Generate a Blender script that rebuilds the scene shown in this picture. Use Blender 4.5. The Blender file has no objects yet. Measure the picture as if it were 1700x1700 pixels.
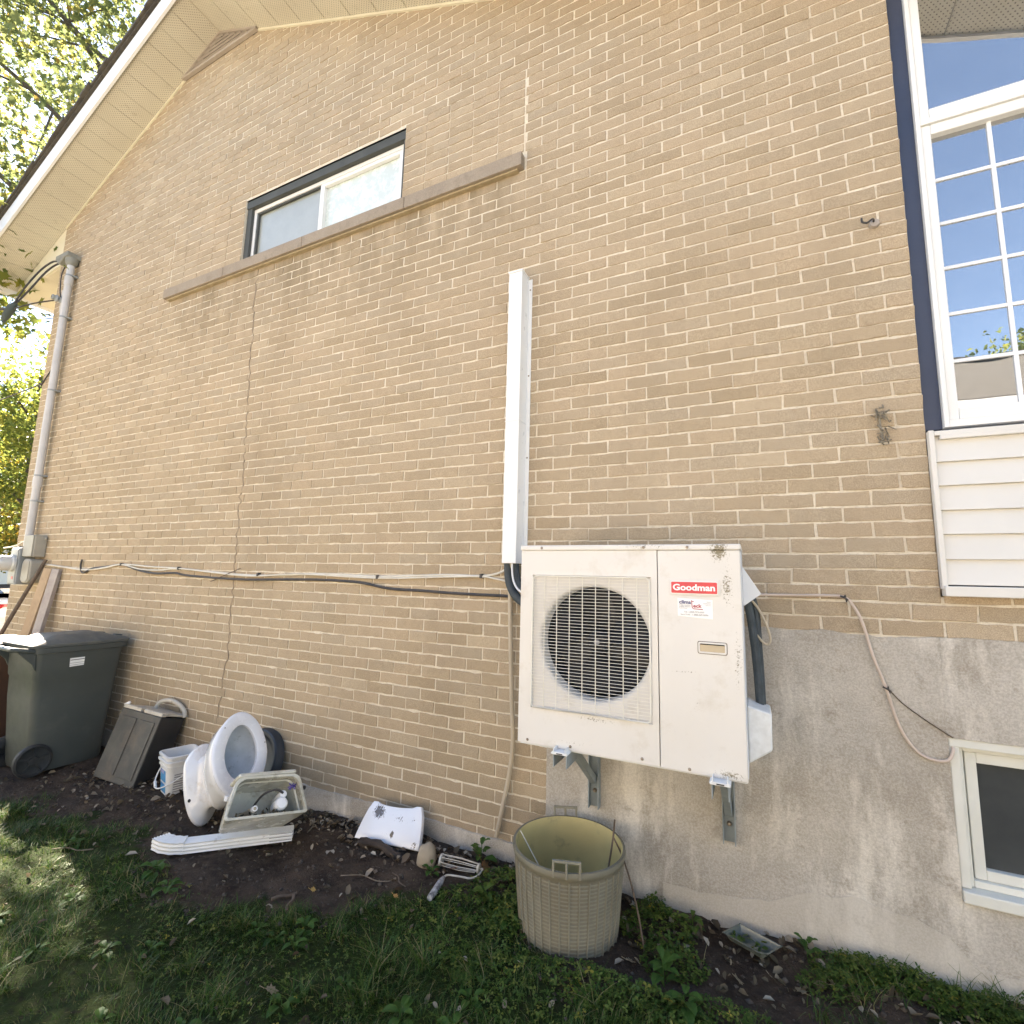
import bpy, bmesh, math, random
import numpy as np
from mathutils import Vector, Matrix, noise as mnoise
R = math.radians
PI = math.pi
random.seed(7)
rng = np.random.default_rng(7)
S = bpy.context.scene
COL = S.collection

# ------------------------------------------------------------------ camera
cam = bpy.data.cameras.new('camera')
cam_o = bpy.data.objects.new('camera', cam)
COL.objects.link(cam_o)
cam.sensor_fit = 'HORIZONTAL'
cam.sensor_width = 36.0
cam.lens = 818.05 / 1700 * 36.0
cam.clip_start = 0.05
cam.clip_end = 600
_r = Vector((0.90078647, 0.43360201, 0.02393805))
_d = Vector((-0.03676517, 0.13107129, -0.99069099))
_f = Vector((-0.4327032, 0.89152095, 0.1340087))
_m = Matrix((( _r.x, -_d.x, -_f.x, 0.0), (_r.y, -_d.y, -_f.y, -2.562), (_r.z, -_d.z, -_f.z, 1.5), (0, 0, 0, 1)))
cam_o.matrix_world = _m
S.camera = cam_o

# ------------------------------------------------------------------ light
SUN_EL = R(36)
SUN_AZ = R(14.0)                      # sun stands to the left, a little behind the wall plane
sdir = Vector((-math.cos(SUN_AZ) * math.cos(SUN_EL), math.sin(SUN_AZ) * math.cos(SUN_EL), math.sin(SUN_EL)))
W = bpy.data.worlds.new('World')
S.world = W
W.use_nodes = True
wn = W.node_tree
bg = wn.nodes['Background']
sky = wn.nodes.new('ShaderNodeTexSky')
sky.sky_type = 'NISHITA'
sky.sun_disc = False
sky.sun_elevation = SUN_EL
sky.sun_rotation = math.atan2(sdir.x, sdir.y)
sky.air_density = 1.0
sky.dust_density = 0.15
sky.altitude = 600
sky.ozone_density = 1.0
wn.links.new(sky.outputs[0], bg.inputs[0])
bg.inputs[1].default_value = 0.06
sl = bpy.data.lights.new('sun', 'SUN')
sl.energy = 5.0
sl.angle = R(0.55)
sl.color = (1.0, 0.93, 0.82)
so = bpy.data.objects.new('sun', sl)
COL.objects.link(so)
so.rotation_euler = sdir.to_track_quat('Z', 'Y').to_euler()
vs = S.view_settings
S.display_settings.display_device = 'sRGB'
vs.view_transform = 'Standard'
vs.look = 'None'
vs.gamma = 1.0
vs.use_curve_mapping = False
vs.exposure = 3.2
vs.use_white_balance = True
vs.white_balance_temperature = 7150
vs.white_balance_tint = 14
S.cycles.max_bounces = 8
S.cycles.transparent_max_bounces = 8
S.cycles.use_denoising = True

# ------------------------------------------------------------------ helpers
LOC = {}


class MB:
    """collects verts and faces; built into one mesh object"""
    def __init__(s):
        s.v = []
        s.f = []
        s.sm = []

    def add(s, vs_, fs, smooth=False):
        b = len(s.v)
        s.v += [tuple(p) for p in vs_]
        s.f += [tuple(i + b for i in f) for f in fs]
        s.sm += [smooth] * len(fs)
        return s

    def box(s, x0, x1, y0, y1, z0, z1, M=None):
        p = [Vector((x, y, z)) for z in (z0, z1) for y in (y0, y1) for x in (x0, x1)]
        if M is not None:
            p = [M @ q for q in p]
        return s.add(p, [(0, 2, 3, 1), (4, 5, 7, 6), (0, 1, 5, 4), (2, 6, 7, 3), (0, 4, 6, 2), (1, 3, 7, 5)])

    def bar(s, a, b, w, h, up=(0, 0, 1)):
        a = Vector(a); b = Vector(b); d = (b - a).normalized()
        x = d.cross(Vector(up))
        if x.length < 1e-4:
            x = d.cross(Vector((0, 1, 0)))
        x.normalize(); u = x.cross(d)
        p = [q + x * i * w / 2 + u * j * h / 2 for q in (a, b) for i, j in ((-1, -1), (1, -1), (1, 1), (-1, 1))]
        return s.add(p, [(3, 2, 1, 0), (4, 5, 6, 7), (0, 1, 5, 4), (1, 2, 6, 5), (2, 3, 7, 6), (3, 0, 4, 7)])

    def tube(s, pts, r, n=8, cap=True):
        pts = [Vector(p) for p in pts]
        rr = r if hasattr(r, '__len__') else [r] * len(pts)
        rings = []
        pu = None
        for i, p in enumerate(pts):
            d = (pts[min(i + 1, len(pts) - 1)] - pts[max(i - 1, 0)])
            if d.length < 1e-9:
                d = Vector((0, 0, 1))
            d.normalize()
            if pu is None:
                pu = d.cross(Vector((0, 0, 1)))
                if pu.length < 0.05:
                    pu = d.cross(Vector((0, 1, 0)))
            pu = (pu - d * pu.dot(d))
            pu.normalize()
            w = d.cross(pu)
            rings.append([p + (pu * math.cos(2 * PI * k / n) + w * math.sin(2 * PI * k / n)) * rr[i] for k in range(n)])
        vs_ = [q for g in rings for q in g]
        fs = [(i * n + k, i * n + (k + 1) % n, (i + 1) * n + (k + 1) % n, (i + 1) * n + k) for i in range(len(pts) - 1) for k in range(n)]
        s.add(vs_, fs, True)
        if cap:
            b = len(s.v) - len(vs_)
            s.f += [tuple(b + k for k in range(n))[::-1], tuple(b + (len(pts) - 1) * n + k for k in range(n))]
            s.sm += [False, False]
        return s

    def lathe(s, prof, n=32, M=None, close=False, sx=1.0, sy=1.0):
        vs_ = []
        for r, z in prof:
            for k in range(n):
                a = 2 * PI * k / n
                p = Vector((r * math.cos(a) * sx, r * math.sin(a) * sy, z))
                vs_.append(M @ p if M is not None else p)
        fs = [(i * n + k, i * n + (k + 1) % n, (i + 1) * n + (k + 1) % n, (i + 1) * n + k) for i in range(len(prof) - 1) for k in range(n)]
        return s.add(vs_, fs, True)

    def loft(s, loops, cap0=False, cap1=False, smooth=True):
        n = len(loops[0])
        vs_ = [p for l in loops for p in l]
        fs = [(i * n + k, i * n + (k + 1) % n, (i + 1) * n + (k + 1) % n, (i + 1) * n + k) for i in range(len(loops) - 1) for k in range(n)]
        s.add(vs_, fs, smooth)
        b = len(s.v) - len(vs_)
        if cap0:
            s.f.append(tuple(b + k for k in range(n))[::-1]); s.sm.append(False)
        if cap1:
            s.f.append(tuple(b + (len(loops) - 1) * n + k for k in range(n))); s.sm.append(False)
        return s

    def prism(s, poly, y0, y1, M=None):
        """polygon in xz, extruded along y"""
        n = len(poly)
        p = [Vector((x, y0, z)) for x, z in poly] + [Vector((x, y1, z)) for x, z in poly]
        if M is not None:
            p = [M @ q for q in p]
        return s.add(p, [tuple(range(n)), tuple(range(2 * n - 1, n - 1, -1))] + [(k, k + n, (k + 1) % n + n, (k + 1) % n) for k in range(n)])

    def build(s, name, mat, parent=None, bevel=0.0, seg=2, sharp=35, fix=True, M=None):
        v = np.array(s.v, dtype=float)
        if M is not None:
            A = np.array(M)
            v = v @ A[:3, :3].T + A[:3, 3]
        c = (v.min(0) + v.max(0)) / 2
        if parent is None:
            c[2] = v[:, 2].min()
        me = bpy.data.meshes.new(name)
        me.from_pydata((v - c).tolist(), [], s.f)
        me.polygons.foreach_set('use_smooth', [bool(x) for x in s.sm])
        if fix:
            bm = bmesh.new(); bm.from_mesh(me)
            bmesh.ops.recalc_face_normals(bm, faces=bm.faces)
            bm.to_mesh(me); bm.free()
        if any(s.sm):
            me.set_sharp_from_angle(angle=R(sharp))
        o = bpy.data.objects.new(name, me)
        COL.objects.link(o)
        place(o, c, parent)
        me.materials.append(mat)
        if bevel > 0:
            b = o.modifiers.new('bevel', 'BEVEL')
            b.width = bevel; b.segments = seg; b.limit_method = 'ANGLE'; b.angle_limit = R(30)
            b.harden_normals = False
        return o


def place(o, c, parent=None):
    c = Vector(c)
    if parent is not None:
        o.parent = parent
        o.location = c - LOC[parent.name]
    else:
        o.location = c
    LOC[o.name] = c


def tag(o, label=None, cat=None, group=None, kind=None):
    if label: o['label'] = label
    if cat: o['category'] = cat
    if group: o['group'] = group
    if kind: o['kind'] = kind
    return o


def thing(name, label, cat, loc=(0, 0, 0), group=None):
    o = bpy.data.objects.new(name, None)
    o.empty_display_size = 0.1
    COL.objects.link(o)
    place(o, loc)
    return tag(o, label, cat, group)


def raw_obj(name, v, f, mat, parent=None, smooth=False):
    """numpy verts, faces array (n,k) -> object"""
    v = np.asarray(v, float)
    c = (v.min(0) + v.max(0)) / 2
    if parent is None:
        c[2] = v[:, 2].min()
    me = bpy.data.meshes.new(name)
    f = np.asarray(f)
    nf, k = f.shape
    me.vertices.add(len(v)); me.vertices.foreach_set('co', (v - c).ravel())
    me.loops.add(nf * k); me.loops.foreach_set('vertex_index', f.ravel().astype(np.int32))
    me.polygons.add(nf); me.polygons.foreach_set('loop_start', np.arange(0, nf * k, k, dtype=np.int32))
    me.update(calc_edges=True)
    if smooth:
        me.polygons.foreach_set('use_smooth', [True] * nf)
    me.validate()
    o = bpy.data.objects.new(name, me)
    COL.objects.link(o)
    place(o, c, parent)
    me.materials.append(mat)
    return o


def frame(t, x, y, z):
    return Matrix(((x[0], y[0], z[0], t[0]), (x[1], y[1], z[1], t[1]), (x[2], y[2], z[2], t[2]), (0, 0, 0, 1)))


def spline(pts, n=8):
    """Catmull-Rom through the points"""
    P = [Vector(p) for p in pts]
    P = [P[0] * 2 - P[1]] + P + [P[-1] * 2 - P[-2]]
    out = []
    for i in range(1, len(P) - 2):
        a, b, c, d = P[i - 1], P[i], P[i + 1], P[i + 2]
        for k in range(n):
            t = k / n
            out.append(0.5 * ((2 * b) + (c - a) * t + (2 * a - 5 * b + 4 * c - d) * t * t + (3 * b - a - 3 * c + d) * t ** 3))
    out.append(P[-2])
    return out


# ------------------------------------------------------------------ materials
def nt(name):
    m = bpy.data.materials.new(name)
    m.use_nodes = True
    return m, m.node_tree, m.node_tree.nodes['Principled BSDF']


class NG:
    def __init__(s, tree):
        s.t = tree

    def n(s, typ, **k):
        o = s.t.nodes.new(typ)
        for a, b in k.items():
            setattr(o, a, b)
        return o

    def l(s, a, b):
        s.t.links.new(a, b)

    def pos(s):
        if not hasattr(s, '_p'):
            s._p = s.n('ShaderNodeNewGeometry').outputs['Position']
        return s._p

    def noise(s, scale, detail=4, rough=0.55, vec=None, stretch=None):
        v = vec or s.pos()
        if stretch:
            m = s.n('ShaderNodeMapping'); m.inputs['Scale'].default_value = stretch
            s.l(v, m.inputs[0]); v = m.outputs[0]
        o = s.n('ShaderNodeTexNoise')
        o.inputs['Scale'].default_value = scale; o.inputs['Detail'].default_value = detail; o.inputs['Roughness'].default_value = rough
        s.l(v, o.inputs['Vector'])
        return o.outputs['Fac']

    def ramp(s, fac, a, b, ca=(0, 0, 0, 1), cb=(1, 1, 1, 1)):
        o = s.n('ShaderNodeValToRGB')
        o.color_ramp.elements[0].position = a; o.color_ramp.elements[1].position = b
        o.color_ramp.elements[0].color = ca; o.color_ramp.elements[1].color = cb
        s.l(fac, o.inputs[0])
        return o.outputs[0]

    def mix(s, fac, a, b, mode='MIX'):
        o = s.n('ShaderNodeMix', data_type='RGBA', blend_type=mode)
        for val, sock in ((fac, o.inputs[0]), (a, o.inputs[6]), (b, o.inputs[7])):
            if isinstance(val, (int, float)):
                sock.default_value = val
            elif isinstance(val, tuple):
                sock.default_value = val if len(val) == 4 else (*val, 1)
            else:
                s.l(val, sock)
        return o.outputs[2]

    def math(s, op, a, b=None, clamp=False):
        o = s.n('ShaderNodeMath', operation=op, use_clamp=clamp)
        for val, sock in ((a, o.inputs[0]), (b, o.inputs[1])):
            if val is None: continue
            if isinstance(val, (int, float)): sock.default_value = val
            else: s.l(val, sock)
        return o.outputs[0]

    def bump(s, h, strength, dist, bsdf):
        o = s.n('ShaderNodeBump')
        o.inputs['Strength'].default_value = strength; o.inputs['Distance'].default_value = dist
        s.l(h, o.inputs['Height']); s.l(o.outputs[0], bsdf.inputs['Normal'])


def mat(name, c, rough=0.6, c2=None, sc=3.0, bump=0.0, bsc=60, spec=0.5, metal=0.0, dirt=None, dsc=9, dlo=0.55, dhi=0.75, speck=0.0, coat=0.0, streak=None):
    """paint, plastic, metal: two-tone noise, optional grime colour on a noise mask, fine relief"""
    m, t, b = nt(name)
    g = NG(t)
    b.inputs['Roughness'].default_value = rough
    b.inputs['Metallic'].default_value = metal
    b.inputs['Specular IOR Level'].default_value = spec
    b.inputs['Coat Weight'].default_value = coat
    c2 = c2 or tuple(x * 0.86 for x in c)
    out = g.mix(g.ramp(g.noise(sc, 5), 0.35, 0.68), c, c2)
    if speck:
        out = g.mix(speck, out, g.mix(g.ramp(g.noise(170, 2), 0.4, 0.62), tuple(x * 0.7 for x in c), tuple(min(1, x * 1.2) for x in c)))
    if dirt:
        out = g.mix(g.ramp(g.noise(dsc, 8, 0.7, stretch=streak), dlo, dhi), out, dirt)
        g.l(g.ramp(g.noise(dsc * 1.7, 4), 0.3, 0.7, (rough * 0.8,) * 3 + (1,), (min(1, rough * 1.25),) * 3 + (1,)), b.inputs['Roughness'])
    g.l(out, b.inputs['Base Color'])
    if bump:
        g.bump(g.noise(bsc, 5, 0.6), bump, 0.004, b)
    return m


def mat_spots(m, spots, colour, sc=120, lo=0.5, hi=0.58):
    """adds grime patches with their own shape: (x, y, z, radius, amount) clusters of speckle on an existing material"""
    t = m.node_tree; g = NG(t); b = t.nodes['Principled BSDF']
    src = b.inputs['Base Color'].links[0].from_socket
    acc = None
    for x, y, z, sx, sz, amt in spots:
        mp = g.n('ShaderNodeMapping', vector_type='POINT')
        mp.inputs['Location'].default_value = (-x / sx, 0, -z / sz)
        mp.inputs['Scale'].default_value = (1 / sx, 0, 1 / sz)
        g.l(g.pos(), mp.inputs[0])
        ln = g.n('ShaderNodeVectorMath', operation='LENGTH'); g.l(mp.outputs[0], ln.inputs[0])
        k = g.math('MULTIPLY', g.math('SUBTRACT', 1.0, ln.outputs['Value'], True), amt)
        acc = k if acc is None else g.math('MAXIMUM', acc, k)
    nn = g.math('MULTIPLY', g.noise(sc, 6, 0.7), 1.0)
    fac = g.math('ADD', nn, g.math('SUBTRACT', acc, 0.5))
    msk = g.ramp(fac, lo, hi)
    msk = g.math('MULTIPLY', msk, g.ramp(acc, 0.0, 0.08))
    g.l(g.mix(msk, src, colour), b.inputs['Base Color'])


# --- brick
BH, BL, BZ0, BX0 = 0.068, 0.21, 0.0121, 0.583


def make_brick_mat():
    m, t, b = nt('buff_brick')
    g = NG(t)
    oi = g.n('ShaderNodeNewGeometry')
    # one tone per brick, from its place in the bond
    sp = g.n('ShaderNodeSeparateXYZ'); g.l(g.pos(), sp.inputs[0])
    row = g.math('FLOOR', g.math('DIVIDE', g.math('SUBTRACT', sp.outputs['Z'], BZ0), BH))
    par = g.math('MULTIPLY', g.math('MODULO', g.math('ADD', row, 100), 2), 0.5)
    colm = g.math('FLOOR', g.math('ADD', g.math('DIVIDE', g.math('SUBTRACT', sp.outputs['X'], BX0), BL), g.math('ADD', par, 0.0)))
    cb = g.n('ShaderNodeCombineXYZ'); g.l(colm, cb.inputs[0]); g.l(row, cb.inputs[2])
    wnz = g.n('ShaderNodeTexWhiteNoise', noise_dimensions='3D'); g.l(cb.outputs[0], wnz.inputs['Vector'])
    ra = g.n('ShaderNodeValToRGB'); cr = ra.color_ramp
    cr.elements[0].position = 0; cr.elements[0].color = (0.345, 0.262, 0.166, 1)
    cr.elements[1].position = 1; cr.elements[1].color = (0.545, 0.436, 0.302, 1)
    for p, c in ((0.2, (0.43, 0.335, 0.222, 1)), (0.5, (0.475, 0.36, 0.24, 1)), (0.72, (0.41, 0.335, 0.24, 1)), (0.88, (0.385, 0.292, 0.189, 1))):
        e = cr.elements.new(p); e.color = c
    g.l(wnz.outputs['Value'], ra.inputs[0])
    c = ra.outputs[0]
    c = g.mix(g.ramp(g.noise(0.55, 4), 0.35, 0.7), c, g.mix(0.5, c, (0.40, 0.315, 0.22)))        # weathered greyer fields
    c = g.mix(g.ramp(g.noise(26, 5, 0.65), 0.52, 0.78), c, g.mix(0.4, c, (0.22, 0.16, 0.10)))
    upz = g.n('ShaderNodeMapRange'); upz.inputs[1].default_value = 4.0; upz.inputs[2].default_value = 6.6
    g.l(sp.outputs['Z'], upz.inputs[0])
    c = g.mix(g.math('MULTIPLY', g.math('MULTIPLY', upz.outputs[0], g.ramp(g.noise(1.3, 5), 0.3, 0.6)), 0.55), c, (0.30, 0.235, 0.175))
    c = g.mix(0.34, c, g.mix(g.ramp(g.noise(260, 3, 0.75), 0.40, 0.62), (0.20, 0.14, 0.085), (0.68, 0.54, 0.37)))
    c = g.mix(g.ramp(g.noise(30, 6, 0.7), 0.70, 0.80), c, (0.72, 0.63, 0.48))                       # mortar smears
    # soil splash and damp at the foot
    low = g.n('ShaderNodeMapRange'); low.inputs[1].default_value = 0.75; low.inputs[2].default_value = 0.1
    g.l(sp.outputs['Z'], low.inputs[0])
    c = g.mix(g.math('MULTIPLY', g.math('MULTIPLY', low.outputs[0], g.noise(4, 4)), 0.6), c, (0.21, 0.165, 0.11))
    c = g.mix(g.math('MULTIPLY', g.ramp(g.noise(1.6, 6, 0.65, stretch=(1, 1, 0.45)), 0.50, 0.70), 0.38), c, (0.29, 0.22, 0.145))
    st_ = None                                                   # grime washed off the window sill
    for lo_, hi_, sock in ((3.35, 4.08, 'Z'), (-1.0, -1.5, 'X'), (-5.2, -4.7, 'X'), (4.11, 4.09, 'Z')):
        mr = g.n('ShaderNodeMapRange'); mr.inputs[1].default_value = lo_; mr.inputs[2].default_value = hi_
        g.l(sp.outputs[sock], mr.inputs[0])
        st_ = mr.outputs[0] if st_ is None else g.math('MULTIPLY', st_, mr.outputs[0])
    drip = g.ramp(g.noise(4.5, 6, 0.7, stretch=(1.3, 1, 0.3)), 0.36, 0.62)
    c = g.mix(g.math('MULTIPLY', g.math('MULTIPLY', st_, drip), 0.85), c, (0.215, 0.165, 0.10))
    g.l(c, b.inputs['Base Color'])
    b.inputs['Roughness'].default_value = 0.93
    b.inputs['Specular IOR Level'].default_value = 0.2
    h = g.math('ADD', g.math('MULTIPLY', g.noise(190, 4, 0.7), 0.7), g.noise(42, 4, 0.6))
    g.bump(h, 0.6, 0.006, b)
    return m


M_BRICK = make_brick_mat()


def make_mortar():
    m, t, b = nt('mortar')
    g = NG(t)
    c = g.mix(g.ramp(g.noise(5, 5), 0.35, 0.7), (0.76, 0.68, 0.545), (0.66, 0.575, 0.445))
    c = g.mix(g.ramp(g.noise(60, 4), 0.5, 0.75), c, (0.56, 0.475, 0.36))
    c = g.mix(g.ramp(g.noise(1.1, 5), 0.5, 0.75), c, g.mix(0.45, c, (0.48, 0.38, 0.26)))
    g.l(c, b.inputs['Base Color']); b.inputs['Roughness'].default_value = 0.95
    b.inputs['Specular IOR Level'].default_value = 0.15
    g.bump(g.noise(120, 5, 0.65), 0.8, 0.006, b)
    return m


M_MORTAR = make_mortar()


def make_concrete(name='foundation_concrete', light=False):
    m, t, b = nt(name)
    g = NG(t)
    c = g.mix(g.ramp(g.noise(2.4, 6, 0.6), 0.40, 0.60), (0.37, 0.332, 0.276), (0.49, 0.45, 0.39))
    c = g.mix(g.ramp(g.noise(3.2, 7, 0.7, stretch=(1.5, 1, 0.4)), 0.50, 0.62), c, (0.67, 0.62, 0.54))
    c = g.mix(g.ramp(g.noise(9, 8, 0.75), 0.54, 0.68), c, (0.33, 0.285, 0.23))
    c = g.mix(0.22, c, g.mix(g.ramp(g.noise(140, 3, 0.7), 0.42, 0.6), (0.25, 0.215, 0.175), (0.70, 0.64, 0.56)))
    if light:
        c = g.mix(0.5, c, (0.50, 0.445, 0.36))
    g.l(c, b.inputs['Base Color']); b.inputs['Roughness'].default_value = 0.95
    b.inputs['Specular IOR Level'].default_value = 0.2
    h = g.math('ADD', g.math('MULTIPLY', g.noise(95, 5, 0.7), 0.6), g.noise(14, 5, 0.6))
    g.bump(h, 0.6, 0.008 if not light else 0.005, b)
    return m


M_CONC = make_concrete()
M_CEM = make_concrete('smeared_cement', True)
M_SILL = mat('sill_concrete', (0.335, 0.275, 0.21), 0.9, (0.28, 0.225, 0.17), 4, 0.5, 130, spec=0.2, dirt=(0.22, 0.175, 0.13), speck=0.3)
M_VINYL = mat('white_vinyl', (0.80, 0.79, 0.76), 0.38, (0.74, 0.73, 0.70), 3, dirt=(0.52, 0.48, 0.42), dsc=22, dlo=0.66, dhi=0.85)
M_SIDING = mat('white_siding', (0.70, 0.672, 0.618), 0.5, (0.65, 0.62, 0.565), 2.2, 0.12, 30, dirt=(0.5, 0.45, 0.38), dsc=26, dlo=0.68, dhi=0.85, streak=(0.5, 1, 3))
M_NAVY = mat('navy_metal', (0.036, 0.048, 0.085), 0.42, (0.05, 0.06, 0.095), 2, dirt=(0.16, 0.165, 0.18), dsc=40, dlo=0.7, dhi=0.8)
M_GREYFR = mat('grey_lintel_paint', (0.085, 0.088, 0.08), 0.7, (0.065, 0.067, 0.06), 5, spec=0.3)
M_MUNTIN = mat('white_grille', (0.85, 0.86, 0.86), 0.35)
M_OLDWOOD = mat('old_white_paint', (0.72, 0.715, 0.65), 0.6, (0.66, 0.65, 0.58), 6, 0.25, 60, dirt=(0.34, 0.30, 0.24), dsc=20, dlo=0.66, dhi=0.8)
M_SCREEN = mat('dark_insect_screen', (0.035, 0.04, 0.042), 0.6, (0.05, 0.055, 0.055), 8, spec=0.3)
M_FASCIA = mat('white_fascia', (0.80, 0.80, 0.79), 0.45, (0.76, 0.75, 0.74), 3)
M_SHINGLE = mat('dark_shingle', (0.05, 0.043, 0.036), 0.9, (0.085, 0.07, 0.05), 12, 0.6, 90, dirt=(0.12, 0.10, 0.07), dsc=22)
M_DARK = mat('dark_void', (0.02, 0.02, 0.022), 0.8)
M_VENT = mat('brown_grey_vent', (0.40, 0.34, 0.285), 0.6, (0.34, 0.285, 0.235), 6)
M_CREAM = mat('cream_metal', (0.72, 0.66, 0.50), 0.5, (0.66, 0.60, 0.46), 3, dirt=(0.4, 0.34, 0.24), dsc=10, dlo=0.62, dhi=0.8)


def make_soffit():
    m, t, b = nt('perforated_soffit')
    g = NG(t)
    sp = g.n('ShaderNodeSeparateXYZ'); g.l(g.pos(), sp.inputs[0])
    a = g.math('SINE', g.math('MULTIPLY', sp.outputs['X'], 2 * PI / 0.026))
    c = g.math('SINE', g.math('MULTIPLY', sp.outputs['Y'], 2 * PI / 0.026))
    holes = g.ramp(g.math('MULTIPLY', a, c), 0.62, 0.8)
    base = g.mix(g.ramp(g.noise(2.5, 4), 0.35, 0.7), (0.61, 0.56, 0.45), (0.56, 0.505, 0.40))
    base = g.mix(g.ramp(g.noise(9, 6, 0.7), 0.6, 0.78), base, (0.42, 0.365, 0.27))
    g.l(g.mix(holes, base, (0.13, 0.11, 0.085)), b.inputs['Base Color'])
    b.inputs['Roughness'].default_value = 0.55
    return m


M_SOFFIT = make_soffit()


def make_glass(name, tint=(0.012, 0.016, 0.02), ior=1.9, rough=0.01):
    m, t, b = nt(name)
    g = NG(t)
    g.l(g.mix(g.ramp(g.noise(6, 5), 0.4, 0.7), tint, tuple(x * 1.5 for x in tint)), b.inputs['Base Color'])
    b.inputs['Roughness'].default_value = rough
    b.inputs['IOR'].default_value = ior
    b.inputs['Specular IOR Level'].default_value = 0.5
    g.bump(g.noise(2.2, 2), 0.05, 0.02, b)
    return m


M_GLASS = make_glass('window_glass', (0.05, 0.06, 0.07), ior=5.0)


def make_frost(name, c1, c2, lo, hi, sc):
    m, t, b = nt(name)
    g = NG(t)
    w = g.noise(sc, 8, 0.72)
    g.l(g.mix(g.ramp(w, lo, hi), c1, c2), b.inputs['Base Color'])
    b.inputs['Roughness'].default_value = 0.35
    b.inputs['Coat Weight'].default_value = 0.6
    b.inputs['Coat Roughness'].default_value = 0.03
    return m


M_FROST_A = make_frost('frosted_screened_pane', (0.37, 0.385, 0.345), (0.32, 0.335, 0.30), 0.35, 0.65, 5)
M_FROST_B = make_frost('frosted_patterned_pane', (0.56, 0.61, 0.56), (0.72, 0.76, 0.72), 0.46, 0.56, 11)

AC_W = (0.70, 0.67, 0.625)
M_AC = mat('ac_enamel', AC_W, 0.42, (0.665, 0.63, 0.575), 2.0, 0.05, 200, dirt=(0.52, 0.46, 0.37), dsc=6, dlo=0.54, dhi=0.85)
mat_spots(M_AC, [(-0.11, 0, 1.625, 0.10, 0.12, 0.70), (-0.085, 0, 1.49, 0.075, 0.26, 0.585), (-0.055, 0, 1.22, 0.07, 0.50, 0.51), (-0.10, 0, 0.81, 0.20, 0.07, 0.585), (-0.4, 0, 1.645, 0.7, 0.05, 0.50), (-0.6, 0, 0.935, 0.42, 0.05, 0.535), (-0.2, 0, 1.05, 0.28, 0.40, 0.40), (-0.7, 0, 0.83, 0.45, 0.06, 0.47), (-0.24, 0, 1.16, 0.2, 0.02, 0.52)], (0.20, 0.165, 0.10), 130, 0.50, 0.60)
M_ACSKYLIT = mat('ac_skylit_enamel', (0.70, 0.71, 0.72), 0.4, (0.66, 0.67, 0.68), 3, dirt=(0.5, 0.47, 0.42), dsc=10, dlo=0.66, dhi=0.85)  # casing enamel with the bluish sky light put into its colour
M_WIRE = mat('grille_wire', (0.78, 0.745, 0.66), 0.4, (0.70, 0.66, 0.56), 20, dirt=(0.42, 0.36, 0.27), dsc=30, dlo=0.66, dhi=0.8)
M_ACDARK = mat('fan_recess_black', (0.014, 0.015, 0.018), 0.55, (0.022, 0.022, 0.026), 6)
M_BLADE = mat('fan_blade', (0.009, 0.010, 0.014), 0.6, (0.013, 0.014, 0.018), 6, spec=0.25)
M_RED = mat('red_badge', (0.68, 0.045, 0.055), 0.35, (0.60, 0.04, 0.05), 12)
M_WHITE = mat('white_print', (0.86, 0.85, 0.83), 0.45, (0.84, 0.83, 0.81), 5)
M_PNAVY = mat('navy_print', (0.035, 0.05, 0.18), 0.5)
M_PRED = mat('crimson_print', (0.42, 0.035, 0.06), 0.5)
M_PGREY = mat('grey_print', (0.28, 0.27, 0.28), 0.5)
M_HANDLE = mat('recess_tan', (0.52, 0.42, 0.28), 0.5, (0.45, 0.36, 0.24), 15)
M_SCREW = mat('screw_steel', (0.36, 0.31, 0.25), 0.45, (0.24, 0.18, 0.13), 60, metal=0.7)
M_GALV = mat('grey_steel', (0.30, 0.345, 0.36), 0.5, (0.24, 0.275, 0.285), 9, metal=0.25, dirt=(0.2, 0.17, 0.14), dsc=18, dlo=0.65, dhi=0.8)
M_CLIP = mat('white_clip', (0.78, 0.79, 0.78), 0.45, (0.66, 0.66, 0.64), 30)
M_DUCT = mat('white_line_cover', (0.80, 0.795, 0.775), 0.32, (0.76, 0.755, 0.735), 2, dirt=(0.60, 0.57, 0.52), dsc=9, dlo=0.6, dhi=0.82, streak=(2, 1, 0.4))
M_FOAM = mat('black_pipe_insulation', (0.035, 0.045, 0.05), 0.7, (0.055, 0.068, 0.075), 30, 0.4, 70)
M_HOSE = mat('beige_hose', (0.50, 0.42, 0.31), 0.5, (0.42, 0.35, 0.255), 6)
M_WHITEC = mat('white_cable', (0.72, 0.67, 0.57), 0.5, (0.62, 0.57, 0.47), 8)
M_PINKC = mat('pinkish_cable', (0.62, 0.50, 0.41), 0.5, (0.52, 0.42, 0.34), 8)
M_BLACKC = mat('black_cable', (0.035, 0.032, 0.03), 0.55, (0.07, 0.06, 0.055), 20)
M_PIPE = mat('grey_conduit', (0.56, 0.54, 0.52), 0.5, (0.48, 0.46, 0.44), 5, dirt=(0.36, 0.32, 0.29), dsc=10, dlo=0.62, dhi=0.8)
M_METERBOX = mat('grey_meter_box', (0.30, 0.315, 0.31), 0.5, (0.25, 0.26, 0.255), 6)
M_JBOX = mat('beige_box', (0.36, 0.335, 0.28), 0.5, (0.31, 0.285, 0.235), 6)
M_METER = mat('meter_cover', (0.62, 0.61, 0.58), 0.25, (0.55, 0.54, 0.51), 6, coat=0.6)
M_ROOTC = mat('dry_root', (0.22, 0.175, 0.125), 0.8, (0.15, 0.115, 0.08), 30, 0.4, 60)
M_LUMBER = mat('tan_lumber', (0.44, 0.31, 0.19), 0.75, (0.36, 0.25, 0.15), 9, 0.3, 60)
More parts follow.
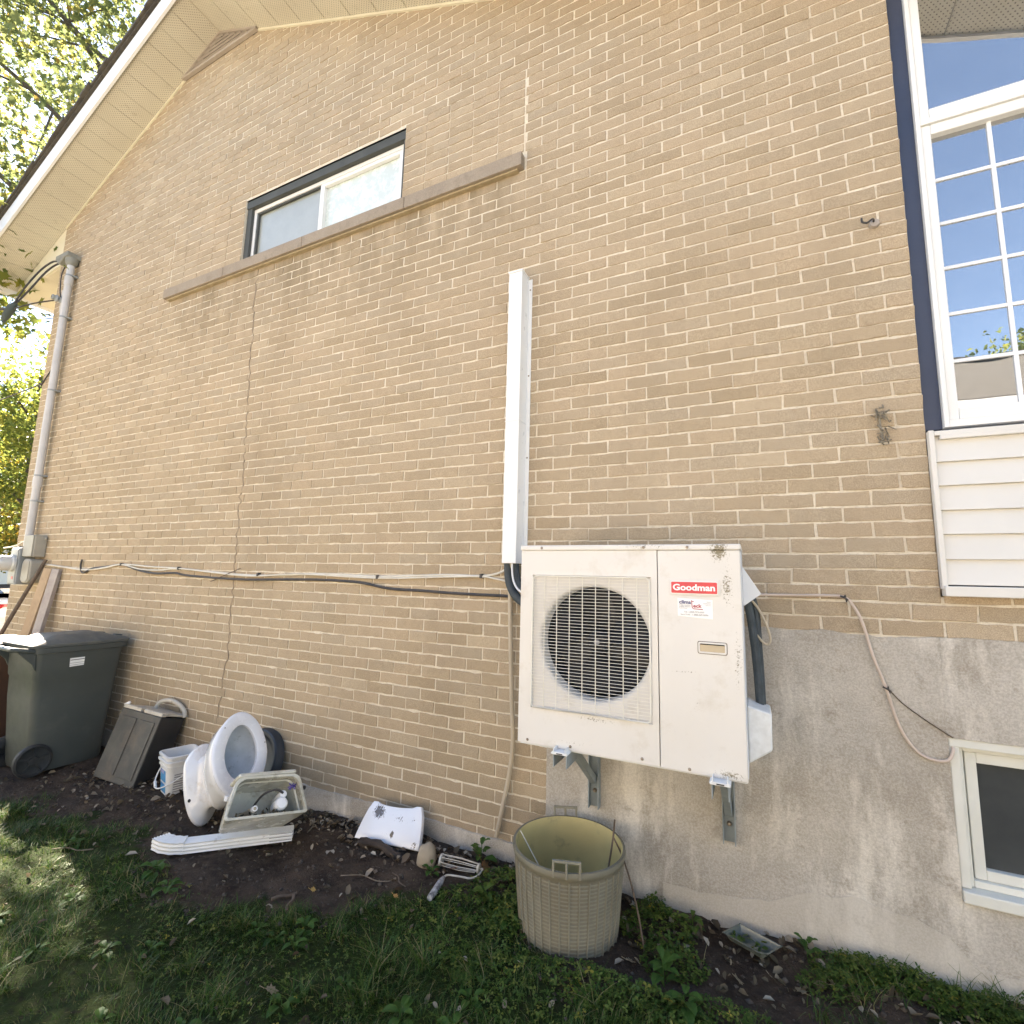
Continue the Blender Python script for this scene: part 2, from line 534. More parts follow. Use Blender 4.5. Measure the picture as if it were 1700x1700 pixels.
M_LUMBER2 = mat('grey_lumber', (0.44, 0.39, 0.35), 0.8, (0.34, 0.29, 0.27), 12, 0.3, 60)
M_STICK = mat('brown_stick', (0.14, 0.10, 0.07), 0.85, (0.09, 0.062, 0.042), 20, 0.6, 70)
M_BIN = mat('dark_green_grey_plastic', (0.062, 0.070, 0.064), 0.5, (0.052, 0.060, 0.056), 3, 0.15, 300, dirt=(0.10, 0.105, 0.09), dsc=4, dlo=0.55, dhi=0.85)
M_LID = mat('bin_lid_plastic', (0.105, 0.112, 0.105), 0.55, (0.085, 0.092, 0.086), 5, 0.1, 300, dirt=(0.16, 0.15, 0.125), dsc=7)
M_BROWN = mat('brown_plastic', (0.085, 0.045, 0.032), 0.5, (0.07, 0.037, 0.028), 3)
M_RUBBER = mat('black_rubber', (0.018, 0.019, 0.02), 0.65, (0.03, 0.03, 0.03), 20)
M_BLKPL = mat('black_box_plastic', (0.052, 0.053, 0.048), 0.6, (0.066, 0.064, 0.056), 5, 0.2, 200, dirt=(0.12, 0.095, 0.07), dsc=5, dlo=0.52, dhi=0.8)
M_BLKSIDE = mat('black_plastic_side', (0.022, 0.023, 0.024), 0.5, (0.03, 0.03, 0.031), 6)
M_BEIGEPL = mat('beige_plastic', (0.50, 0.46, 0.38), 0.5, (0.44, 0.40, 0.33), 9, dirt=(0.24, 0.19, 0.14), dsc=15)
M_PAIL = mat('white_pail_plastic', (0.74, 0.74, 0.72), 0.4, (0.68, 0.68, 0.66), 6, dirt=(0.45, 0.42, 0.36), dsc=14, dlo=0.6, dhi=0.8)
M_BLUE = mat('blue_label', (0.03, 0.21, 0.48), 0.45, (0.09, 0.36, 0.62), 14)
M_LILAC = mat('lilac_label', (0.30, 0.27, 0.48), 0.45, (0.40, 0.42, 0.6), 25)
M_PORC = mat('white_porcelain', (0.80, 0.80, 0.80), 0.12, (0.77, 0.77, 0.77), 3, coat=0.5, dirt=(0.50, 0.44, 0.35), dsc=8, dlo=0.56, dhi=0.80)
M_SEAT = mat('white_seat', (0.80, 0.81, 0.84), 0.25, (0.76, 0.77, 0.80), 3, dirt=(0.5, 0.46, 0.38), dsc=11, dlo=0.68, dhi=0.82)
M_BOWL = mat('stained_bowl', (0.62, 0.65, 0.68), 0.2, (0.50, 0.53, 0.55), 12, dirt=(0.27, 0.30, 0.30), dsc=22, dlo=0.58, dhi=0.72)
M_RAWPORC = mat('raw_porcelain', (0.56, 0.51, 0.44), 0.7, (0.64, 0.60, 0.54), 12, 0.5, 50, dirt=(0.32, 0.26, 0.19), dsc=14)
M_TANKIN = mat('aged_cream_porcelain', (0.60, 0.58, 0.48), 0.25, (0.54, 0.51, 0.41), 5, coat=0.3, dirt=(0.28, 0.25, 0.18), dsc=9, dlo=0.5, dhi=0.72)
M_LIDP = mat('dirty_white_lid', (0.79, 0.80, 0.82), 0.2, (0.75, 0.76, 0.78), 4, coat=0.4, dirt=(0.16, 0.12, 0.08), dsc=20, dlo=0.70, dhi=0.74)
mat_spots(M_LIDP, [(-1.990, 0, 0.145, 0.10, 0.07, 0.80), (-1.84, 0, 0.14, 0.19, 0.07, 0.50), (-1.86, 0, 0.07, 0.022, 0.028, 1.0), (-1.90, 0, 0.06, 0.32, 0.09, 0.42), (-1.70, 0, 0.05, 0.07, 0.07, 0.58), (-1.75, 0, 0.15, 0.07, 0.05, 0.5)], (0.10, 0.075, 0.05), 110, 0.49, 0.56)
M_ALU = mat('white_aluminium', (0.74, 0.74, 0.72), 0.4, (0.68, 0.68, 0.66), 6, dirt=(0.33, 0.30, 0.25), dsc=15, dlo=0.6, dhi=0.78)
M_GROOVE = mat('grime_groove', (0.30, 0.28, 0.25), 0.6)
M_DISC = mat('blue_black_plastic', (0.025, 0.03, 0.037), 0.45, (0.035, 0.042, 0.05), 8)
M_PURPLE = mat('violet_plastic', (0.10, 0.07, 0.30), 0.5)
M_STONE = mat('tan_stone', (0.36, 0.30, 0.215), 0.9, (0.27, 0.225, 0.165), 14, 0.7, 60)
M_WIREW = mat('white_coated_wire', (0.56, 0.54, 0.49), 0.45, (0.42, 0.39, 0.33), 30, dirt=(0.35, 0.28, 0.2), dsc=40)
M_BASK = mat('olive_grey_shaded_plastic', (0.195, 0.178, 0.128), 0.6, (0.16, 0.146, 0.105), 6, 0.1, 120, dirt=(0.15, 0.125, 0.08), dsc=6, dlo=0.5, dhi=0.8)  # tub body darkened: shade in the grooves between ribs is in the colour
M_BASKIN = mat('olive_plastic_inside', (0.52, 0.425, 0.19), 0.6, (0.44, 0.36, 0.16), 5, dirt=(0.24, 0.20, 0.11), dsc=9, dlo=0.56, dhi=0.75)
M_BASKB = mat('basket_band', (0.25, 0.23, 0.17), 0.6, (0.20, 0.184, 0.136), 6, dirt=(0.16, 0.135, 0.09), dsc=8)  # lighter copy of the tub plastic, as lit ribs and bands
M_TRAY = mat('clear_plastic_tray', (0.12, 0.14, 0.12), 0.2, (0.08, 0.095, 0.08), 20, coat=0.5)
M_BARK = mat('tree_bark', (0.11, 0.095, 0.085), 0.9, (0.075, 0.065, 0.058), 6, 0.8, 40)
M_CAR = mat('white_car_paint', (0.75, 0.75, 0.75), 0.25, (0.72, 0.72, 0.72), 2, coat=0.6)
M_TAIL = mat('red_lens', (0.5, 0.02, 0.03), 0.2, coat=0.6)
M_CARGLASS = make_glass('car_glass', (0.02, 0.024, 0.026), 1.6)
M_ROOF2 = mat('beige_roof', (0.10, 0.093, 0.078), 0.85, (0.075, 0.07, 0.058), 8, 0.4, 60)
M_WALL2 = mat('pale_stucco', (0.80, 0.75, 0.66), 0.85, (0.76, 0.71, 0.62), 3, 0.3, 40)


def make_leafmat(name, stops, trans=0.45, rough=0.5):
    m, t, b = nt(name)
    g = NG(t)
    gi = g.n('ShaderNodeNewGeometry')
    ra = g.n('ShaderNodeValToRGB'); cr = ra.color_ramp
    cr.elements[0].position = stops[0][0]; cr.elements[0].color = (*stops[0][1], 1)
    cr.elements[1].position = stops[-1][0]; cr.elements[1].color = (*stops[-1][1], 1)
    for p, c in stops[1:-1]:
        e = cr.elements.new(p); e.color = (*c, 1)
    g.l(gi.outputs['Random Per Island'], ra.inputs[0])
    c = g.mix(g.ramp(g.noise(0.9, 3), 0.35, 0.7), ra.outputs[0], g.mix(0.35, ra.outputs[0], (0.05, 0.07, 0.02)))
    g.l(c, b.inputs['Base Color'])
    b.inputs['Roughness'].default_value = rough
    b.inputs['Specular IOR Level'].default_value = 0.3
    if trans > 0:
        tr = g.n('ShaderNodeBsdfTranslucent'); g.l(c, tr.inputs[0])
        mx = g.n('ShaderNodeMixShader'); mx.inputs[0].default_value = trans
        out = t.nodes['Material Output']
        g.l(b.outputs[0], mx.inputs[1]); g.l(tr.outputs[0], mx.inputs[2]); g.l(mx.outputs[0], out.inputs[0])
    return m


M_GRASS = make_leafmat('grass_blades', [(0.0, (0.022, 0.060, 0.008)), (0.3, (0.036, 0.095, 0.011)), (0.6, (0.058, 0.125, 0.017)), (0.80, (0.10, 0.145, 0.03)), (0.90, (0.19, 0.17, 0.065)), (1.0, (0.34, 0.29, 0.15))], 0.3, 0.45)
M_CLOVER = make_leafmat('clover_leaves', [(0.0, (0.030, 0.075, 0.011)), (0.4, (0.060, 0.120, 0.018)), (0.75, (0.11, 0.165, 0.03)), (0.97, (0.17, 0.20, 0.04)), (1.0, (0.34, 0.28, 0.04))], 0.3)
M_WEED = make_leafmat('weed_leaves', [(0.0, (0.03, 0.085, 0.014)), (0.6, (0.05, 0.12, 0.02)), (1.0, (0.075, 0.15, 0.03))], 0.3)
M_DRY = make_leafmat('dry_leaf', [(0.0, (0.06, 0.04, 0.027)), (0.35, (0.12, 0.085, 0.058)), (0.7, (0.22, 0.17, 0.12)), (0.92, (0.38, 0.32, 0.25)), (1.0, (0.48, 0.43, 0.35))], 0.15, 0.7)
M_PALE = make_leafmat('pale_dry_leaf', [(0.0, (0.27, 0.215, 0.15)), (1.0, (0.31, 0.255, 0.18))], 0.15, 0.7)
M_MAPLE = make_leafmat('maple_leaves', [(0.0, (0.13, 0.17, 0.07)), (0.4, (0.19, 0.225, 0.085)), (0.8, (0.26, 0.275, 0.095)), (0.95, (0.34, 0.30, 0.08)), (1.0, (0.38, 0.26, 0.07))], 0.6)
M_YELLOW = make_leafmat('yellow_autumn_leaves', [(0.0, (0.13, 0.16, 0.04)), (0.35, (0.25, 0.26, 0.05)), (0.7, (0.40, 0.34, 0.05)), (1.0, (0.48, 0.28, 0.04))], 0.6)
M_GREENL = make_leafmat('green_leaves', [(0.0, (0.13, 0.18, 0.045)), (0.5, (0.21, 0.25, 0.055)), (1.0, (0.36, 0.34, 0.06))], 0.6)


# ------------------------------------------------------------------ ground
def gbase(x, y):
    """large shape of the ground"""
    x = np.asarray(x, float); y = np.asarray(y, float)
    z = np.interp(x, [-30, -5.2, -3.5, -1.2, -0.3, 0.4, 1.0, 4, 30], [-0.25, -0.06, -0.045, 0.0, 0.035, 0.03, 0.02, 0.0, -0.1])
    z = z + np.where(y > -0.5, (y + 0.5) * 0.035, 0)
    return z


def gz(x, y):
    x = np.asarray(x, float); y = np.asarray(y, float)
    z = gbase(x, y)
    near = np.clip(1 - (np.hypot(x + 2, y + 1) - 5) / 6, 0, 1)
    z = z + near * (0.010 * np.sin(x * 3.1 + 1.3 * np.sin(y * 2.3)) + 0.008 * np.sin(y * 5.3 + x * 2.2) + 0.006 * np.sin(x * 9.7 + y * 7.1) + 0.004 * np.sin(x * 17 - y * 13))
    return z


def yb(x):
    """where bare soil along the wall gives way to grass"""
    x = np.asarray(x, float)
    b = np.interp(x, [-7, -5, -4.2, -3.6, -3.2, -2.95, -2.7, -2.4, -2.05, -1.8, -1.55, -1.35, -1.05, -0.9, -0.6, -0.35, -0.1, 0.1, 0.3, 0.6, 1.5],
                  [-0.95, -0.92, -0.78, -0.7, -0.72, -0.80, -0.98, -0.95, -0.78, -0.66, -0.50, -0.34, -0.30, -0.50, -0.66, -0.55, -0.62, -0.52, -0.33, -0.10, -0.05])
    return b + 0.05 * np.sin(x * 11) + 0.035 * np.sin(x * 23 + 1)


def axis(parts):
    out = []
    for a, b, n in parts:
        out += list(np.linspace(a, b, n, endpoint=False))
    out.append(parts[-1][1])
    return np.array(out)


gx = axis([(-300, -40, 8), (-40, -9, 16), (-9, -5.5, 30), (-5.5, 1.6, 240), (1.6, 8, 16), (8, 40, 10), (40, 300, 8)])
gy = axis([(-300, -40, 8), (-40, -6, 14), (-6, -2, 40), (-2, 0.12, 96), (0.12, 10, 8), (10, 40, 8), (40, 300, 8)])
GX, GY = np.meshgrid(gx, gy)
fine = rng.normal(0, 1, GX.shape)
nearm = ((GX > -6) & (GX < 1.8) & (GY > -2.2) & (GY < 0.2)).astype(float)
GZ = gz(GX, GY) + nearm * fine * 0.0035
gv = np.stack([GX.ravel(), GY.ravel(), GZ.ravel()], 1)
nx, ny = len(gx), len(gy)
idx = np.arange(nx * ny).reshape(ny, nx)
gf = np.stack([idx[:-1, :-1].ravel(), idx[:-1, 1:].ravel(), idx[1:, 1:].ravel(), idx[1:, :-1].ravel()], 1)


def make_ground():
    m, t, b = nt('soil_and_turf')
    g = NG(t)
    at = g.n('ShaderNodeAttribute', attribute_name='turf')
    soil = g.mix(g.ramp(g.noise(7, 6, 0.65), 0.35, 0.68), (0.042, 0.030, 0.022), (0.10, 0.073, 0.054))
    soil = g.mix(g.ramp(g.noise(38, 6, 0.7), 0.55, 0.72), soil, (0.12, 0.09, 0.066))
    turf = g.mix(g.ramp(g.noise(5, 6, 0.65), 0.35, 0.65), (0.020, 0.034, 0.008), (0.038, 0.056, 0.014))
    turf = g.mix(g.ramp(g.noise(30, 5, 0.7), 0.5, 0.7), turf, (0.024, 0.018, 0.012))
    fac = g.math('ADD', at.outputs['Fac'], g.math('MULTIPLY', g.math('SUBTRACT', g.noise(12, 5, 0.7), 0.5), 1.2))
    g.l(g.mix(g.ramp(fac, 0.4, 0.6), soil, turf), b.inputs['Base Color'])
    b.inputs['Roughness'].default_value = 0.95
    b.inputs['Specular IOR Level'].default_value = 0.15
    g.bump(g.noise(80, 6, 0.7), 0.9, 0.02, b)
    return m


ground = raw_obj('ground', gv, gf, make_ground(), smooth=True)
tag(ground, kind='structure')
att = ground.data.attributes.new('turf', 'FLOAT', 'POINT')
tv = np.clip(0.5 + (yb(gv[:, 0]) - gv[:, 1]) / 0.24, 0, 1)
att.data.foreach_set('value', tv.astype(np.float32))

# unseen pale drive added between the houses to bounce light at the wall
dxs = np.linspace(-30, 14, 45); dys = np.linspace(-7.4, -3.9, 5)
DX, DY = np.meshgrid(dxs, dys)
dv = np.stack([DX.ravel(), DY.ravel(), gz(DX, DY).ravel() + 0.03], 1)
di = np.arange(45 * 5).reshape(5, 45)
df = np.stack([di[:-1, :-1].ravel(), di[:-1, 1:].ravel(), di[1:, 1:].ravel(), di[1:, :-1].ravel()], 1)
tag(raw_obj('bounce_driveway', dv, df, mat('pale_concrete_drive', (0.52, 0.49, 0.44), 0.9, (0.44, 0.41, 0.37), 2, 0.4, 60)), kind='structure')

# ------------------------------------------------------------------ the brick house
XL, XR = -7.39, 0.683            # brick corners
PK = (-4.66, 6.93)               # gable peak at the wall face
SL, SR = 0.478, 0.435            # roof slopes left and right


def roofz(x):
    return PK[1] - (SL * (PK[0] - x) if x < PK[0] else SR * (x - PK[0]))


HOUSE_R = 3.2
house = thing('brick_house', 'buff brick house end wall with gable roof, high slider window and concrete foundation', 'house', (-2.5, 0.2, 0))
WX0, WX1, WZ0, WZ1 = -3.985, -2.20, 4.165, 4.82      # high window opening

# mortar bed (the wall's own body) with the openings left out
mb = MB()
BWX0, BWZ0, BWZ1 = 0.664, 0.352, 0.93                # basement window opening
xs = sorted({XL, -5.03, WX0, WX1, -1.22, PK[0], BWX0, XR, -1.0, HOUSE_R})
for a, b_ in zip(xs[:-1], xs[1:]):
    zbot = 0.06 if b_ <= XR + 0.001 else 0.06
    spans = []
    ztop = lambda x: roofz(x) + 0.03
    if a >= WX0 - 1e-6 and b_ <= WX1 + 1e-6:
        spans = [(zbot, WZ0), (WZ1, None)]
    elif a >= XR - 1e-6:
        spans = [(zbot, BWZ0), (BWZ1, 1.468)]
    elif a >= BWX0 - 1e-6:
        spans = [(zbot, BWZ0), (BWZ1, None)]
    else:
        spans = [(zbot, None)]
    for z0, z1 in spans:
        n = 4 if True else 1
        za = z1 if z1 is not None else ztop(a)
        zb = z1 if z1 is not None else ztop(b_)
        y = 0.0030
        mb.add([(a, y, z0), (b_, y, z0), (b_, y, zb), (a, y, za)], [(0, 1, 2, 3)])
# reveals of the high window, and the wall's left return
mb.add([(WX0, 0.0030, WZ0), (WX0, 0.14, WZ0), (WX0, 0.14, WZ1), (WX0, 0.0030, WZ1)], [(0, 1, 2, 3)])
mb.add([(WX1, 0.0030, WZ0), (WX1, 0.14, WZ0), (WX1, 0.14, WZ1), (WX1, 0.0030, WZ1)], [(0, 1, 2, 3)])
mb.add([(XL, 0.0075, 0.0), (XL, 9.0, 0.0), (XL, 9.0, 5.6), (XL, 0.0075, 5.6)], [(0, 1, 2, 3)])
mb.add([(XR, 0.0075, 1.40), (XR, 0.14, 1.40), (XR, 0.14, 4.62), (XR, 0.0075, 4.62)], [(0, 1, 2, 3)])
wall = mb.build('wall', M_MORTAR, house, fix=False)

# the bond: list of bricks (x0, x1, row)
bricks = []
STK = [(-5.03, WX0), (WX1, -1.22)]
for k in range(1, 104):
    z0 = BZ0 + k * BH + 0.0043
    z1 = z0 + BH - 0.0086
    zc = (z0 + z1) / 2
    par = k % 2
    off = BX0 if par == 0 else BX0 - 0.105
    cells = []
    nmin = int(math.floor((XL - off) / BL)) - 1
    xr = XR if zc > 1.49 else HOUSE_R
    nmax = int(math.ceil((xr - off) / BL)) + 1
    for n in range(nmin, nmax):
        a, b_ = off + n * BL + 0.0045, off + (n + 1) * BL - 0.0045
        cells.append((a, b_))
    stack = 4.20 < zc < WZ1 + 0.02
    res = []
    for a, b_ in cells:
        a = max(a, XL); b_ = min(b_, xr)
        segs = [(a, b_)]
        cuts = []
        if stack:
            cuts = [(-5.035, -1.215)]
        elif WZ0 < zc <= 4.20:
            cuts = [(-5.03, -1.2)]
        elif 4.09 < zc <= WZ0:
            cuts = [(-5.03, -1.2)]
        if 0.1 < zc < 1.30:
            cuts.append((-1.0, 10))
        for c0, c1 in cuts:
            ns = []
            for p, q in segs:
                if q <= c0 or p >= c1: ns.append((p, q)); continue
                if p < c0 - 0.03: ns.append((p, c0 - 0.004))
                if q > c1 + 0.03: ns.append((c1 + 0.004, q))
            segs = ns
        res += segs
    if stack:
        for s0, s1 in STK:
            w = (s1 - s0) / 5
            for j in range(5):
                res.append((s0 + j * w + 0.003, s0 + (j + 1) * w - 0.003))
    for a, b_ in res:
        if b_ - a < 0.03: continue
        xm = (a + b_) / 2
        if z0 > max(roofz(a), roofz(b_)) - 0.005 or z1 > PK[1] + 0.06: continue
        if zc < 0.14 and xm > -6.5 and rng.random() < 0.0: continue
        bricks.append((a, b_, z0, z1))


def brick_loops(L, H, seed):
    r = np.random.default_rng(seed)
    nseg = 5
    top = [(-L / 2 + L * i / nseg, H / 2) for i in range(nseg + 1)]
    bot = [(L / 2 - L * i / nseg, -H / 2) for i in range(nseg + 1)]
    per = np.array(bot + top)[:, :]          # closed loop: right->left along the foot, left->right along the head
    per = np.array([(x, z) for x, z in per])
    n = len(per)
    j = r.normal(0, 1, (n, 2)) * [0.0012, 0.0014]
    rim = per + j
    ins = 0.0012 + 0.0022 * r.random(n)
    cen = per.copy()
    inner = rim - np.sign(cen) * np.stack([np.where(np.abs(np.abs(per[:, 0]) - L / 2) < 1e-6, ins, 0), ins], 1)
    for q_ in range(r.integers(0, 3)):
        kk = r.integers(0, n); rim[kk] *= [1 - 0.004 / L * 2 * r.random(), 1 - 0.10 * r.random()]; ins[kk] += 0.004 * r.random()
    fy = np.clip(r.normal(0, 0.0005, n), -0.0009, 0.0009)
    V = []
    V += [(x, -0.0005 + fy[i], z) for i, (x, z) in enumerate(inner)]
    V += [(x, 0.0014 + 0.0005 * r.normal(), z) for x, z in rim]
    V += [(x, 0.022, z) for x, z in rim]
    F = [(i, i + 1, n - 2 - i, n - 1 - i) for i in range(nseg)]
    Q = []
    for a in range(2):
        for k in range(n):
            Q.append((a * n + k, (a + 1) * n + k, (a + 1) * n + (k + 1) % n, a * n + (k + 1) % n))
    return np.array(V), F, Q, n


# rank by the size at which the photograph's viewpoint sees each brick
C0 = Vector((0, -2.562, 1.5))


def seen_area(bk):
    x = (bk[0] + bk[1]) / 2; z = (bk[2] + bk[3]) / 2
    d = Vector((x, 0, z)) - C0
    zc = d.dot(_f)
    if zc < 0.2: return 0
    u = 818 * d.dot(_r) / zc; v = 818 * d.dot(_d) / zc
    if abs(u) > 850 or abs(v) > 850: return 0
    t = 2.062 / 2.562                                     # line of sight at the air conditioner's front
    px, pz = C0.x + d.x * t, C0.z + d.z * t
    if -0.94 < px < -0.06 and 0.82 < pz < 1.63: return 0
    return (bk[1] - bk[0]) * 2.562 / zc ** 3


order = sorted(range(len(bricks)), key=lambda i: -seen_area(bricks[i]))
single = set(order[:300])
variants = {}


def brick_mesh(L, i):
    key = (round(L, 3), i)
    if key not in variants:
        V, F, Q, n = brick_loops(L, BH - 0.0086, hash(key) % 100000 + 3)
        me = bpy.data.meshes.new('brick')
        me.from_pydata(V.tolist(), [], F + Q)
        me.materials.append(M_BRICK)
        variants[key] = me
    return variants[key]


SV = []; SQ = []; ST = []
nb = 0
protos = {}
for i, bk in enumerate(bricks):
    L = bk[1] - bk[0]
    xc, zc = (bk[0] + bk[1]) / 2, (bk[2] + bk[3]) / 2
    dy = 0.0004 - abs(rng.normal(0, 0.0013)); rot = rng.normal(0, 0.004); dz = rng.normal(0, 0.0009)
    if i in single:
        o = bpy.data.objects.new('brick', brick_mesh(L, i % 9 if abs(L - 0.201) < 0.002 else i % 3))
        COL.objects.link(o)
        place(o, (xc, dy, zc + dz), wall)
        o.rotation_euler = (0, rot, 0)
    else:
        key = (round(L, 3), i % 14 if abs(L - 0.201) < 0.002 else i % 2)
        if key not in protos:
            protos[key] = brick_loops(L, BH - 0.0086, 7000 + len(protos))
        V, F, Q, n = protos[key]
        P = V.copy()
        P[:, 2] += P[:, 0] * -rot
        P += (xc, dy, zc + dz)
        SV.append(P); ST.append((nb, F, Q)); nb += len(P)
SVa = np.concatenate(SV)
faces = []
for b0, F, Q in ST:
    faces += [tuple(b0 + q for q in f) for f in F + Q]
cst = (SVa.min(0) + SVa.max(0)) / 2
me = bpy.data.meshes.new('bricks')
me.from_pydata((SVa - cst).tolist(), [], faces)
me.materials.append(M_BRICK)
o = bpy.data.objects.new('bricks', me); COL.objects.link(o); place(o, cst, wall); tag(o, kind='stuff')

# jagged sealed crack running down the wall
mb = MB()
zig = []
cx = [(-3.74, 4.0), (-3.70, 3.14), (-3.663, 2.22), (-3.65, 1.45), (-3.637, 0.9), (-3.68, 0.36)]
zz = 4.0
pts = []
while zz > 0.36:
    x = np.interp(zz, [c[1] for c in cx][::-1], [c[0] for c in cx][::-1])
    pts.append((x + rng.normal(0, 0.010), zz)); zz -= 0.034
for (x0, z0), (x1, z1) in zip(pts[:-1], pts[1:]):
    w = 0.0034 + 0.002 * rng.random()
    mb.add([(x0 - w, -0.003, z0), (x0 + w, -0.003, z0), (x1 + w, -0.003, z1), (x1 - w, -0.003, z1),
            (x0 - w, 0.006, z0), (x0 + w, 0.006, z0), (x1 + w, 0.006, z1), (x1 - w, 0.006, z1)], [(0, 3, 2, 1), (0, 4, 7, 3), (1, 2, 6, 5)])
mb.build('crack', mat('crack_filler', (0.22, 0.165, 0.11), 0.9, (0.30, 0.235, 0.165), 9), wall)

# foundation: concrete to the right, a low strip to the left, both a little uneven
def slab(poly_top, x0, x1, nxs, z0, zt, yfront, name, m, parent, step=0.045, hole=None, amp=0.004):
    v = []; f = []
    xs_ = np.linspace(x0, x1, nxs)
    nz = max(2, int(max(zt(x) - z0 for x in xs_) / step))
    for x in xs_:
        for j in range(nz + 1):
            z = z0 + (zt(x) - z0) * j / nz
            dy = amp * mnoise.noise(Vector((x * 4, 0, z * 4))) + amp * 0.5 * mnoise.noise(Vector((x * 15, 3, z * 15)))
            v.append((x, yfront(x, z) + dy, z))
    n1 = nz + 1
    for i in range(nxs - 1):
        for j in range(nz):
            if hole:
                xm = (xs_[i] + xs_[i + 1]) / 2; zm = v[i * n1 + j][2] + step / 2
                if hole[0] < xm < hole[1] and hole[2] < zm < hole[3]: continue
            f.append((i * n1 + j, (i + 1) * n1 + j, (i + 1) * n1 + j + 1, i * n1 + j + 1))
    # top lip back to the wall
    b0 = len(v)
    for i, x in enumerate(xs_):
        v.append((x, 0.02, v[i * n1 + nz][2]))
    for i in range(nxs - 1):
        f.append((i * n1 + nz, (i + 1) * n1 + nz, b0 + i + 1, b0 + i))
    # left end
    b1 = len(v)
    for j in range(n1): v.append((x0, 0.02, v[j][2]))
    for j in range(nz): f.append((j, j + 1, b1 + j + 1, b1 + j))
    mm = MB(); mm.add(v, f, True)
    return mm.build(name, m, parent, fix=False)


zt1 = lambda x: 1.306 + 0.022 * mnoise.noise(Vector((x * 3.1, 4, 0))) + 0.012 * mnoise.noise(Vector((x * 9, 1, 0))) + 0.004 * mnoise.noise(Vector((x * 40, 2, 0)))
fd = slab(None, -1.003, BWX0, 60, -0.3, zt1, lambda x, z: -0.010, 'foundation', M_CONC, house)
slab(None, BWX0 + 0.0005, HOUSE_R, 60, BWZ1, zt1, lambda x, z: -0.010, 'foundation', M_CONC, house)
slab(None, BWX0 + 0.0005, HOUSE_R, 60, -0.3, lambda x: BWZ0, lambda x, z: -0.010, 'foundation', M_CONC, house)
slab(None, 1.9005, HOUSE_R, 24, BWZ0 + 0.0005, lambda x: BWZ1 - 0.0005, lambda x, z: -0.010, 'foundation', M_CONC, house)
zt2 = lambda x: 0.115 + 0.02 * mnoise.noise(Vector((x * 2.5, 5, 0))) + 0.008 * mnoise.noise(Vector((x * 17, 5, 0)))
slab(None, XL - 0.01, -1.0035, 150, -0.5, zt2, lambda x, z: -0.014, 'foundation', M_CONC, house)
# cement smeared along the foot on the right, with its wavy upper edge
zt3 = lambda x: float(np.interp(x, [-0.3, 0.0, 0.16, 0.35, 0.44, 0.52, 0.64, 0.68, 1.2, 3.2], [0.13, 0.165, 0.245, 0.272, 0.25, 0.255, 0.19, 0.14, 0.11, 0.1])) + 0.012 * mnoise.noise(Vector((x * 14, 8, 0)))
slab(None, -0.42, HOUSE_R, 110, -0.3, zt3, lambda x, z: -0.0125 - 0.026 * min(1.0, max(0.0, (zt3(x) - z) / 0.16)), 'cement_skirt', M_CEM, house, 0.03, None, 0.004)

# window sill: four precast blocks
sz0, sz1 = 4.098, 4.192
for a, b_ in ((-5.03, -4.142), (-4.138, -3.160), (-3.156, -2.140), (-2.136, -1.215)):
    MB().box(a, b_, -0.05, 0.03, sz0 + 0.004 * random.random(), sz1).build('sill_stone', M_SILL, house, 0.004)
MB().box(-5.0, -1.25, -0.03, 0.01, sz0 - 0.012, sz0 - 0.001).build('mortar_bead', mat('stained_mortar', (0.42, 0.33, 0.20), 0.95, (0.32, 0.25, 0.15), 20, 0.6, 60), house)

# high sliding window
win = MB().box(WX0 + 0.001, WX1 - 0.001, 0.1, 0.14, sz1 - 0.02, WZ1 - 0.001).build('window', M_DARK, house)
fr = MB()
fr.box(WX0 + 0.002, WX1 - 0.002, 0.012, 0.1, WZ1 - 0.075, WZ1 - 0.004)      # painted steel lintel
fr.box(WX0 + 0.002, WX0 + 0.062, 0.02, 0.1, sz1, WZ1 - 0.075)
fr.box(WX1 - 0.03, WX1 - 0.002, 0.02, 0.1, sz1, WZ1 - 0.075)
fr.build('surround', M_GREYFR, win, 0.002)
vx0, vx1, vz0, vz1 = WX0 + 0.062, WX1 - 0.030, sz1 + 0.001, WZ1 - 0.077
f2 = MB()
f2.box(vx0, vx1, 0.045, 0.1, vz1 - 0.032, vz1); f2.box(vx0, vx1, 0.045, 0.1, vz0, vz0 + 0.05)
f2.box(vx0, vx0 + 0.032, 0.046, 0.1, vz0 + 0.05, vz1 - 0.032); f2.box(vx1 - 0.032, vx1, 0.046, 0.1, vz0 + 0.05, vz1 - 0.032)
f2.build('frame', M_VINYL, win, 0.003)
xm = -3.085
s2 = MB()
s2.box(xm - 0.022, xm + 0.022, 0.05, 0.095, vz0 + 0.051, vz1 - 0.033)
s2.box(xm + 0.0225, vx1 - 0.0325, 0.052, 0.08, vz1 - 0.06, vz1 - 0.0335)
s2.box(vx1 - 0.06, vx1 - 0.033, 0.052, 0.08, vz0 + 0.051, vz1 - 0.0605)
s2.build('sash', M_VINYL, win, 0.002)
s3 = MB()
s3.box(vx0 + 0.033, vx0 + 0.052, 0.054, 0.07, vz0 + 0.051, vz1 - 0.05); s3.box(vx0 + 0.033, xm - 0.023, 0.054, 0.07, vz1 - 0.05, vz1 - 0.033)
s3.build('screen_frame', M_GREYFR, win, 0.001)
MB().box(vx0 + 0.05, xm - 0.02, 0.075, 0.08, vz0 + 0.04, vz1 - 0.034).build('pane', M_FROST_A, win)
MB().box(xm + 0.02, vx1 - 0.033, 0.083, 0.088, vz0 + 0.04, vz1 - 0.033).build('pane', M_FROST_B, win)

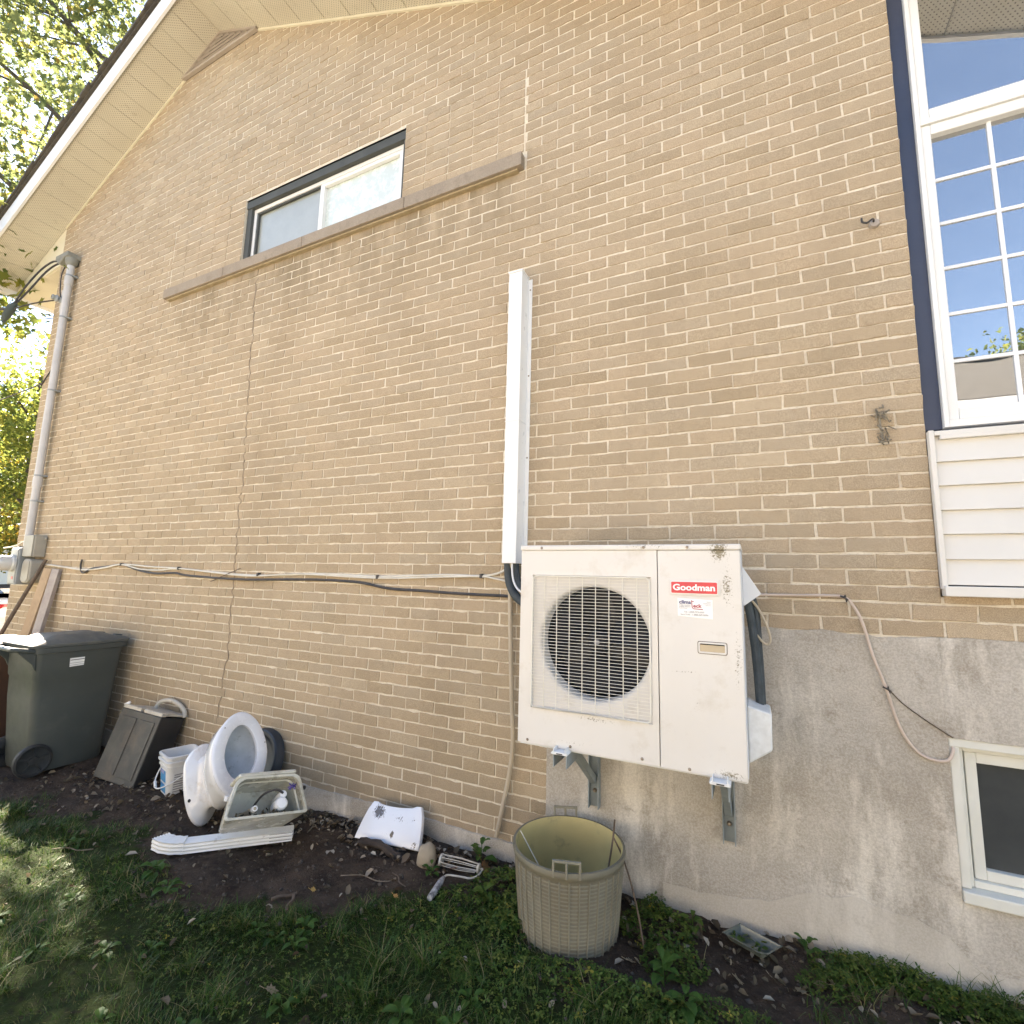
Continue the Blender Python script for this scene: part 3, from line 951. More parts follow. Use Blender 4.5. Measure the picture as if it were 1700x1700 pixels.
# ---- right-hand infill: window over white siding
WR = 2.4
rt = lambda x: roofz(x) - 0.004
o = MB().prism([(XR + 0.002, 2.165), (0.747, 2.165), (0.747, rt(0.747)), (XR + 0.002, rt(XR))], 0.022, 0.1).build('trim_board', M_NAVY, house, 0.002)
MB().box(0.747, WR, 0.03, 0.1, 2.142, 2.164).build('trim_board', M_NAVY, house)
w2 = MB().prism([(0.7475, 2.166), (WR, 2.166), (WR, rt(WR)), (0.7475, rt(0.7475))], 0.06, 0.12).build('window', M_DARK, house)
f = MB()
f.prism([(0.7475, 2.166), (0.764, 2.166), (0.764, rt(0.764)), (0.7475, rt(0.7475))], -0.004, 0.06); f.box(WR - 0.016, WR, -0.0042, 0.06, 2.197, 3.571)
f.box(0.764, WR, -0.004, 0.06, 2.166, 2.196)
f.box(0.764, WR, -0.006, 0.06, 3.572, 3.600)
f.build('frame', M_VINYL, w2, 0.002)
f = MB()                                                        # lower sash
f.box(0.7645, 0.800, 0.004, 0.06, 2.197, 3.571); f.box(0.800, WR, 0.004, 0.06, 2.197, 2.248); f.box(0.800, WR, 0.004, 0.06, 3.522, 3.571)
f.build('sash', M_VINYL, w2, 0.004)
f = MB()                                                        # upper fixed light
f.prism([(0.7645, 3.601), (0.800, 3.601), (0.800, rt(0.8)), (0.7645, rt(0.7645))], 0.002, 0.06); f.box(0.800, WR, 0.002, 0.06, 3.601, 3.650)
f.build('sash', M_VINYL, w2, 0.004)
MB().box(0.800, WR, 0.035, 0.04, 2.248, 3.522).build('pane', M_GLASS, w2)
MB().prism([(0.800, 3.650), (WR, 3.650), (WR, rt(WR)), (0.800, rt(0.8))], 0.032, 0.037).build('pane', M_GLASS, w2)
MB().prism([(WR + 0.001, 1.47), (HOUSE_R, 1.47), (HOUSE_R, rt(HOUSE_R)), (WR + 0.001, rt(WR))], 0.0, 0.1).build('side_panel', M_SIDING, house)
for k in range(5):
    z = 2.459 + k * 0.2125
    MB().box(0.800, WR, 0.0285, 0.0345, z - 0.007, z + 0.007).build('glazing_bar', M_MUNTIN, w2)
for x in (1.003, 1.206, 1.409, 1.612, 1.815, 2.018):
    MB().box(x - 0.007, x + 0.007, 0.0275, 0.0345, 2.248, 3.522).build('glazing_bar', M_MUNTIN, w2)
# siding: six lapped planks, starter strip, J-trim, drip flashing
zs = [1.517, 1.618, 1.719, 1.817, 1.918, 2.017, 2.128]
sd = MB().box(0.70, WR, 0.0, 0.05, 1.47, 2.14).build('siding', M_SIDING, house)
for k in range(6):
    z0, z1 = zs[k], zs[k + 1]
    p = MB()
    p.add([(0.702, -0.026, z0), (WR, -0.026, z0), (WR, -0.010, z1), (0.702, -0.010, z1), (0.702, -0.002, z0), (WR, -0.002, z0), (WR, -0.002, z1), (0.702, -0.002, z1)],
          [(0, 1, 2, 3), (0, 4, 5, 1), (3, 2, 6, 7), (0, 3, 7, 4), (1, 5, 6, 2)])
    p.build('plank', M_SIDING, sd, 0.002)
MB().box(0.684, 0.702, -0.034, 0.0, 1.50, 2.150).build('corner_trim', M_SIDING, sd, 0.002)
t_ = MB(); t_.box(0.703, WR, -0.030, -0.002, 2.128, 2.147); t_.box(0.72, WR, -0.035, -0.003, 2.110, 2.1275)
t_.build('top_trim', M_SIDING, sd, 0.002)
fl = MB(); fl.box(0.688, WR, -0.048, -0.002, 1.472, 1.512)
fl.build('drip_flashing', M_SIDING, sd, 0.003)
MB().box(0.69, WR, -0.030, -0.004, 1.512, 1.5165).build('drip_gap', M_DARK, sd)

# ---- basement window at the right
bw = MB().box(BWX0 + 0.001, 1.9, 0.10, 0.14, BWZ0, BWZ1).build('basement_window', M_DARK, house)
f = MB()
f.box(BWX0 + 0.001, 0.697, -0.004, 0.09, BWZ0 + 0.045, BWZ1 - 0.033); f.box(BWX0 + 0.001, 1.9, -0.006, 0.09, BWZ1 - 0.033, BWZ1 - 0.001)
f.box(1.866, 1.9, -0.0045, 0.09, BWZ0 + 0.045, BWZ1 - 0.033)
f.build('frame', M_OLDWOOD, bw, 0.003)
MB().box(BWX0 + 0.001, 1.9, -0.03, 0.09, BWZ0 + 0.001, BWZ0 + 0.043).build('sill', M_OLDWOOD, bw, 0.005)
f = MB()
f.box(0.6985, 0.712, 0.02, 0.09, BWZ0 + 0.044, BWZ1 - 0.034); f.box(0.712, 1.9, 0.018, 0.09, BWZ0 + 0.044, BWZ0 + 0.068); f.box(0.712, 1.9, 0.02, 0.09, BWZ1 - 0.05, BWZ1 - 0.034)
f.build('stop', M_OLDWOOD, bw, 0.002)
f = MB()
f.box(0.720, 0.755, 0.035, 0.09, BWZ0 + 0.069, BWZ1 - 0.053); f.box(0.755, 1.9, 0.035, 0.09, BWZ0 + 0.069, BWZ0 + 0.105); f.box(0.755, 1.9, 0.035, 0.09, BWZ1 - 0.092, BWZ1 - 0.053)
f.build('sash', M_OLDWOOD, bw, 0.003)
MB().box(0.7555, 1.9, 0.06, 0.066, BWZ0 + 0.1055, BWZ1 - 0.0925).build('screen', M_SCREEN, bw)

# ---- roof
OV = 0.42                         # rake overhang
NRM = {1: Vector((-SL, 0, 1)).normalized(), -1: Vector((SR, 0, 1)).normalized()}
xe = -8.60                        # left eave
xre = 3.9                         # right eave
rf = MB()
for (xa, za, xb, zb) in ((xe, roofz(xe), PK[0], PK[1]), (PK[0], PK[1], xre, roofz(xre))):
    t0, t1 = 0.19, 0.235
    p = []
    for x, z in ((xa, za), (xb, zb)):
        for y in (-OV - 0.035, 9.6):
            p += [(x, y, z + t0), (x, y, z + t1)]
    rf.add(p, [(0, 1, 3, 2), (4, 6, 7, 5), (0, 4, 5, 1), (2, 3, 7, 6), (1, 5, 7, 3), (0, 2, 6, 4)])
roof = rf.build('roof', M_SHINGLE, house)
# ragged shingle edge along the left rake: one tab per course
tabs = []
n = 26
for k in range(n):
    xa = xe + (PK[0] - xe) * k / n; xb = xe + (PK[0] - xe) * (k + 1) / n
    za, zb = roofz(xa) + 0.236, roofz(xb) + 0.246
    yy = -OV - 0.05 - 0.02 * random.random()
    t_ = MB(); t_.add([(xa, yy, za - 0.03), (xb, yy, zb - 0.03), (xb, 0.1, zb - 0.03), (xa, 0.1, za - 0.03), (xa, yy, za), (xb, yy, zb), (xb, 0.1, zb), (xa, 0.1, za)],
                      [(0, 3, 2, 1), (4, 5, 6, 7), (0, 1, 5, 4), (1, 2, 6, 5), (2, 3, 7, 6), (3, 0, 4, 7)])
    t_.build('shingle', M_SHINGLE, roof)
fb = MB()
for (xa, xb) in ((xe, PK[0] + 0.02), (PK[0] + 0.0205, xre)):
    p = [(x, y, roofz(x) + dz) for x in (xa, xb) for y in (-OV - 0.012, -OV + 0.012) for dz in (-0.015, 0.188)]
    fb.add(p, [(0, 1, 3, 2), (4, 6, 7, 5), (0, 4, 5, 1), (2, 3, 7, 6), (1, 5, 7, 3), (0, 2, 6, 4)])
fb.build('rake_board', M_FASCIA, house)
# soffit: separate perforated panels, butted with a small lip
def soffit_panel(xa, xb, y0, y1, zf):
    th = 0.008
    p = [(x, y, zf(x) + dz) for x in (xa, xb) for y in (y0, y1) for dz in (0.0, th)]
    q = MB(); q.add(p, [(0, 1, 3, 2), (4, 6, 7, 5), (0, 4, 5, 1), (2, 3, 7, 6), (1, 5, 7, 3), (0, 2, 6, 4)])
    # rolled rib at the panel's lower edge
    q.add([(xa, y0, zf(xa) - 0.003), (xa + 0.005, y0, zf(xa + 0.005) - 0.003), (xa + 0.005, y1, zf(xa + 0.005) - 0.003), (xa, y1, zf(xa) - 0.003),
           (xa, y0, zf(xa)), (xa + 0.005, y0, zf(xa + 0.005)), (xa + 0.005, y1, zf(xa + 0.005)), (xa, y1, zf(xa))], [(0, 1, 2, 3), (0, 4, 5, 1), (1, 5, 6, 2), (2, 6, 7, 3), (3, 7, 4, 0)])
    q.build('soffit_panel', M_SOFFIT, house)


step = 0.176
x = PK[0]
while x > xe + 0.02:
    xa = max(x - step, xe)
    soffit_panel(xa + 0.002, x - 0.002, -OV + 0.013, 0.035, roofz)
    x -= step
x = PK[0]
while x < xre - 0.02:
    xb = min(x + 0.30, xre)
    soffit_panel(x + 0.002, xb - 0.002, -OV + 0.013, 0.035, roofz)
    x += 0.30
# trim strip where the soffit meets the wall
cv = MB()
for (xa, xb) in ((XL, PK[0]), (PK[0] + 0.001, XR)):
    p = [(x, y, roofz(x) + dz) for x in (xa, xb) for y in (-0.014, 0.02) for dz in (-0.022, -0.002)]
    cv.add(p, [(0, 1, 3, 2), (4, 6, 7, 5), (0, 4, 5, 1), (2, 3, 7, 6), (1, 5, 7, 3), (0, 2, 6, 4)])
cv.build('soffit_trim', M_CREAM, house)
# boxed eave at the left corner: cream end panel, level soffit, gutter board
zev = roofz(xe) - 0.03
MB().prism([(XL - 0.004, roofz(XL) - 0.006), (XL - 0.004, zev + 0.12), (xe + 0.12, zev + 0.0), (xe + 0.1, roofz(xe + 0.1) - 0.01)], 0.0, 0.02).build('eave_end_panel', M_CREAM, house)
MB().add([(XL, 0.02, zev + 0.11), (xe + 0.06, 0.02, zev), (xe + 0.06, 9.5, zev), (XL, 9.5, zev + 0.11), (XL, 0.02, zev + 0.12), (xe + 0.06, 0.02, zev + 0.01), (xe + 0.06, 9.5, zev + 0.01), (XL, 9.5, zev + 0.12)],
         [(0, 1, 2, 3), (4, 7, 6, 5), (0, 4, 5, 1), (3, 2, 6, 7), (1, 5, 6, 2), (0, 3, 7, 4)]).build('eave_soffit', M_CREAM, house)
MB().box(xe - 0.02, xe + 0.055, -OV + 0.02, 9.5, zev - 0.02, zev + 0.15).build('eave_fascia', M_FASCIA, house)
# triangular gable vent
vt = MB().prism([(-5.215, 6.664), (PK[0], PK[1] - 0.004), (-4.09, 6.676), (-4.09, 6.655), (-5.215, 6.648)], -0.004, 0.006).build('gable_vent', M_DARK, house)
for k in range(6):
    z = 6.664 + 0.042 * k
    xa = PK[0] - (PK[1] - z - 0.03) / SL; xb = PK[0] + (PK[1] - z - 0.03) / SR
    if xb - xa < 0.1: break
    MB().add([(xa, -0.034, z), (xb, -0.034, z), (xb, -0.026, z + 0.020), (xa, -0.026, z + 0.020), (xa, -0.020, z - 0.003), (xb, -0.020, z - 0.003), (xb, -0.018, z + 0.017), (xa, -0.018, z + 0.017)],
             [(0, 1, 2, 3), (4, 7, 6, 5), (0, 4, 5, 1), (3, 2, 6, 7), (0, 3, 7, 4), (1, 5, 6, 2)]).build('slat', M_VENT, vt)
vf = MB()
vf.bar((-5.225, -0.02, 6.655), (-4.07, -0.02, 6.665), 0.03, 0.026)
vf.bar((-5.225, -0.0215, 6.655), (PK[0], -0.0215, PK[1] - 0.012), 0.03, 0.026)
vf.bar((PK[0], -0.0230, PK[1] - 0.012), (-4.07, -0.0230, 6.665), 0.03, 0.026)
vf.build('frame', M_VENT, vt)
# back of the house, so that it is a closed body
MB().box(XL + 0.01, HOUSE_R, 8.9, 9.0, -0.3, 5.5).build('wall', M_MORTAR, house)
MB().box(HOUSE_R - 0.02, HOUSE_R, 0.15, 8.9, -0.3, 3.5).build('wall', M_MORTAR, house)

# ------------------------------------------------------------------ air conditioner
AX0, AX1, AYF, AYB, AZ0, AZ1 = -0.946, -0.036, -0.50, -0.155, 0.798, 1.652
SEAM = -0.342
ac = thing('air_conditioner', 'white outdoor heat pump unit with round fan grille and red badge on wall brackets', 'air conditioner', ((AX0 + AX1) / 2, -0.33, AZ0))
FC, FR = (-0.612, 1.237), 0.238
# front panel with the round fan opening and a rolled bell mouth
x0, x1, z0, z1 = AX0, SEAM - 0.0015, AZ0, 1.628
NC = 64
angs = [2 * PI * k / NC for k in range(NC)]
SQ = (-0.889, -0.368, 0.948, 1.520)          # sunken square behind the grille
for cx_, cz_ in ((x0, z0), (x1, z0), (x1, z1), (x0, z1), (SQ[0], SQ[2]), (SQ[1], SQ[2]), (SQ[1], SQ[3]), (SQ[0], SQ[3])):
    angs.append(math.atan2(cz_ - FC[1], cx_ - FC[0]) % (2 * PI))
angs = sorted(set(round(a, 9) for a in angs)); NC = len(angs)


def edge_pt(a, b=None, y=AYF):
    xa, xb, za, zb = b or (x0, x1, z0, z1)
    ca, sa = math.cos(a), math.sin(a); t = 1e9
    if ca > 1e-9: t = min(t, (xb - FC[0]) / ca)
    if ca < -1e-9: t = min(t, (xa - FC[0]) / ca)
    if sa > 1e-9: t = min(t, (zb - FC[1]) / sa)
    if sa < -1e-9: t = min(t, (za - FC[1]) / sa)
    return (FC[0] + ca * t, y, FC[1] + sa * t)


loops = [[(p[0], p[1] + 0.03, p[2]) for p in map(edge_pt, angs)], [edge_pt(a) for a in angs]]
SI = (SQ[0] + 0.003, SQ[1] - 0.003, SQ[2] + 0.003, SQ[3] - 0.003)
loops.append([edge_pt(a, SQ) for a in angs])
loops.append([edge_pt(a, SI, AYF + 0.014) for a in angs])
FR = 0.2345
for r, dy in ((FR + 0.018, 0.015), (FR + 0.009, 0.018), (FR + 0.003, 0.025), (FR, 0.036), (FR, 0.09)):
    loops.append([(FC[0] + math.cos(a) * r, AYF + dy, FC[1] + math.sin(a) * r) for a in angs])
fp = MB().loft(loops, smooth=True).build('front_panel', M_AC, ac, sharp=40)
# shroud, coil behind, fan
MB().loft([[(FC[0] + math.cos(a) * r, y, FC[1] + math.sin(a) * r) for a in angs] for r, y in ((FR + 0.004, AYF + 0.085), (FR + 0.004, AYF + 0.24), (0.001, AYF + 0.245))]).build('fan_shroud', M_ACDARK, ac)
fan = MB().lathe([(0.0, 0.0), (0.035, 0.002), (0.046, 0.012), (0.05, 0.05), (0.05, 0.09)], 24, Matrix.Translation((FC[0], AYF + 0.07, FC[1])) @ Matrix.Rotation(-PI / 2, 4, 'X')).build('fan', M_BLADE, ac)
for k in range(3):
    b_ = MB(); vs_ = []
    for i in range(9):
        r = 0.048 + (FR - 0.012 - 0.048) * i / 8
        w = 0.55 + 0.35 * i / 8
        for j in range(6):
            a = 2 * PI * k / 3 + 0.4 + (j / 5 - 0.5) * 2 * w * (0.62 + 0.38 * i / 8) + 0.25 * i / 8
            vs_.append((FC[0] + r * math.cos(a), AYF + 0.085 + (j / 5) * 0.075, FC[1] + r * math.sin(a)))
    b_.add(vs_, [(i * 6 + j, (i + 1) * 6 + j, (i + 1) * 6 + j + 1, i * 6 + j + 1) for i in range(8) for j in range(5)], True)
    b_.build('blade', M_BLADE, fan, fix=False)
MB().lathe([(0.0, 0.0), (0.011, 0.001), (0.013, 0.006), (0.013, 0.012)], 12, Matrix.Translation((FC[0], AYF + 0.060, FC[1])) @ Matrix.Rotation(-PI / 2, 4, 'X')).build('hub_nut', M_PGREY, fan)
# service panel on the right, sides, back, top cover, base
sp_ = MB().box(SEAM + 0.0015, AX1, AYF - 0.001, AYF + 0.03, AZ0 - 0.004, 1.628).build('service_panel', M_AC, ac, 0.004)
MB().box(AX1 - 0.012, AX1 + 0.002, AYF + 0.0302, AYB, AZ0, 1.628).build('side_panel', M_ACSKYLIT, ac, 0.003)
MB().box(AX0 - 0.001, AX0 + 0.012, AYF + 0.0302, AYB, AZ0, 1.628).build('side_panel', M_ACSKYLIT, ac, 0.003)
MB().box(AX0 + 0.0125, AX1 - 0.0125, AYB - 0.02, AYB, AZ0, 1.628).build('back_panel', M_ACSKYLIT, ac)
MB().box(AX0 - 0.003, AX1 + 0.004, AYF - 0.006, AYB + 0.004, 1.6285, AZ1).build('top_cover', M_AC, ac, 0.006, 3)
MB().box(AX0 + 0.004, AX1 - 0.004, AYF + 0.02, AYB - 0.004, AZ0 - 0.012, AZ0 + 0.004).build('base_pan', M_ACSKYLIT, ac)
# wire grille: rim, 8 uprights, horizontal wires
GX0, GX1, GZ0, GZ1 = -0.884, -0.373, 0.953, 1.515
gy = AYF - 0.008
rim = MB()
c = 0.012
pts = [(GX0 + c, gy, GZ0), (GX1 - c, gy, GZ0), (GX1, gy, GZ0 + c), (GX1, gy, GZ1 - c), (GX1 - c, gy, GZ1), (GX0 + c, gy, GZ1), (GX0, gy, GZ1 - c), (GX0, gy, GZ0 + c), (GX0 + c, gy, GZ0), (GX1 - c, gy, GZ0)]
rim.tube(pts, 0.0032, 6, False)
for x, z in ((GX0, GZ0 + 0.1), (GX0, GZ1 - 0.1), (GX1, GZ0 + 0.1), (GX1, GZ1 - 0.1), (-0.79, GZ0), (-0.46, GZ0), (-0.79, GZ1), (-0.46, GZ1)):
    rim.box(x - 0.004, x + 0.004, gy, AYF + 0.002, z - 0.004, z + 0.004)
gr = rim.build('grille', M_WIRE, ac)


def wire_mesh(nm, a, b_, r):
    w = MB().tube([a, b_], r, 6).build(nm, M_WIRE, gr)
    return w


NW = 41
w0 = wire_mesh('wire', (GX0, gy + 0.001, GZ0 + 0.012), (GX1, gy + 0.001, GZ0 + 0.012), 0.00115)
for k in range(1, NW):
    o = w0.copy(); COL.objects.link(o)
    o.location = w0.location + Vector((0, 0, (GZ1 - GZ0 - 0.024) * k / (NW - 1)))
u0 = wire_mesh('wire', (GX0 + 0.056, gy + 0.0045, GZ0), (GX0 + 0.056, gy + 0.0045, GZ1), 0.0019)
for k in range(1, 8):
    o = u0.copy(); COL.objects.link(o)
    o.location = u0.location + Vector((0.0577 * k, 0, 0))


def rrect(x0, x1, z0, z1, r, n=5):
    out = []
    for cx_, cz_, a0 in ((x1 - r, z1 - r, 0), (x0 + r, z1 - r, PI / 2), (x0 + r, z0 + r, PI), (x1 - r, z0 + r, 1.5 * PI)):
        for k in range(n + 1):
            a = a0 + PI / 2 * k / n
            out.append((cx_ + r * math.cos(a), cz_ + r * math.sin(a)))
    return out


def lettering(txt, x, z, size, y, m, parent, align='LEFT', bold=0.0, width=None, name='lettering'):
    cu = bpy.data.curves.new(name, 'FONT')
    cu.body = txt; cu.size = size; cu.align_x = align; cu.extrude = 0.0004; cu.offset = bold; cu.resolution_u = 3
    o = bpy.data.objects.new(name, cu); COL.objects.link(o)
    bpy.context.view_layer.update()
    me = bpy.data.meshes.new_from_object(o.evaluated_get(bpy.context.evaluated_depsgraph_get()))
    bpy.data.objects.remove(o); bpy.data.curves.remove(cu)
    v = np.array([p.co[:] for p in me.vertices])
    if width:
        wv = v[:, 0].max() - v[:, 0].min()
        if align == 'LEFT': v[:, 0] = (v[:, 0] - v[:, 0].min()) * width / wv
        else: v[:, 0] = (v[:, 0] - (v[:, 0].max() + v[:, 0].min()) / 2) * width / wv
    P = np.stack([v[:, 0] + x, y - v[:, 2], v[:, 1] + z], 1)
    c = (P.min(0) + P.max(0)) / 2
    me.vertices.foreach_set('co', (P - c).ravel()); me.update()
    for p in me.polygons: p.use_smooth = False
    q = bpy.data.objects.new(name, me); COL.objects.link(q)
    place(q, c, parent); me.materials.clear(); me.materials.append(m)
    return q


yb0 = AYF - 0.001
badge = MB().prism(rrect(-0.2945, -0.109, 1.452, 1.514, 0.006), yb0 - 0.0035, yb0).build('badge', M_AC, ac, 0.001)
MB().prism(rrect(-0.290, -0.117, 1.4575, 1.506, 0.005), yb0 - 0.0055, yb0 - 0.0036).build('badge_edge', M_WHITE, badge)
MB().prism(rrect(-0.2877, -0.1193, 1.4600, 1.5037, 0.004), yb0 - 0.0070, yb0 - 0.0056).build('badge_face', M_RED, badge)
lettering('Goodman', -0.2815, 1.4715, 0.0335, yb0 - 0.0075, M_WHITE, badge, width=0.155, bold=0.0011)
st = MB().prism([(-0.2655, 1.3720), (-0.1375, 1.3640), (-0.1375, 1.4365), (-0.2655, 1.4405)], yb0 - 0.0008, yb0).build('sticker', M_WHITE, ac)
ys = yb0 - 0.0013
lettering('clima', -0.2595, 1.4195, 0.0195, ys, M_PNAVY, st, width=0.0440, bold=0.0006)
lettering('eck', -0.2075, 1.4060, 0.0195, ys, M_PRED, st, width=0.0310, bold=0.0005)
tt = MB()
tt.tube(spline([(-0.2135, ys, 1.4330), (-0.2120, ys, 1.4150), (-0.2110, ys, 1.4060), (-0.2060, ys, 1.4010), (-0.1960, ys, 1.4005), (-0.1725, ys, 1.3995)], 4), 0.0013, 5)
tt.tube([(-0.2140, ys, 1.4300), (-0.2055, ys, 1.4285)], 0.0015, 5)
tt.build('lettering', M_PRED, st)
for t_, x, z, s_, w in (('Chauffage et climatisation', -0.2590, 1.4125, 0.005, 0.040), ('Installation - Réparation', -0.2590, 1.4065, 0.005, 0.041), ('Service 24 heures', -0.2590, 1.4005, 0.005, 0.029),
                        ('Vente', -0.1585, 1.4270, 0.005, 0.014), ('Installation', -0.1700, 1.4205, 0.005, 0.0255), ('Service', -0.1620, 1.4135, 0.005, 0.0175)):
    lettering(t_, x, z, s_, ys, M_PGREY, st, width=w)
lettering('Tél. : (450) 973-0309', -0.2420, 1.3855, 0.0085, ys, M_PGREY, st, width=0.074)
lettering('Sans Frais : 1-888-029-0090', -0.2550, 1.3755, 0.0085, ys, M_PGREY, st, width=0.101)
hd = MB()
ho = rrect(-0.193, -0.093, 1.236, 1.278, 0.006)
hi = rrect(-0.187, -0.099, 1.242, 1.272, 0.004)
hd.loft([[(x, yb0, z) for x, z in ho], [(x, yb0 - 0.004, z) for x, z in ho], [(x, yb0 - 0.004, z) for x, z in hi], [(x, yb0 - 0.0005, z) for x, z in hi]], smooth=False)
hnd = hd.build('recessed_handle', M_AC, ac, 0.001)
MB().prism(rrect(-0.1955, -0.0905, 1.2335, 1.2805, 0.007), yb0 - 0.0008, yb0 - 0.0001).build('handle_seam', mat('grimy_seam', (0.17, 0.14, 0.10), 0.8), hnd)
MB().prism(hi, yb0 - 0.0015, yb0 - 0.0004).build('handle_inset', M_HANDLE, hnd)
MB().box(-0.187, -0.099, yb0 - 0.0035, yb0 - 0.0016, 1.268, 1.272).build('handle_painted_shadow', M_ACDARK, hnd)  # black strip painted in for the shade under the handle rim
for x, z in ((-0.845, 1.640), (-0.395, 1.640), (-0.225, 1.640), (-0.90, 0.812), (-0.705, 0.813), (-0.41, 0.815), (-0.235, 0.808)):
    MB().lathe([(0.0, 0.0038), (0.004, 0.003), (0.0062, 0.0)], 10, Matrix.Translation((x, AYF - (0.006 if z > 1.6 else 0.001), z)) @ Matrix.Rotation(PI / 2, 4, 'X')).build('screw', M_SCREW, ac)
# hood over the wiring and the valve cover on the right side
hood = MB()
hood.add([(-0.034, -0.30, 1.575), (-0.034, -0.16, 1.575), (0.034, -0.30, 1.462), (0.034, -0.16, 1.462), (-0.034, -0.30, 1.410), (-0.034, -0.16, 1.410)],
         [(0, 2, 3, 1), (0, 4, 2), (1, 3, 5), (2, 4, 5, 3), (0, 1, 5, 4)])
hood.build('wiring_hood', M_ACSKYLIT, ac, 0.002)
vc = MB()
vc.loft([[(-0.034, -0.34, 1.030), (-0.034, -0.165, 1.030), (-0.034, -0.165, 0.812), (-0.034, -0.34, 0.812)], [(0.052, -0.33, 1.006), (0.052, -0.17, 1.006), (0.049, -0.17, 0.868), (0.049, -0.33, 0.868)]], True, True, False)
vc.build('valve_cover', M_CLIP, ac, 0.008, 3)
# refrigerant pipes between hood and valve cover, with the loose grey cable
rp = thing('refrigerant_pipe', 'black insulated pipes hanging beside the air conditioner above its valve cover', 'pipe', (0.0, -0.2, 1.0))
for dx, dy in ((0.0, 0.0), (0.022, 0.022)):
    MB().tube(spline([(-0.022 + dx, -0.20 + dy, 1.44), (-0.010 + dx, -0.21 + dy, 1.37), (0.002 + dx * 0.6, -0.21 + dy, 1.25), (0.010 + dx * 0.4, -0.21 + dy, 1.12), (0.014 + dx * 0.3, -0.21 + dy, 0.98)], 5), 0.0165, 10).build('insulation', M_FOAM, rp)
tag(MB().tube(spline([(0.000, -0.21, 1.430), (0.018, -0.20, 1.405), (0.035, -0.20, 1.37), (0.055, -0.20, 1.315), (0.062, -0.20, 1.275), (0.049, -0.20, 1.254), (0.025, -0.20, 1.272), (-0.005, -0.20, 1.325), (-0.02, -0.20, 1.35)], 5), 0.0052, 8).build('looped_cable', M_HOSE),
    'short beige cable looped beside the black pipes of the air conditioner', 'cable')

# wall brackets
for nm, bx, zt, zb, lab in (('left', -0.738, 0.786, 0.395, 'grey steel wall bracket under the fan end of the air conditioner'), ('right', -0.128, 0.784, 0.375, 'grey steel wall bracket under the service panel end of the air conditioner')):
    wb = thing('wall_bracket', lab, 'bracket', (bx, -0.02, zb), 'steel brackets carrying the air conditioner')
    u = MB(); w = 0.026
    u.box(bx - w, bx + w, -0.018, -0.013, zb, 0.80); u.box(bx - w, bx - w + 0.004, -0.055, -0.0185, zb, 0.80); u.box(bx + w - 0.004, bx + w, -0.055, -0.0185, zb, 0.80)
    u.build('upright', M_GALV, wb)
    a_ = MB(); w2_ = 0.030
    a_.box(bx - w2_, bx + w2_, -0.535, -0.02, zt - 0.003, zt); a_.box(bx - w2_, bx - w2_ + 0.004, -0.535, -0.02, zt - 0.052, zt - 0.0035); a_.box(bx + w2_ - 0.004, bx + w2_, -0.535, -0.02, zt - 0.052, zt - 0.0035)
    a_.build('arm', M_GALV, wb)
    MB().bar((bx, -0.36, zt - 0.03), (bx, -0.045, zb + 0.13), 0.034, 0.03, (1, 0, 0)).build('brace', M_GALV, wb, 0.003)
    cl = MB()
    prof = [(-0.034, 0.0), (-0.036, 0.006), (-0.028, 0.012), (-0.026, 0.024), (-0.023, 0.024), (-0.024, 0.010), (0.024, 0.010), (0.023, 0.024), (0.026, 0.024), (0.028, 0.012), (0.036, 0.006), (0.034, 0.0)]
    cl.prism([(bx + x, zt + 0.0006 + z) for x, z in prof], -0.545, -0.47)
    cl.build('foot_channel', M_CLIP, wb, 0.001)
    MB().box(bx - 0.012, bx + 0.014, -0.5465, -0.5451, zt + 0.003, zt + 0.007).build('channel_slot', M_ACDARK, wb)
    MB().lathe([(0.0, 0.014), (0.007, 0.013), (0.011, 0.006), (0.011, 0.0)], 8, Matrix.Translation((bx, -0.019, zb + 0.075)) @ Matrix.Rotation(PI / 2, 4, 'X')).build('bolt', M_SCREW, wb)

# ------------------------------------------------------------------ line cover, hose, cables
lc = thing('line_cover', 'white vertical metal line cover on the brick wall above the air conditioner', 'cover', (-1.2, -0.05, 1.584))
MB().box(-1.252, -1.165, -0.10, 0.0, 1.584, 3.325).build('channel', M_DUCT, lc, 0.003)
MB().box(-1.1645, -1.140, -0.006, -0.001, 1.584, 3.318).build('flange', M_DUCT, lc, 0.001)
MB().box(-1.256, -1.162, -0.1035, 0.0, 3.3252, 3.337).build('top_cap', M_DUCT, lc, 0.002)
MB().box(-1.2545, -1.163, -0.1025, 0.0, 2.40, 2.403).build('joint', M_ACSKYLIT, lc)
for z in (1.66, 2.2, 2.7, 3.25):
    MB().lathe([(0.0, 0.003), (0.004, 0.0025), (0.0055, 0.0)], 8, Matrix.Translation((-1.152, -0.006, z)) @ Matrix.Rotation(PI / 2, 4, 'X')).build('screw', M_SCREW, lc)
tag(MB().tube(spline([(-1.213, -0.060, 1.66), (-1.214, -0.058, 1.584), (-1.222, -0.045, 1.46), (-1.218, -0.035, 1.20), (-1.202, -0.035, 0.88), (-1.188, -0.035, 0.63), (-1.205, -0.033, 0.47), (-1.235, -0.033, 0.32), (-1.275, -0.030, 0.135)], 6), 0.0125, 10).build('drain_hose', M_HOSE),
    'thin beige drain hose hanging from the white line cover to the ground', 'hose')
ip = thing('insulated_line', 'black insulated lines curving from the white line cover behind the air conditioner', 'pipe', (-1.2, -0.06, 1.4))
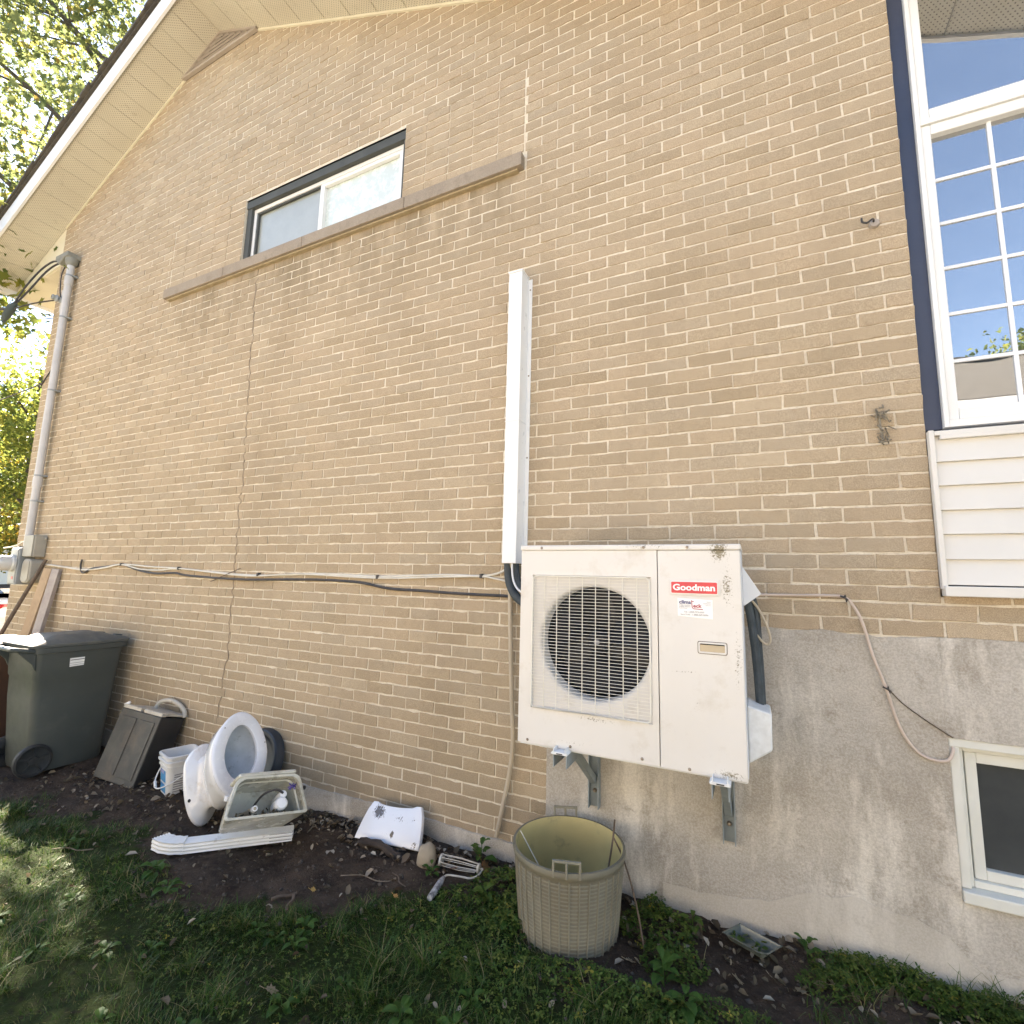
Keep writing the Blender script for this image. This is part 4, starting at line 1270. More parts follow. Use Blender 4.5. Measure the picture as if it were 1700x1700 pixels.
MB().tube(spline([(-1.235, -0.052, 1.66), (-1.232, -0.055, 1.56), (-1.215, -0.062, 1.47), (-1.165, -0.075, 1.40), (-1.08, -0.09, 1.36), (-0.9, -0.11, 1.33)], 6), 0.024, 12).build('insulation', M_FOAM, ip)
MB().tube(spline([(-1.19, -0.045, 1.66), (-1.186, -0.050, 1.56), (-1.165, -0.058, 1.48), (-1.12, -0.075, 1.435), (-1.0, -0.095, 1.41)], 6), 0.018, 12).build('insulation', M_FOAM, ip)
tag(MB().tube(spline([(-1.195, -0.078, 1.66), (-1.193, -0.085, 1.55), (-1.17, -0.10, 1.475), (-1.12, -0.115, 1.43), (-1.02, -0.12, 1.41)], 6), 0.0055, 8).build('white_wire', M_DUCT),
    'short white wire beside the black insulated lines under the line cover', 'cable')

wc = thing('white_cable', 'pair of off-white cables strung along the brick wall from the meter to the line cover', 'cable', (-4, -0.015, 1.5))
base = [(-6.80, 1.545), (-6.617, 1.532), (-5.887, 1.491), (-5.55, 1.51), (-5.213, 1.544), (-4.75, 1.527), (-4.342, 1.518), (-3.43, 1.478), (-2.7, 1.500), (-2.2, 1.493), (-1.7, 1.512), (-1.42, 1.512), (-1.30, 1.535), (-1.25, 1.575)]
b2 = [(-6.80, 1.530), (-6.4, 1.517), (-5.887, 1.484), (-5.5, 1.507), (-5.213, 1.541), (-4.9, 1.505), (-4.6, 1.500), (-4.342, 1.517), (-3.9, 1.492), (-3.43, 1.472), (-2.9, 1.495), (-2.2, 1.482), (-1.7, 1.500), (-1.43, 1.508), (-1.33, 1.497), (-1.22, 1.478)]
MB().tube(spline([(x, -0.010, z) for x, z in base], 6), 0.0065, 8).build('strand', M_WHITEC, wc)
MB().tube(spline([(x, -0.018, z) for x, z in b2], 6), 0.0055, 8).build('strand', M_WHITEC, wc)
for x, z in ((-5.213, 1.543), (-4.342, 1.518), (-3.35, 1.485), (-2.2, 1.489), (-1.425, 1.510)):
    MB().box(x - 0.008, x + 0.008, -0.028, 0.0, z - 0.012, z + 0.014).build('cable_clip', M_BLACKC, wc, 0.002)
bc = thing('black_cable', 'weathered black cable sagging along the brick wall below the white cables', 'cable', (-3.5, -0.015, 1.45))
pts = [(-5.915, 1.585), (-5.925, 1.53), (-5.90, 1.475), (-5.845, 1.458), (-5.72, 1.500), (-5.5, 1.52), (-5.22, 1.540), (-4.95, 1.497), (-4.679, 1.471), (-4.40, 1.478), (-4.2, 1.460), (-3.563, 1.444), (-3.035, 1.455), (-2.7, 1.460), (-2.349, 1.450), (-2.1, 1.418), (-1.857, 1.412), (-1.65, 1.405), (-1.45, 1.402), (-1.25, 1.400), (-1.0, 1.385)]
MB().tube(spline([(x, -0.012 - 0.006 * math.sin(x * 5), z) for x, z in pts], 6), 0.0085, 8).build('cable', M_BLACKC, bc)
MB().tube(spline([(-1.225, -0.012, 1.395), (-1.236, -0.012, 1.36), (-1.238, -0.012, 1.32), (-1.232, -0.010, 1.29)], 5), 0.006, 8).build('loose_end', M_BLACKC, bc)
MB().tube([(-3.90, -0.02, 1.42), (-3.55, -0.022, 1.53)], 0.003, 6).build('tie_wire', M_STICK, bc)
pc = thing('beige_cable', 'thin pinkish beige cable running from the air conditioner down to the basement window', 'cable', (0.4, -0.015, 1.0))
MB().tube(spline([(-0.02, -0.13, 1.452), (0.034, -0.05, 1.455), (0.173, -0.016, 1.457), (0.29, -0.014, 1.460), (0.354, -0.018, 1.455), (0.385, -0.02, 1.420), (0.413, -0.022, 1.350), (0.440, -0.024, 1.22), (0.475, -0.026, 1.10), (0.500, -0.022, 0.99), (0.527, -0.020, 0.915), (0.565, -0.020, 0.862), (0.61, -0.020, 0.842), (0.655, -0.022, 0.848), (0.676, -0.012, 0.885), (0.679, 0.02, 0.905)], 6), 0.0058, 8).build('cable', M_PINKC, pc)
for x, z in ((0.352, 1.452), (0.478, 1.092)):
    k = MB()
    k.tube([(x - 0.012, -0.026, z + 0.008), (x + 0.002, -0.034, z + 0.002), (x + 0.014, -0.026, z - 0.008)], 0.004, 6)
    k.tube([(x, -0.01, z), (x + 0.004, -0.034, z + 0.012), (x + 0.010, -0.02, z - 0.016)], 0.003, 6)
    k.build('wire_tie', M_BLACKC, pc)
tag(MB().tube(spline([(0.487, -0.0165, 1.090), (0.53, -0.016, 1.040), (0.60, -0.016, 0.985), (0.678, -0.015, 0.932)], 4), 0.0024, 6).build('rusty_wire', M_STICK),
    'fine rusty wire lying slantwise on the concrete above the basement window', 'wire')
hk = MB(); hk.tube(spline([(0.565, 0.0, 3.150), (0.558, -0.035, 3.152), (0.545, -0.055, 3.140), (0.528, -0.058, 3.128), (0.512, -0.056, 3.138), (0.510, -0.054, 3.158)], 4), 0.0045, 7)
h_ = hk.build('wall_hook', M_BLACKC)
tag(h_, 'small black metal hook screwed into the brick wall beside the window', 'hook')
MB().lathe([(0.0, 0.02), (0.018, 0.018), (0.022, 0.0)], 10, Matrix.Translation((0.566, 0.0, 3.147)) @ Matrix.Rotation(PI / 2, 4, 'X')).build('plug', M_VENT, h_)
tw = MB(); rr_ = np.random.default_rng(5)
for k in range(22):
    cz = 2.252 if k < 12 else (2.19 if k < 15 else 2.137)
    p = Vector((0.530 + rr_.normal(0, 0.010), -0.016 + rr_.normal(0, 0.006), cz + rr_.normal(0, 0.014)))
    q = [p + Vector((rr_.normal(0, 0.011), rr_.normal(0, 0.006), rr_.normal(0, 0.014))) for _ in range(3)]
    tw.tube(q, 0.0022 + 0.0018 * rr_.random(), 5)
tw.tube(spline([(0.530, -0.012, 2.25), (0.527, -0.015, 2.20), (0.535, -0.014, 2.13)], 4), 0.005, 6)
tag(tw.build('dried_vine', mat('dried_vine', (0.30, 0.26, 0.19), 0.9, (0.10, 0.085, 0.065), 90, 0.5, 90)), 'tangle of dried vine stuck to the bricks beside the siding', 'dried vine')
for x, z in ((0.30, 1.328), (0.405, 1.330)):
    pass

# ------------------------------------------------------------------ electric service on the left
ms = thing('service_mast', 'grey conduit mast with hooded weatherhead on the far left of the brick wall', 'conduit', (-6.95, -0.06, 1.72))
MB().tube([(-6.965, -0.06, 1.72), (-6.965, -0.06, 4.98)], 0.036, 14).build('conduit', M_PIPE, ms)
for z in (4.72, 2.37):
    MB().tube([(-6.965, -0.06, z), (-6.965, -0.06, z + 0.10)], 0.042, 14).build('coupling', M_PIPE, ms)
for z in (4.83, 4.32, 3.45, 2.48, 2.20):
    s_ = MB(); s_.tube([(-6.965, -0.06, z), (-6.965, -0.06, z + 0.018)], 0.0385, 14); s_.box(-7.02, -6.91, -0.058, 0.0, z + 0.001, z + 0.017)
    s_.build('strap', M_METERBOX, ms)
hd = MB()
hd.lathe([(0.036, 4.96), (0.055, 4.985), (0.062, 5.02), (0.060, 5.06)], 14, Matrix.Translation((-6.965, -0.06, 0)))
hd.box(-7.19, -6.91, -0.13, 0.01, 5.045, 5.105)
hd.add([(-7.19, -0.13, 5.045), (-7.19, 0.01, 5.045), (-7.10, 0.01, 4.985), (-7.10, -0.13, 4.985), (-6.97, -0.13, 5.045), (-6.97, 0.01, 5.045)], [(0, 1, 2, 3), (3, 2, 5, 4), (0, 3, 4), (1, 5, 2)])
hd.build('weatherhead', mat('grey_casting', (0.24, 0.235, 0.20), 0.6, (0.19, 0.185, 0.155), 20), ms, 0.01)
dw = thing('service_wires', 'black service wires drooping from the weatherhead to a splice at the roof corner', 'cable', (-7.3, -0.3, 4.4))
for k, dy in enumerate((0.0, 0.045)):
    MB().tube(spline([(-7.12, -0.07 - dy, 5.02), (-7.20, -0.10 - dy, 5.03), (-7.32, -0.15 - dy, 4.93), (-7.40, -0.22 - dy, 4.72), (-7.47, -0.28 - dy * 0.5, 4.55), (-7.52, -0.32, 4.44)], 5), 0.0095, 8).build('wire', M_BLACKC, dw)
MB().tube(spline([(-7.11, -0.06, 5.0), (-7.14, -0.07, 4.9), (-7.15, -0.06, 4.72), (-7.13, -0.05, 4.62)], 5), 0.006, 7).build('wire', M_BLACKC, dw)
MB().tube([(-7.50, -0.30, 4.50), (-7.53, -0.32, 4.44), (-7.57, -0.34, 4.34), (-7.60, -0.35, 4.26)], [0.022, 0.042, 0.038, 0.012], 10).build('splice_cover', mat('splice_tape', (0.06, 0.075, 0.065), 0.7), dw)
MB().tube([(-7.56, -0.34, 4.42), (-12, -1.0, 5.1), (-26, -3.2, 6.9)], 0.016, 8).build('wire', M_BLACKC, dw)
MB().tube(spline([(-7.56, -0.34, 4.40), (-7.35, -0.22, 4.50), (-7.15, -0.05, 4.60)], 4), 0.008, 7).build('messenger_wire', M_BLACKC, dw)
ins = thing('insulator', 'small grey wire insulator bracket beside the conduit below the weatherhead', 'insulator', (-7.16, 0, 4.6))
MB().box(-7.19, -7.07, -0.03, 0.0, 4.46, 4.74).build('bracket', M_PIPE, ins, 0.006)
MB().lathe([(0.02, 0), (0.04, 0.01), (0.028, 0.03), (0.042, 0.05), (0.028, 0.07), (0.03, 0.09), (0.01, 0.095)], 12, Matrix.Translation((-7.15, -0.03, 4.60)) @ Matrix.Rotation(PI / 2, 4, 'X')).build('spool', M_METERBOX, ins)
tag(MB().tube([(-6.98, -0.02, 3.90), (-7.38, -0.01, 3.62), (-11, -0.6, 2.9), (-24, -2.5, 2.6)], 0.007, 6).build('drop_wire', M_BLACKC), 'thin black drop wire leaving the wall past the conduit towards the trees', 'wire')

mt = thing('electric_meter', 'grey electric meter box with round glass meter at the left wall corner', 'meter', (-7.0, -0.08, 1.32))
MB().box(-7.10, -6.915, -0.135, 0.0, 1.315, 1.70).build('box', M_METERBOX, mt, 0.008)
MB().box(-7.085, -6.93, -0.142, -0.1355, 1.33, 1.685).build('cover', mat('meter_cover_paint', (0.40, 0.405, 0.385), 0.5, (0.34, 0.345, 0.33), 7), mt, 0.004)
gm = MB().lathe([(0.088, 0.0), (0.088, 0.02), (0.078, 0.03), (0.078, 0.10), (0.070, 0.125), (0.0, 0.13)], 28, Matrix.Translation((-7.008, -0.142, 1.535)) @ Matrix.Rotation(PI / 2, 4, 'X')).build('meter', M_METER, mt)
MB().box(-7.05, -6.965, -0.2735, -0.2725, 1.53, 1.56).build('dial', M_ACDARK, gm)
MB().box(-6.995, -6.955, -0.1445, -0.1425, 1.37, 1.40).build('seal_tag', mat('pink_tag', (0.62, 0.20, 0.17), 0.5), mt)
j1 = thing('junction_box', 'beige metal box at the foot of the grey conduit, above the smaller box', 'electrical box', (-6.75, -0.06, 1.6))
MB().box(-6.905, -6.70, -0.11, 0.0, 1.605, 1.835).build('body', M_JBOX, j1, 0.012)
MB().box(-6.90, -6.705, -0.118, -0.1105, 1.61, 1.83).build('lid', M_JBOX, j1, 0.004)
MB().lathe([(0.0, 0.012), (0.012, 0.01), (0.016, 0.0)], 8, Matrix.Translation((-6.69, -0.02, 1.80)) @ Matrix.Rotation(PI / 2, 4, 'X')).build('lug', M_JBOX, j1)
j2 = thing('junction_box', 'rounded beige box below the upper box, beside the meter', 'electrical box', (-6.78, -0.06, 1.33))
MB().prism(rrect(-6.87, -6.69, 1.335, 1.585, 0.055), -0.115, 0.0).build('body', M_JBOX, j2, 0.012)
MB().prism(rrect(-6.855, -6.705, 1.35, 1.57, 0.045), -0.121, -0.1155).build('lid', mat('box_lid', (0.38, 0.355, 0.30), 0.5, (0.33, 0.305, 0.255), 7), j2, 0.004)
for k, (z, dx) in enumerate(((1.79, 0.0), (1.735, 0.03), (1.71, 0.0))):
    pass
tag(MB().tube(spline([(-6.88, -0.05, 1.79), (-7.05, -0.06, 1.775), (-7.25, -0.07, 1.72), (-7.40, -0.10, 1.70)], 4), 0.008, 7).build('grey_wire', M_WHITEC), 'short pale wire from the conduit foot towards the wall corner', 'wire')
tag(MB().tube(spline([(-6.88, -0.05, 1.715), (-7.05, -0.05, 1.712), (-7.30, -0.05, 1.720)], 4), 0.007, 7).build('ground_wire', M_BLACKC), 'short dark wire above the electric meter box', 'wire')

# ------------------------------------------------------------------ planks and stick behind the bins
pl = MB().bar((-6.60, -0.24, -0.05), (-6.46, -0.045, 1.49), 0.115, 0.035, (0.2, -1, 0.3)).build('plank', M_LUMBER, None, 0.003)
tag(pl, 'tan wooden board leaning on the brick wall behind the grey wheeled bin', 'board')
p2 = MB().bar((-6.42, -0.20, -0.05), (-6.335, -0.03, 1.485), 0.075, 0.045, (0.5, -1, 0.3)).build('plank', M_LUMBER2, None, 0.003)
tag(p2, 'greyish white board leaning against the tan board on the brick wall', 'board')
tag(MB().tube([(-6.84, -0.50, -0.05), (-6.78, -0.34, 0.5), (-6.68, -0.17, 1.1), (-6.60, -0.03, 1.58)], [0.018, 0.018, 0.017, 0.016], 8).build('stick', M_STICK), 'long brown stick leaning under the electric boxes, left of the boards', 'stick')


# ------------------------------------------------------------------ wheeled bins
def wheeled_bin(label, body_m, lid_m, M, detail=True):
    """local frame: x = depth (0 at the handle side .. 0.66 at the lid's lip), y = half width, z up; two wheels under the handle side"""
    o = M.translation
    t = thing('wheeled_bin', label, 'bin', o)

    def ring(z, x0, x1, hw, r=0.05, n=4):
        out = []
        for cx_, cy_, a0 in ((x1 - r, hw - r, 0), (x0 + r, hw - r, PI / 2), (x0 + r, -hw + r, PI), (x1 - r, -hw + r, 1.5 * PI)):
            for k in range(n + 1):
                a = a0 + PI / 2 * k / n
                out.append(M @ Vector((cx_ + r * math.cos(a), cy_ + r * math.sin(a), z)))
        return out
    b = MB()
    L = [ring(0.02, 0.125, 0.585, 0.235), ring(0.05, 0.115, 0.592, 0.24), ring(0.26, 0.098, 0.603, 0.250), ring(0.55, 0.075, 0.617, 0.264), ring(0.70, 0.07, 0.624, 0.270), ring(0.715, 0.062, 0.627, 0.275), ring(0.90, 0.05, 0.64, 0.285), ring(0.905, 0.035, 0.665, 0.305), ring(0.945, 0.033, 0.668, 0.307), ring(0.946, 0.06, 0.64, 0.28), ring(0.5, 0.1, 0.6, 0.25)]
    b.loft(L, True, False)
    body = b.build('body', body_m, t, sharp=50)
    # corner pads of the side wall and the axle housing
    lid = MB()
    lo = [ring(0.948, 0.01, 0.675, 0.302, 0.05), ring(0.968, 0.005, 0.68, 0.306, 0.05), ring(0.985, 0.03, 0.655, 0.285, 0.05), ring(1.0, 0.13, 0.58, 0.235, 0.05), ring(1.022, 0.17, 0.52, 0.18, 0.05), ring(1.028, 0.23, 0.46, 0.11, 0.04)]
    lid.loft(lo, True, True)
    ld = lid.build('lid', lid_m, t, sharp=50)
    for y in (-0.16, 0.16):
        MB().bar(M @ Vector((0.60, y, 0.995)), M @ Vector((0.655, y, 0.985)), 0.05, 0.022).build('lid_bump', lid_m, ld, 0.006)
    h = MB(); h.tube([M @ Vector(p) for p in ((0.05, -0.27, 0.925), (-0.05, -0.275, 0.945), (-0.085, -0.26, 0.95), (-0.085, 0.26, 0.95), (-0.05, 0.275, 0.945), (0.05, 0.27, 0.925))], 0.017, 8)
    h.build('handle', body_m, t)
    for y in (-0.255, 0.255):
        MB().loft([[M @ Vector(p) for p in ((0.055, y - 0.012, 0.925), (0.055, y + 0.012, 0.925), (0.062, y + 0.012, 0.78), (0.062, y - 0.012, 0.78))], [M @ Vector(p) for p in ((-0.07, y - 0.012, 0.945), (-0.07, y + 0.012, 0.945), (0.04, y + 0.012, 0.83), (0.04, y - 0.012, 0.83))]], True, True, False).build('handle_rib', body_m, t)
    for y in (-0.245, 0.245):
        w = thing_part = None
        s = 1 if y > 0 else -1
        Mw = M @ Matrix.Translation((0.135, y, 0.118)) @ Matrix.Rotation(-s * PI / 2, 4, 'X')
        tyre = MB().lathe([(0.055, -0.022), (0.102, -0.024), (0.115, -0.018), (0.118, 0.0), (0.115, 0.018), (0.102, 0.024), (0.096, 0.020)], 36, Mw).build('wheel', M_RUBBER, t)
        hub = MB().lathe([(0.096, 0.012), (0.090, 0.008), (0.035, 0.010), (0.030, 0.024), (0.0, 0.026)], 30, Mw)
        for k in range(5):
            a = 2 * PI * k / 5 + 0.3
            hub.bar(Mw @ Vector((0.03 * math.cos(a), 0.03 * math.sin(a), 0.014)), Mw @ Vector((0.093 * math.cos(a), 0.093 * math.sin(a), 0.014)), 0.012, 0.012, Mw.to_3x3() @ Vector((0, 0, 1)))
        hub.build('hub', mat('wheel_hub', (0.016, 0.018, 0.019), 0.6, (0.03, 0.032, 0.032), 30) if 'wheel_hub' not in bpy.data.materials else bpy.data.materials['wheel_hub'], tyre)
    ax = MB(); ax.tube([M @ Vector((0.135, -0.24, 0.118)), M @ Vector((0.135, 0.24, 0.118))], 0.011, 8)
    ax.build('axle', M_GALV, t)
    return t, body


# grey bin: handle side towards the lawn, its long side towards the viewer
Mg = Matrix.Translation((-5.118, -0.715, -0.055)) @ Matrix.Rotation(PI / 2 - 0.02, 4, 'Z') @ Matrix.Diagonal((0.985, 0.90, 1.0, 1.0))
gb, gbody = wheeled_bin('dark grey wheeled bin with a white sticker by the brick wall', M_BIN, M_LID, Mg)
sk = MB(); sk.add([Mg @ Vector(p) for p in ((0.265, -0.2860, 0.850), (0.362, -0.2860, 0.852), (0.362, -0.2825, 0.788), (0.268, -0.2825, 0.784))], [(0, 1, 2, 3)])
sk.add([Mg @ Vector(p) for p in ((0.265, -0.277, 0.850), (0.362, -0.277, 0.852), (0.362, -0.271, 0.788), (0.268, -0.271, 0.784))], [(0, 3, 2, 1)])
skm = sk.build('sticker', M_WHITE, gb, fix=False)
bars_ = MB()
for z, hh in ((0.838, 0.005), (0.812, 0.0022), (0.797, 0.0022)):
    off = -0.2872 + (0.850 - z) * 0.055 - 0.0005
    bars_.add([Mg @ Vector(p) for p in ((0.268, off, z), (0.360, off, z + 0.002), (0.360, off, z + 0.002 - hh), (0.268, off, z - hh))], [(0, 1, 2, 3)])
bars_.build('print_line', M_BLACKC, skm, fix=False)
Mb = Matrix.Translation((-5.90, -0.86, -0.06)) @ Matrix.Rotation(PI / 2 + 0.03, 4, 'Z') @ Matrix.Scale(0.93, 4)
wheeled_bin('brown wheeled bin half hidden behind the grey bin at the photo edge', M_BROWN, mat('tan_lid', (0.30, 0.25, 0.19), 0.6, (0.25, 0.21, 0.16), 6), Mb)

# ------------------------------------------------------------------ black storage box leaning on the wall
Mx = frame((-4.030, -0.340, -0.050), (0.995, 0.082, -0.057), (0.032, 0.284, 0.958), (0.095, -0.955, 0.280))
bxW, bxH, bxD = 0.435, 0.475, 0.20
sb = thing('storage_box', 'black plastic storage box with a beige handled rim tilted against the wall', 'box', (-4.2, -0.25, -0.05))
q = MB()
q.loft([[Mx @ Vector(p) for p in ((-bxW, 0, 0), (0, 0, 0), (0, bxH, 0), (-bxW, bxH, 0))], [Mx @ Vector(p) for p in ((-bxW + 0.02, 0.03, -bxD), (-0.02, 0.03, -bxD), (-0.01, bxH, -bxD), (-bxW + 0.01, bxH, -bxD))]], True, True, False)
q.build('body', M_BLKSIDE, sb, 0.006)
q = MB(); q.box(-bxW - 0.004, 0.006, -0.006, bxH + 0.002, 0.001, 0.014, Mx)
fpan = q.build('front_plate', M_BLKPL, sb, 0.005)
for a, b_ in ((-bxW + 0.035, -bxW + 0.205), (-bxW + 0.235, -0.03)):
    MB().box(a, b_, 0.04, bxH - 0.045, 0.0145, 0.020, Mx).build('raised_panel', M_BLKPL, fpan, 0.005)
q = MB()
q.box(-bxW - 0.006, -bxW + 0.20, bxH + 0.003, bxH + 0.030, -0.03, 0.010, Mx); q.box(-bxW + 0.235, 0.002, bxH + 0.003, bxH + 0.030, -0.03, 0.010, Mx)
q.box(-bxW + 0.02, 0.004, bxH + 0.010, bxH + 0.028, -bxD - 0.05, -0.031, Mx)
rimo = q.build('rim', M_BEIGEPL, sb, 0.004)
q = MB(); q.tube(spline([Mx @ Vector(p) for p in ((-bxW + 0.14, bxH + 0.02, -bxD * 0.72), (-bxW + 0.16, bxH + 0.075, -bxD * 0.72), (-bxW + 0.24, bxH + 0.105, -bxD * 0.75), (-bxW + 0.34, bxH + 0.095, -bxD * 0.80), (-bxW + 0.42, bxH + 0.055, -bxD * 0.86), (-bxW + 0.445, bxH + 0.01, -bxD * 0.88))], 5), 0.016, 8)
q.build('handle', M_BEIGEPL, rimo)
q = MB(); q.bar(Mx @ Vector((-bxW - 0.01, bxH + 0.02, 0.0)), Mx @ Vector((-bxW + 0.02, bxH + 0.045, -0.01)), 0.02, 0.02); q.build('broken_corner', M_WHITE, rimo, 0.004)

# ------------------------------------------------------------------ two nested square pails
def pail(label, ang, base_c, z0, h, hw0, hw1, labels, handle):
    Mp = Matrix.Translation((base_c[0], base_c[1], z0)) @ Matrix.Rotation(ang, 4, 'Z')
    t = thing('pail', label, 'bucket', (base_c[0], base_c[1], z0), 'nested white pails')

    def sq(z, hw, r=0.035, n=4):
        out = []
        for cx_, cy_, a0 in ((hw - r, hw - r, 0), (-hw + r, hw - r, PI / 2), (-hw + r, -hw + r, PI), (hw - r, -hw + r, 1.5 * PI)):
            for k in range(n + 1):
                a = a0 + PI / 2 * k / n
                out.append(Mp @ Vector((cx_ + r * math.cos(a), cy_ + r * math.sin(a), z)))
        return out
    w = lambda z: hw0 + (hw1 - hw0) * z / h
    b = MB()
    b.loft([sq(0, hw0), sq(h * 0.80, w(h * 0.8)), sq(h * 0.805, w(h * 0.8) + 0.006), sq(h * 0.84, w(h * .84) + 0.006), sq(h * 0.842, w(h * .84)), sq(h * 0.93, w(h * 0.93)), sq(h * 0.932, w(h * .93) + 0.010), sq(h * 0.985, w(h) + 0.010), sq(h, w(h) + 0.006), sq(h, w(h) - 0.003), sq(h * 0.5, w(h * .5) - 0.004), sq(0.006, hw0 - 0.004)], True, True)
    b.build('body', M_PAIL, t, sharp=50)
    return t, Mp, w


pa, Mp, wf = pail('white square pail with blue labels, lower of the two nested', R(-15), (-3.722, -0.215), -0.045, 0.235, 0.088, 0.108, True, True)
pb, Mp2, wf2 = pail('white square pail nested inside the labelled pail, its rim on top', R(-15), (-3.722, -0.215), -0.016, 0.238, 0.086, 0.1065, False, False)


def pail_face(side, u0, u1, z0, z1, m, name, off=0.0012):
    """label on the lawn side (side 0) or the right-hand side (side 1)"""
    P = []; Q = []
    for u, z in ((u0, z0), (u1, z0), (u1, z1), (u0, z1)):
        for lst, o_ in ((P, off), (Q, -0.001)):
            d = wf(z) + o_
            lst.append(Mp @ (Vector((u, -d, z)) if side == 0 else Vector((d, u, z))))
    q = MB(); q.loft([P, Q], True, True, False)
    return q.build(name, m, pa)


pail_face(0, -0.055, 0.05, 0.088, 0.165, M_BLUE, 'label')
pail_face(0, -0.050, 0.02, 0.140, 0.163, M_LILAC, 'label', 0.0022)
pail_face(0, -0.055, 0.048, 0.018, 0.072, M_BLUE, 'label')
for z in (0.028, 0.044, 0.060, 0.076, 0.092, 0.108, 0.124, 0.140):
    pail_face(1, -0.060, 0.060 - 0.02 * ((z * 1000) % 3), z, z + 0.006, M_PGREY, 'print_line')
q = MB(); q.tube(spline([Mp @ Vector(p) for p in ((-0.02, -0.104, 0.20), (-0.05, -0.125, 0.12), (0.0, -0.145, 0.075), (0.08, -0.14, 0.075), (0.125, -0.07, 0.11), (0.125, 0.02, 0.16), (0.112, 0.03, 0.20))], 5), 0.0045, 7)
q.build('handle', M_PAIL, pa)
q = MB(); q.tube([Mp @ Vector(p) for p in ((-0.03, -0.136, 0.088), (0.03, -0.147, 0.072))], 0.009, 8); q.build('grip', M_PAIL, pa)

# ------------------------------------------------------------------ toilet bowl lying on its back
Mt = frame((-3.248, -0.397, 0.249), (0.032, 0.980, -0.196), (-0.361, 0.195, 0.912), (0.932, 0.041, 0.360))
to = thing('toilet', 'white toilet bowl with open seat lying tipped back on the ground', 'toilet', (-3.05, -0.4, -0.04))


def egg(z, a, bf, bb, cy=0.0, n=40, M=Mt):
    """egg outline: half width a, reach bf to the front (+y), bb to the back"""
    out = []
    for k in range(n):
        th = 2 * PI * k / n
        s_, c_ = math.sin(th), math.cos(th)
        out.append(M @ Vector((a * c_ * (1 - 0.10 * max(0, s_)), cy + (bf if s_ > 0 else bb) * s_, z)))
    return out


b = MB()
b.loft([egg(0.050, 0.128, 0.125, 0.335, 0), egg(0.062, 0.132, 0.130, 0.34), egg(0.080, 0.124, 0.12, 0.33), egg(0.090, 0.075, 0.06, 0.27), egg(0.13, 0.060, 0.05, 0.25), egg(0.18, 0.075, 0.09, 0.25), egg(0.235, 0.125, 0.155, 0.28), egg(0.29, 0.158, 0.20, 0.26), egg(0.345, 0.172, 0.222, 0.25), egg(0.372, 0.180, 0.232, 0.25), egg(0.380, 0.174, 0.226, 0.245), egg(0.380, 0.125, 0.178, 0.17)], False, False)
tb = b.build('bowl', M_PORC, to, sharp=60)
b = MB()
b.loft([egg(0.379, 0.128, 0.182, 0.172), egg(0.35, 0.130, 0.184, 0.175), egg(0.28, 0.105, 0.150, 0.145), egg(0.20, 0.070, 0.095, 0.11), egg(0.15, 0.045, 0.05, 0.08), egg(0.145, 0.01, 0.01, 0.02)], False, True)
b.build('basin', M_BOWL, tb, fix=False)
b = MB()      # hollow foot seen from beneath
b.loft([egg(0.048, 0.118, 0.115, 0.32), egg(0.052, 0.105, 0.10, 0.30), egg(0.075, 0.06, 0.06, 0.22), egg(0.085, 0.02, 0.02, 0.1)], False, True)
b.build('foot_hollow', M_RAWPORC, to)
b = MB()
for yy in (-0.19,):
    b.lathe([(0.0, 0.0), (0.010, 0.0005)], 10, Mt @ Matrix.Translation((-0.100, yy, 0.0845)))
b.build('bolt_hole', M_ACDARK, to, fix=False)

def ring_of(z0, z1, a, bf, bb, ai, bfi, bbi, name, m):
    s = MB()
    r = 0.006
    s.loft([egg(z0, ai, bfi, bbi), egg(z0, a, bf, bb), egg((z0 + z1) / 2, a + r, bf + r, bb + r), egg(z1 - 0.003, a, bf, bb), egg(z1, a - 0.008, bf - 0.008, bb - 0.008), egg(z1, ai + 0.008, bfi + 0.008, bbi + 0.008), egg(z1 - 0.004, ai, bfi, bbi), egg(z0, ai, bfi, bbi)])
    return s.build(name, m, to, sharp=50)


ring_of(0.384, 0.406, 0.183, 0.238, 0.235, 0.112, 0.165, 0.150, 'seat', M_SEAT)
q = MB()
for k in range(2):
    x = -0.07 + 0.14 * k
    q.bar(Mt @ Vector((x - 0.02, -0.235, 0.395)), Mt @ Vector((x + 0.02, -0.235, 0.395)), 0.03, 0.03)
q.build('seat_hinge', M_SEAT, to, 0.005)
for th, dz in ((2.35, 0.407), (0.25, 0.407)):
    p = Mt @ Vector((0.168 * math.cos(th), 0.21 * math.sin(th), dz - 0.003))
    MB().lathe([(0, 0.004), (0.005, 0.003), (0.006, 0)], 8, Matrix.Translation(p)).build('speck', M_STICK, to)

# round black pan behind the toilet
Md = frame((-3.095, -0.082, 0.225), (1, 0, 0), (0, 0.30, 0.954), (0, -0.954, 0.30))
dk = MB().lathe([(0.0, 0.0), (0.13, 0.0), (0.15, 0.008), (0.165, 0.030), (0.185, 0.034), (0.195, 0.028), (0.200, 0.010), (0.205, 0.0), (0.207, -0.03), (0.19, -0.035), (0.0, -0.03)], 40, Md).build('pan', M_DISC)
tag(dk, 'round dark plastic pan propped on the wall behind the toilet', 'pan')

# ------------------------------------------------------------------ toilet tank with its open top towards the viewer
Mk = Matrix.Translation((-2.641, -0.444, 0.135)) @ Matrix(((0.426, -0.467, 0.775, 0), (0.893, 0.353, -0.279, 0), (-0.144, 0.811, 0.568, 0), (0, 0, 0, 1)))
tk = thing('toilet_tank', 'cream white toilet tank tipped over with float and tube inside', 'toilet tank', (-2.6, -0.45, 0.02))


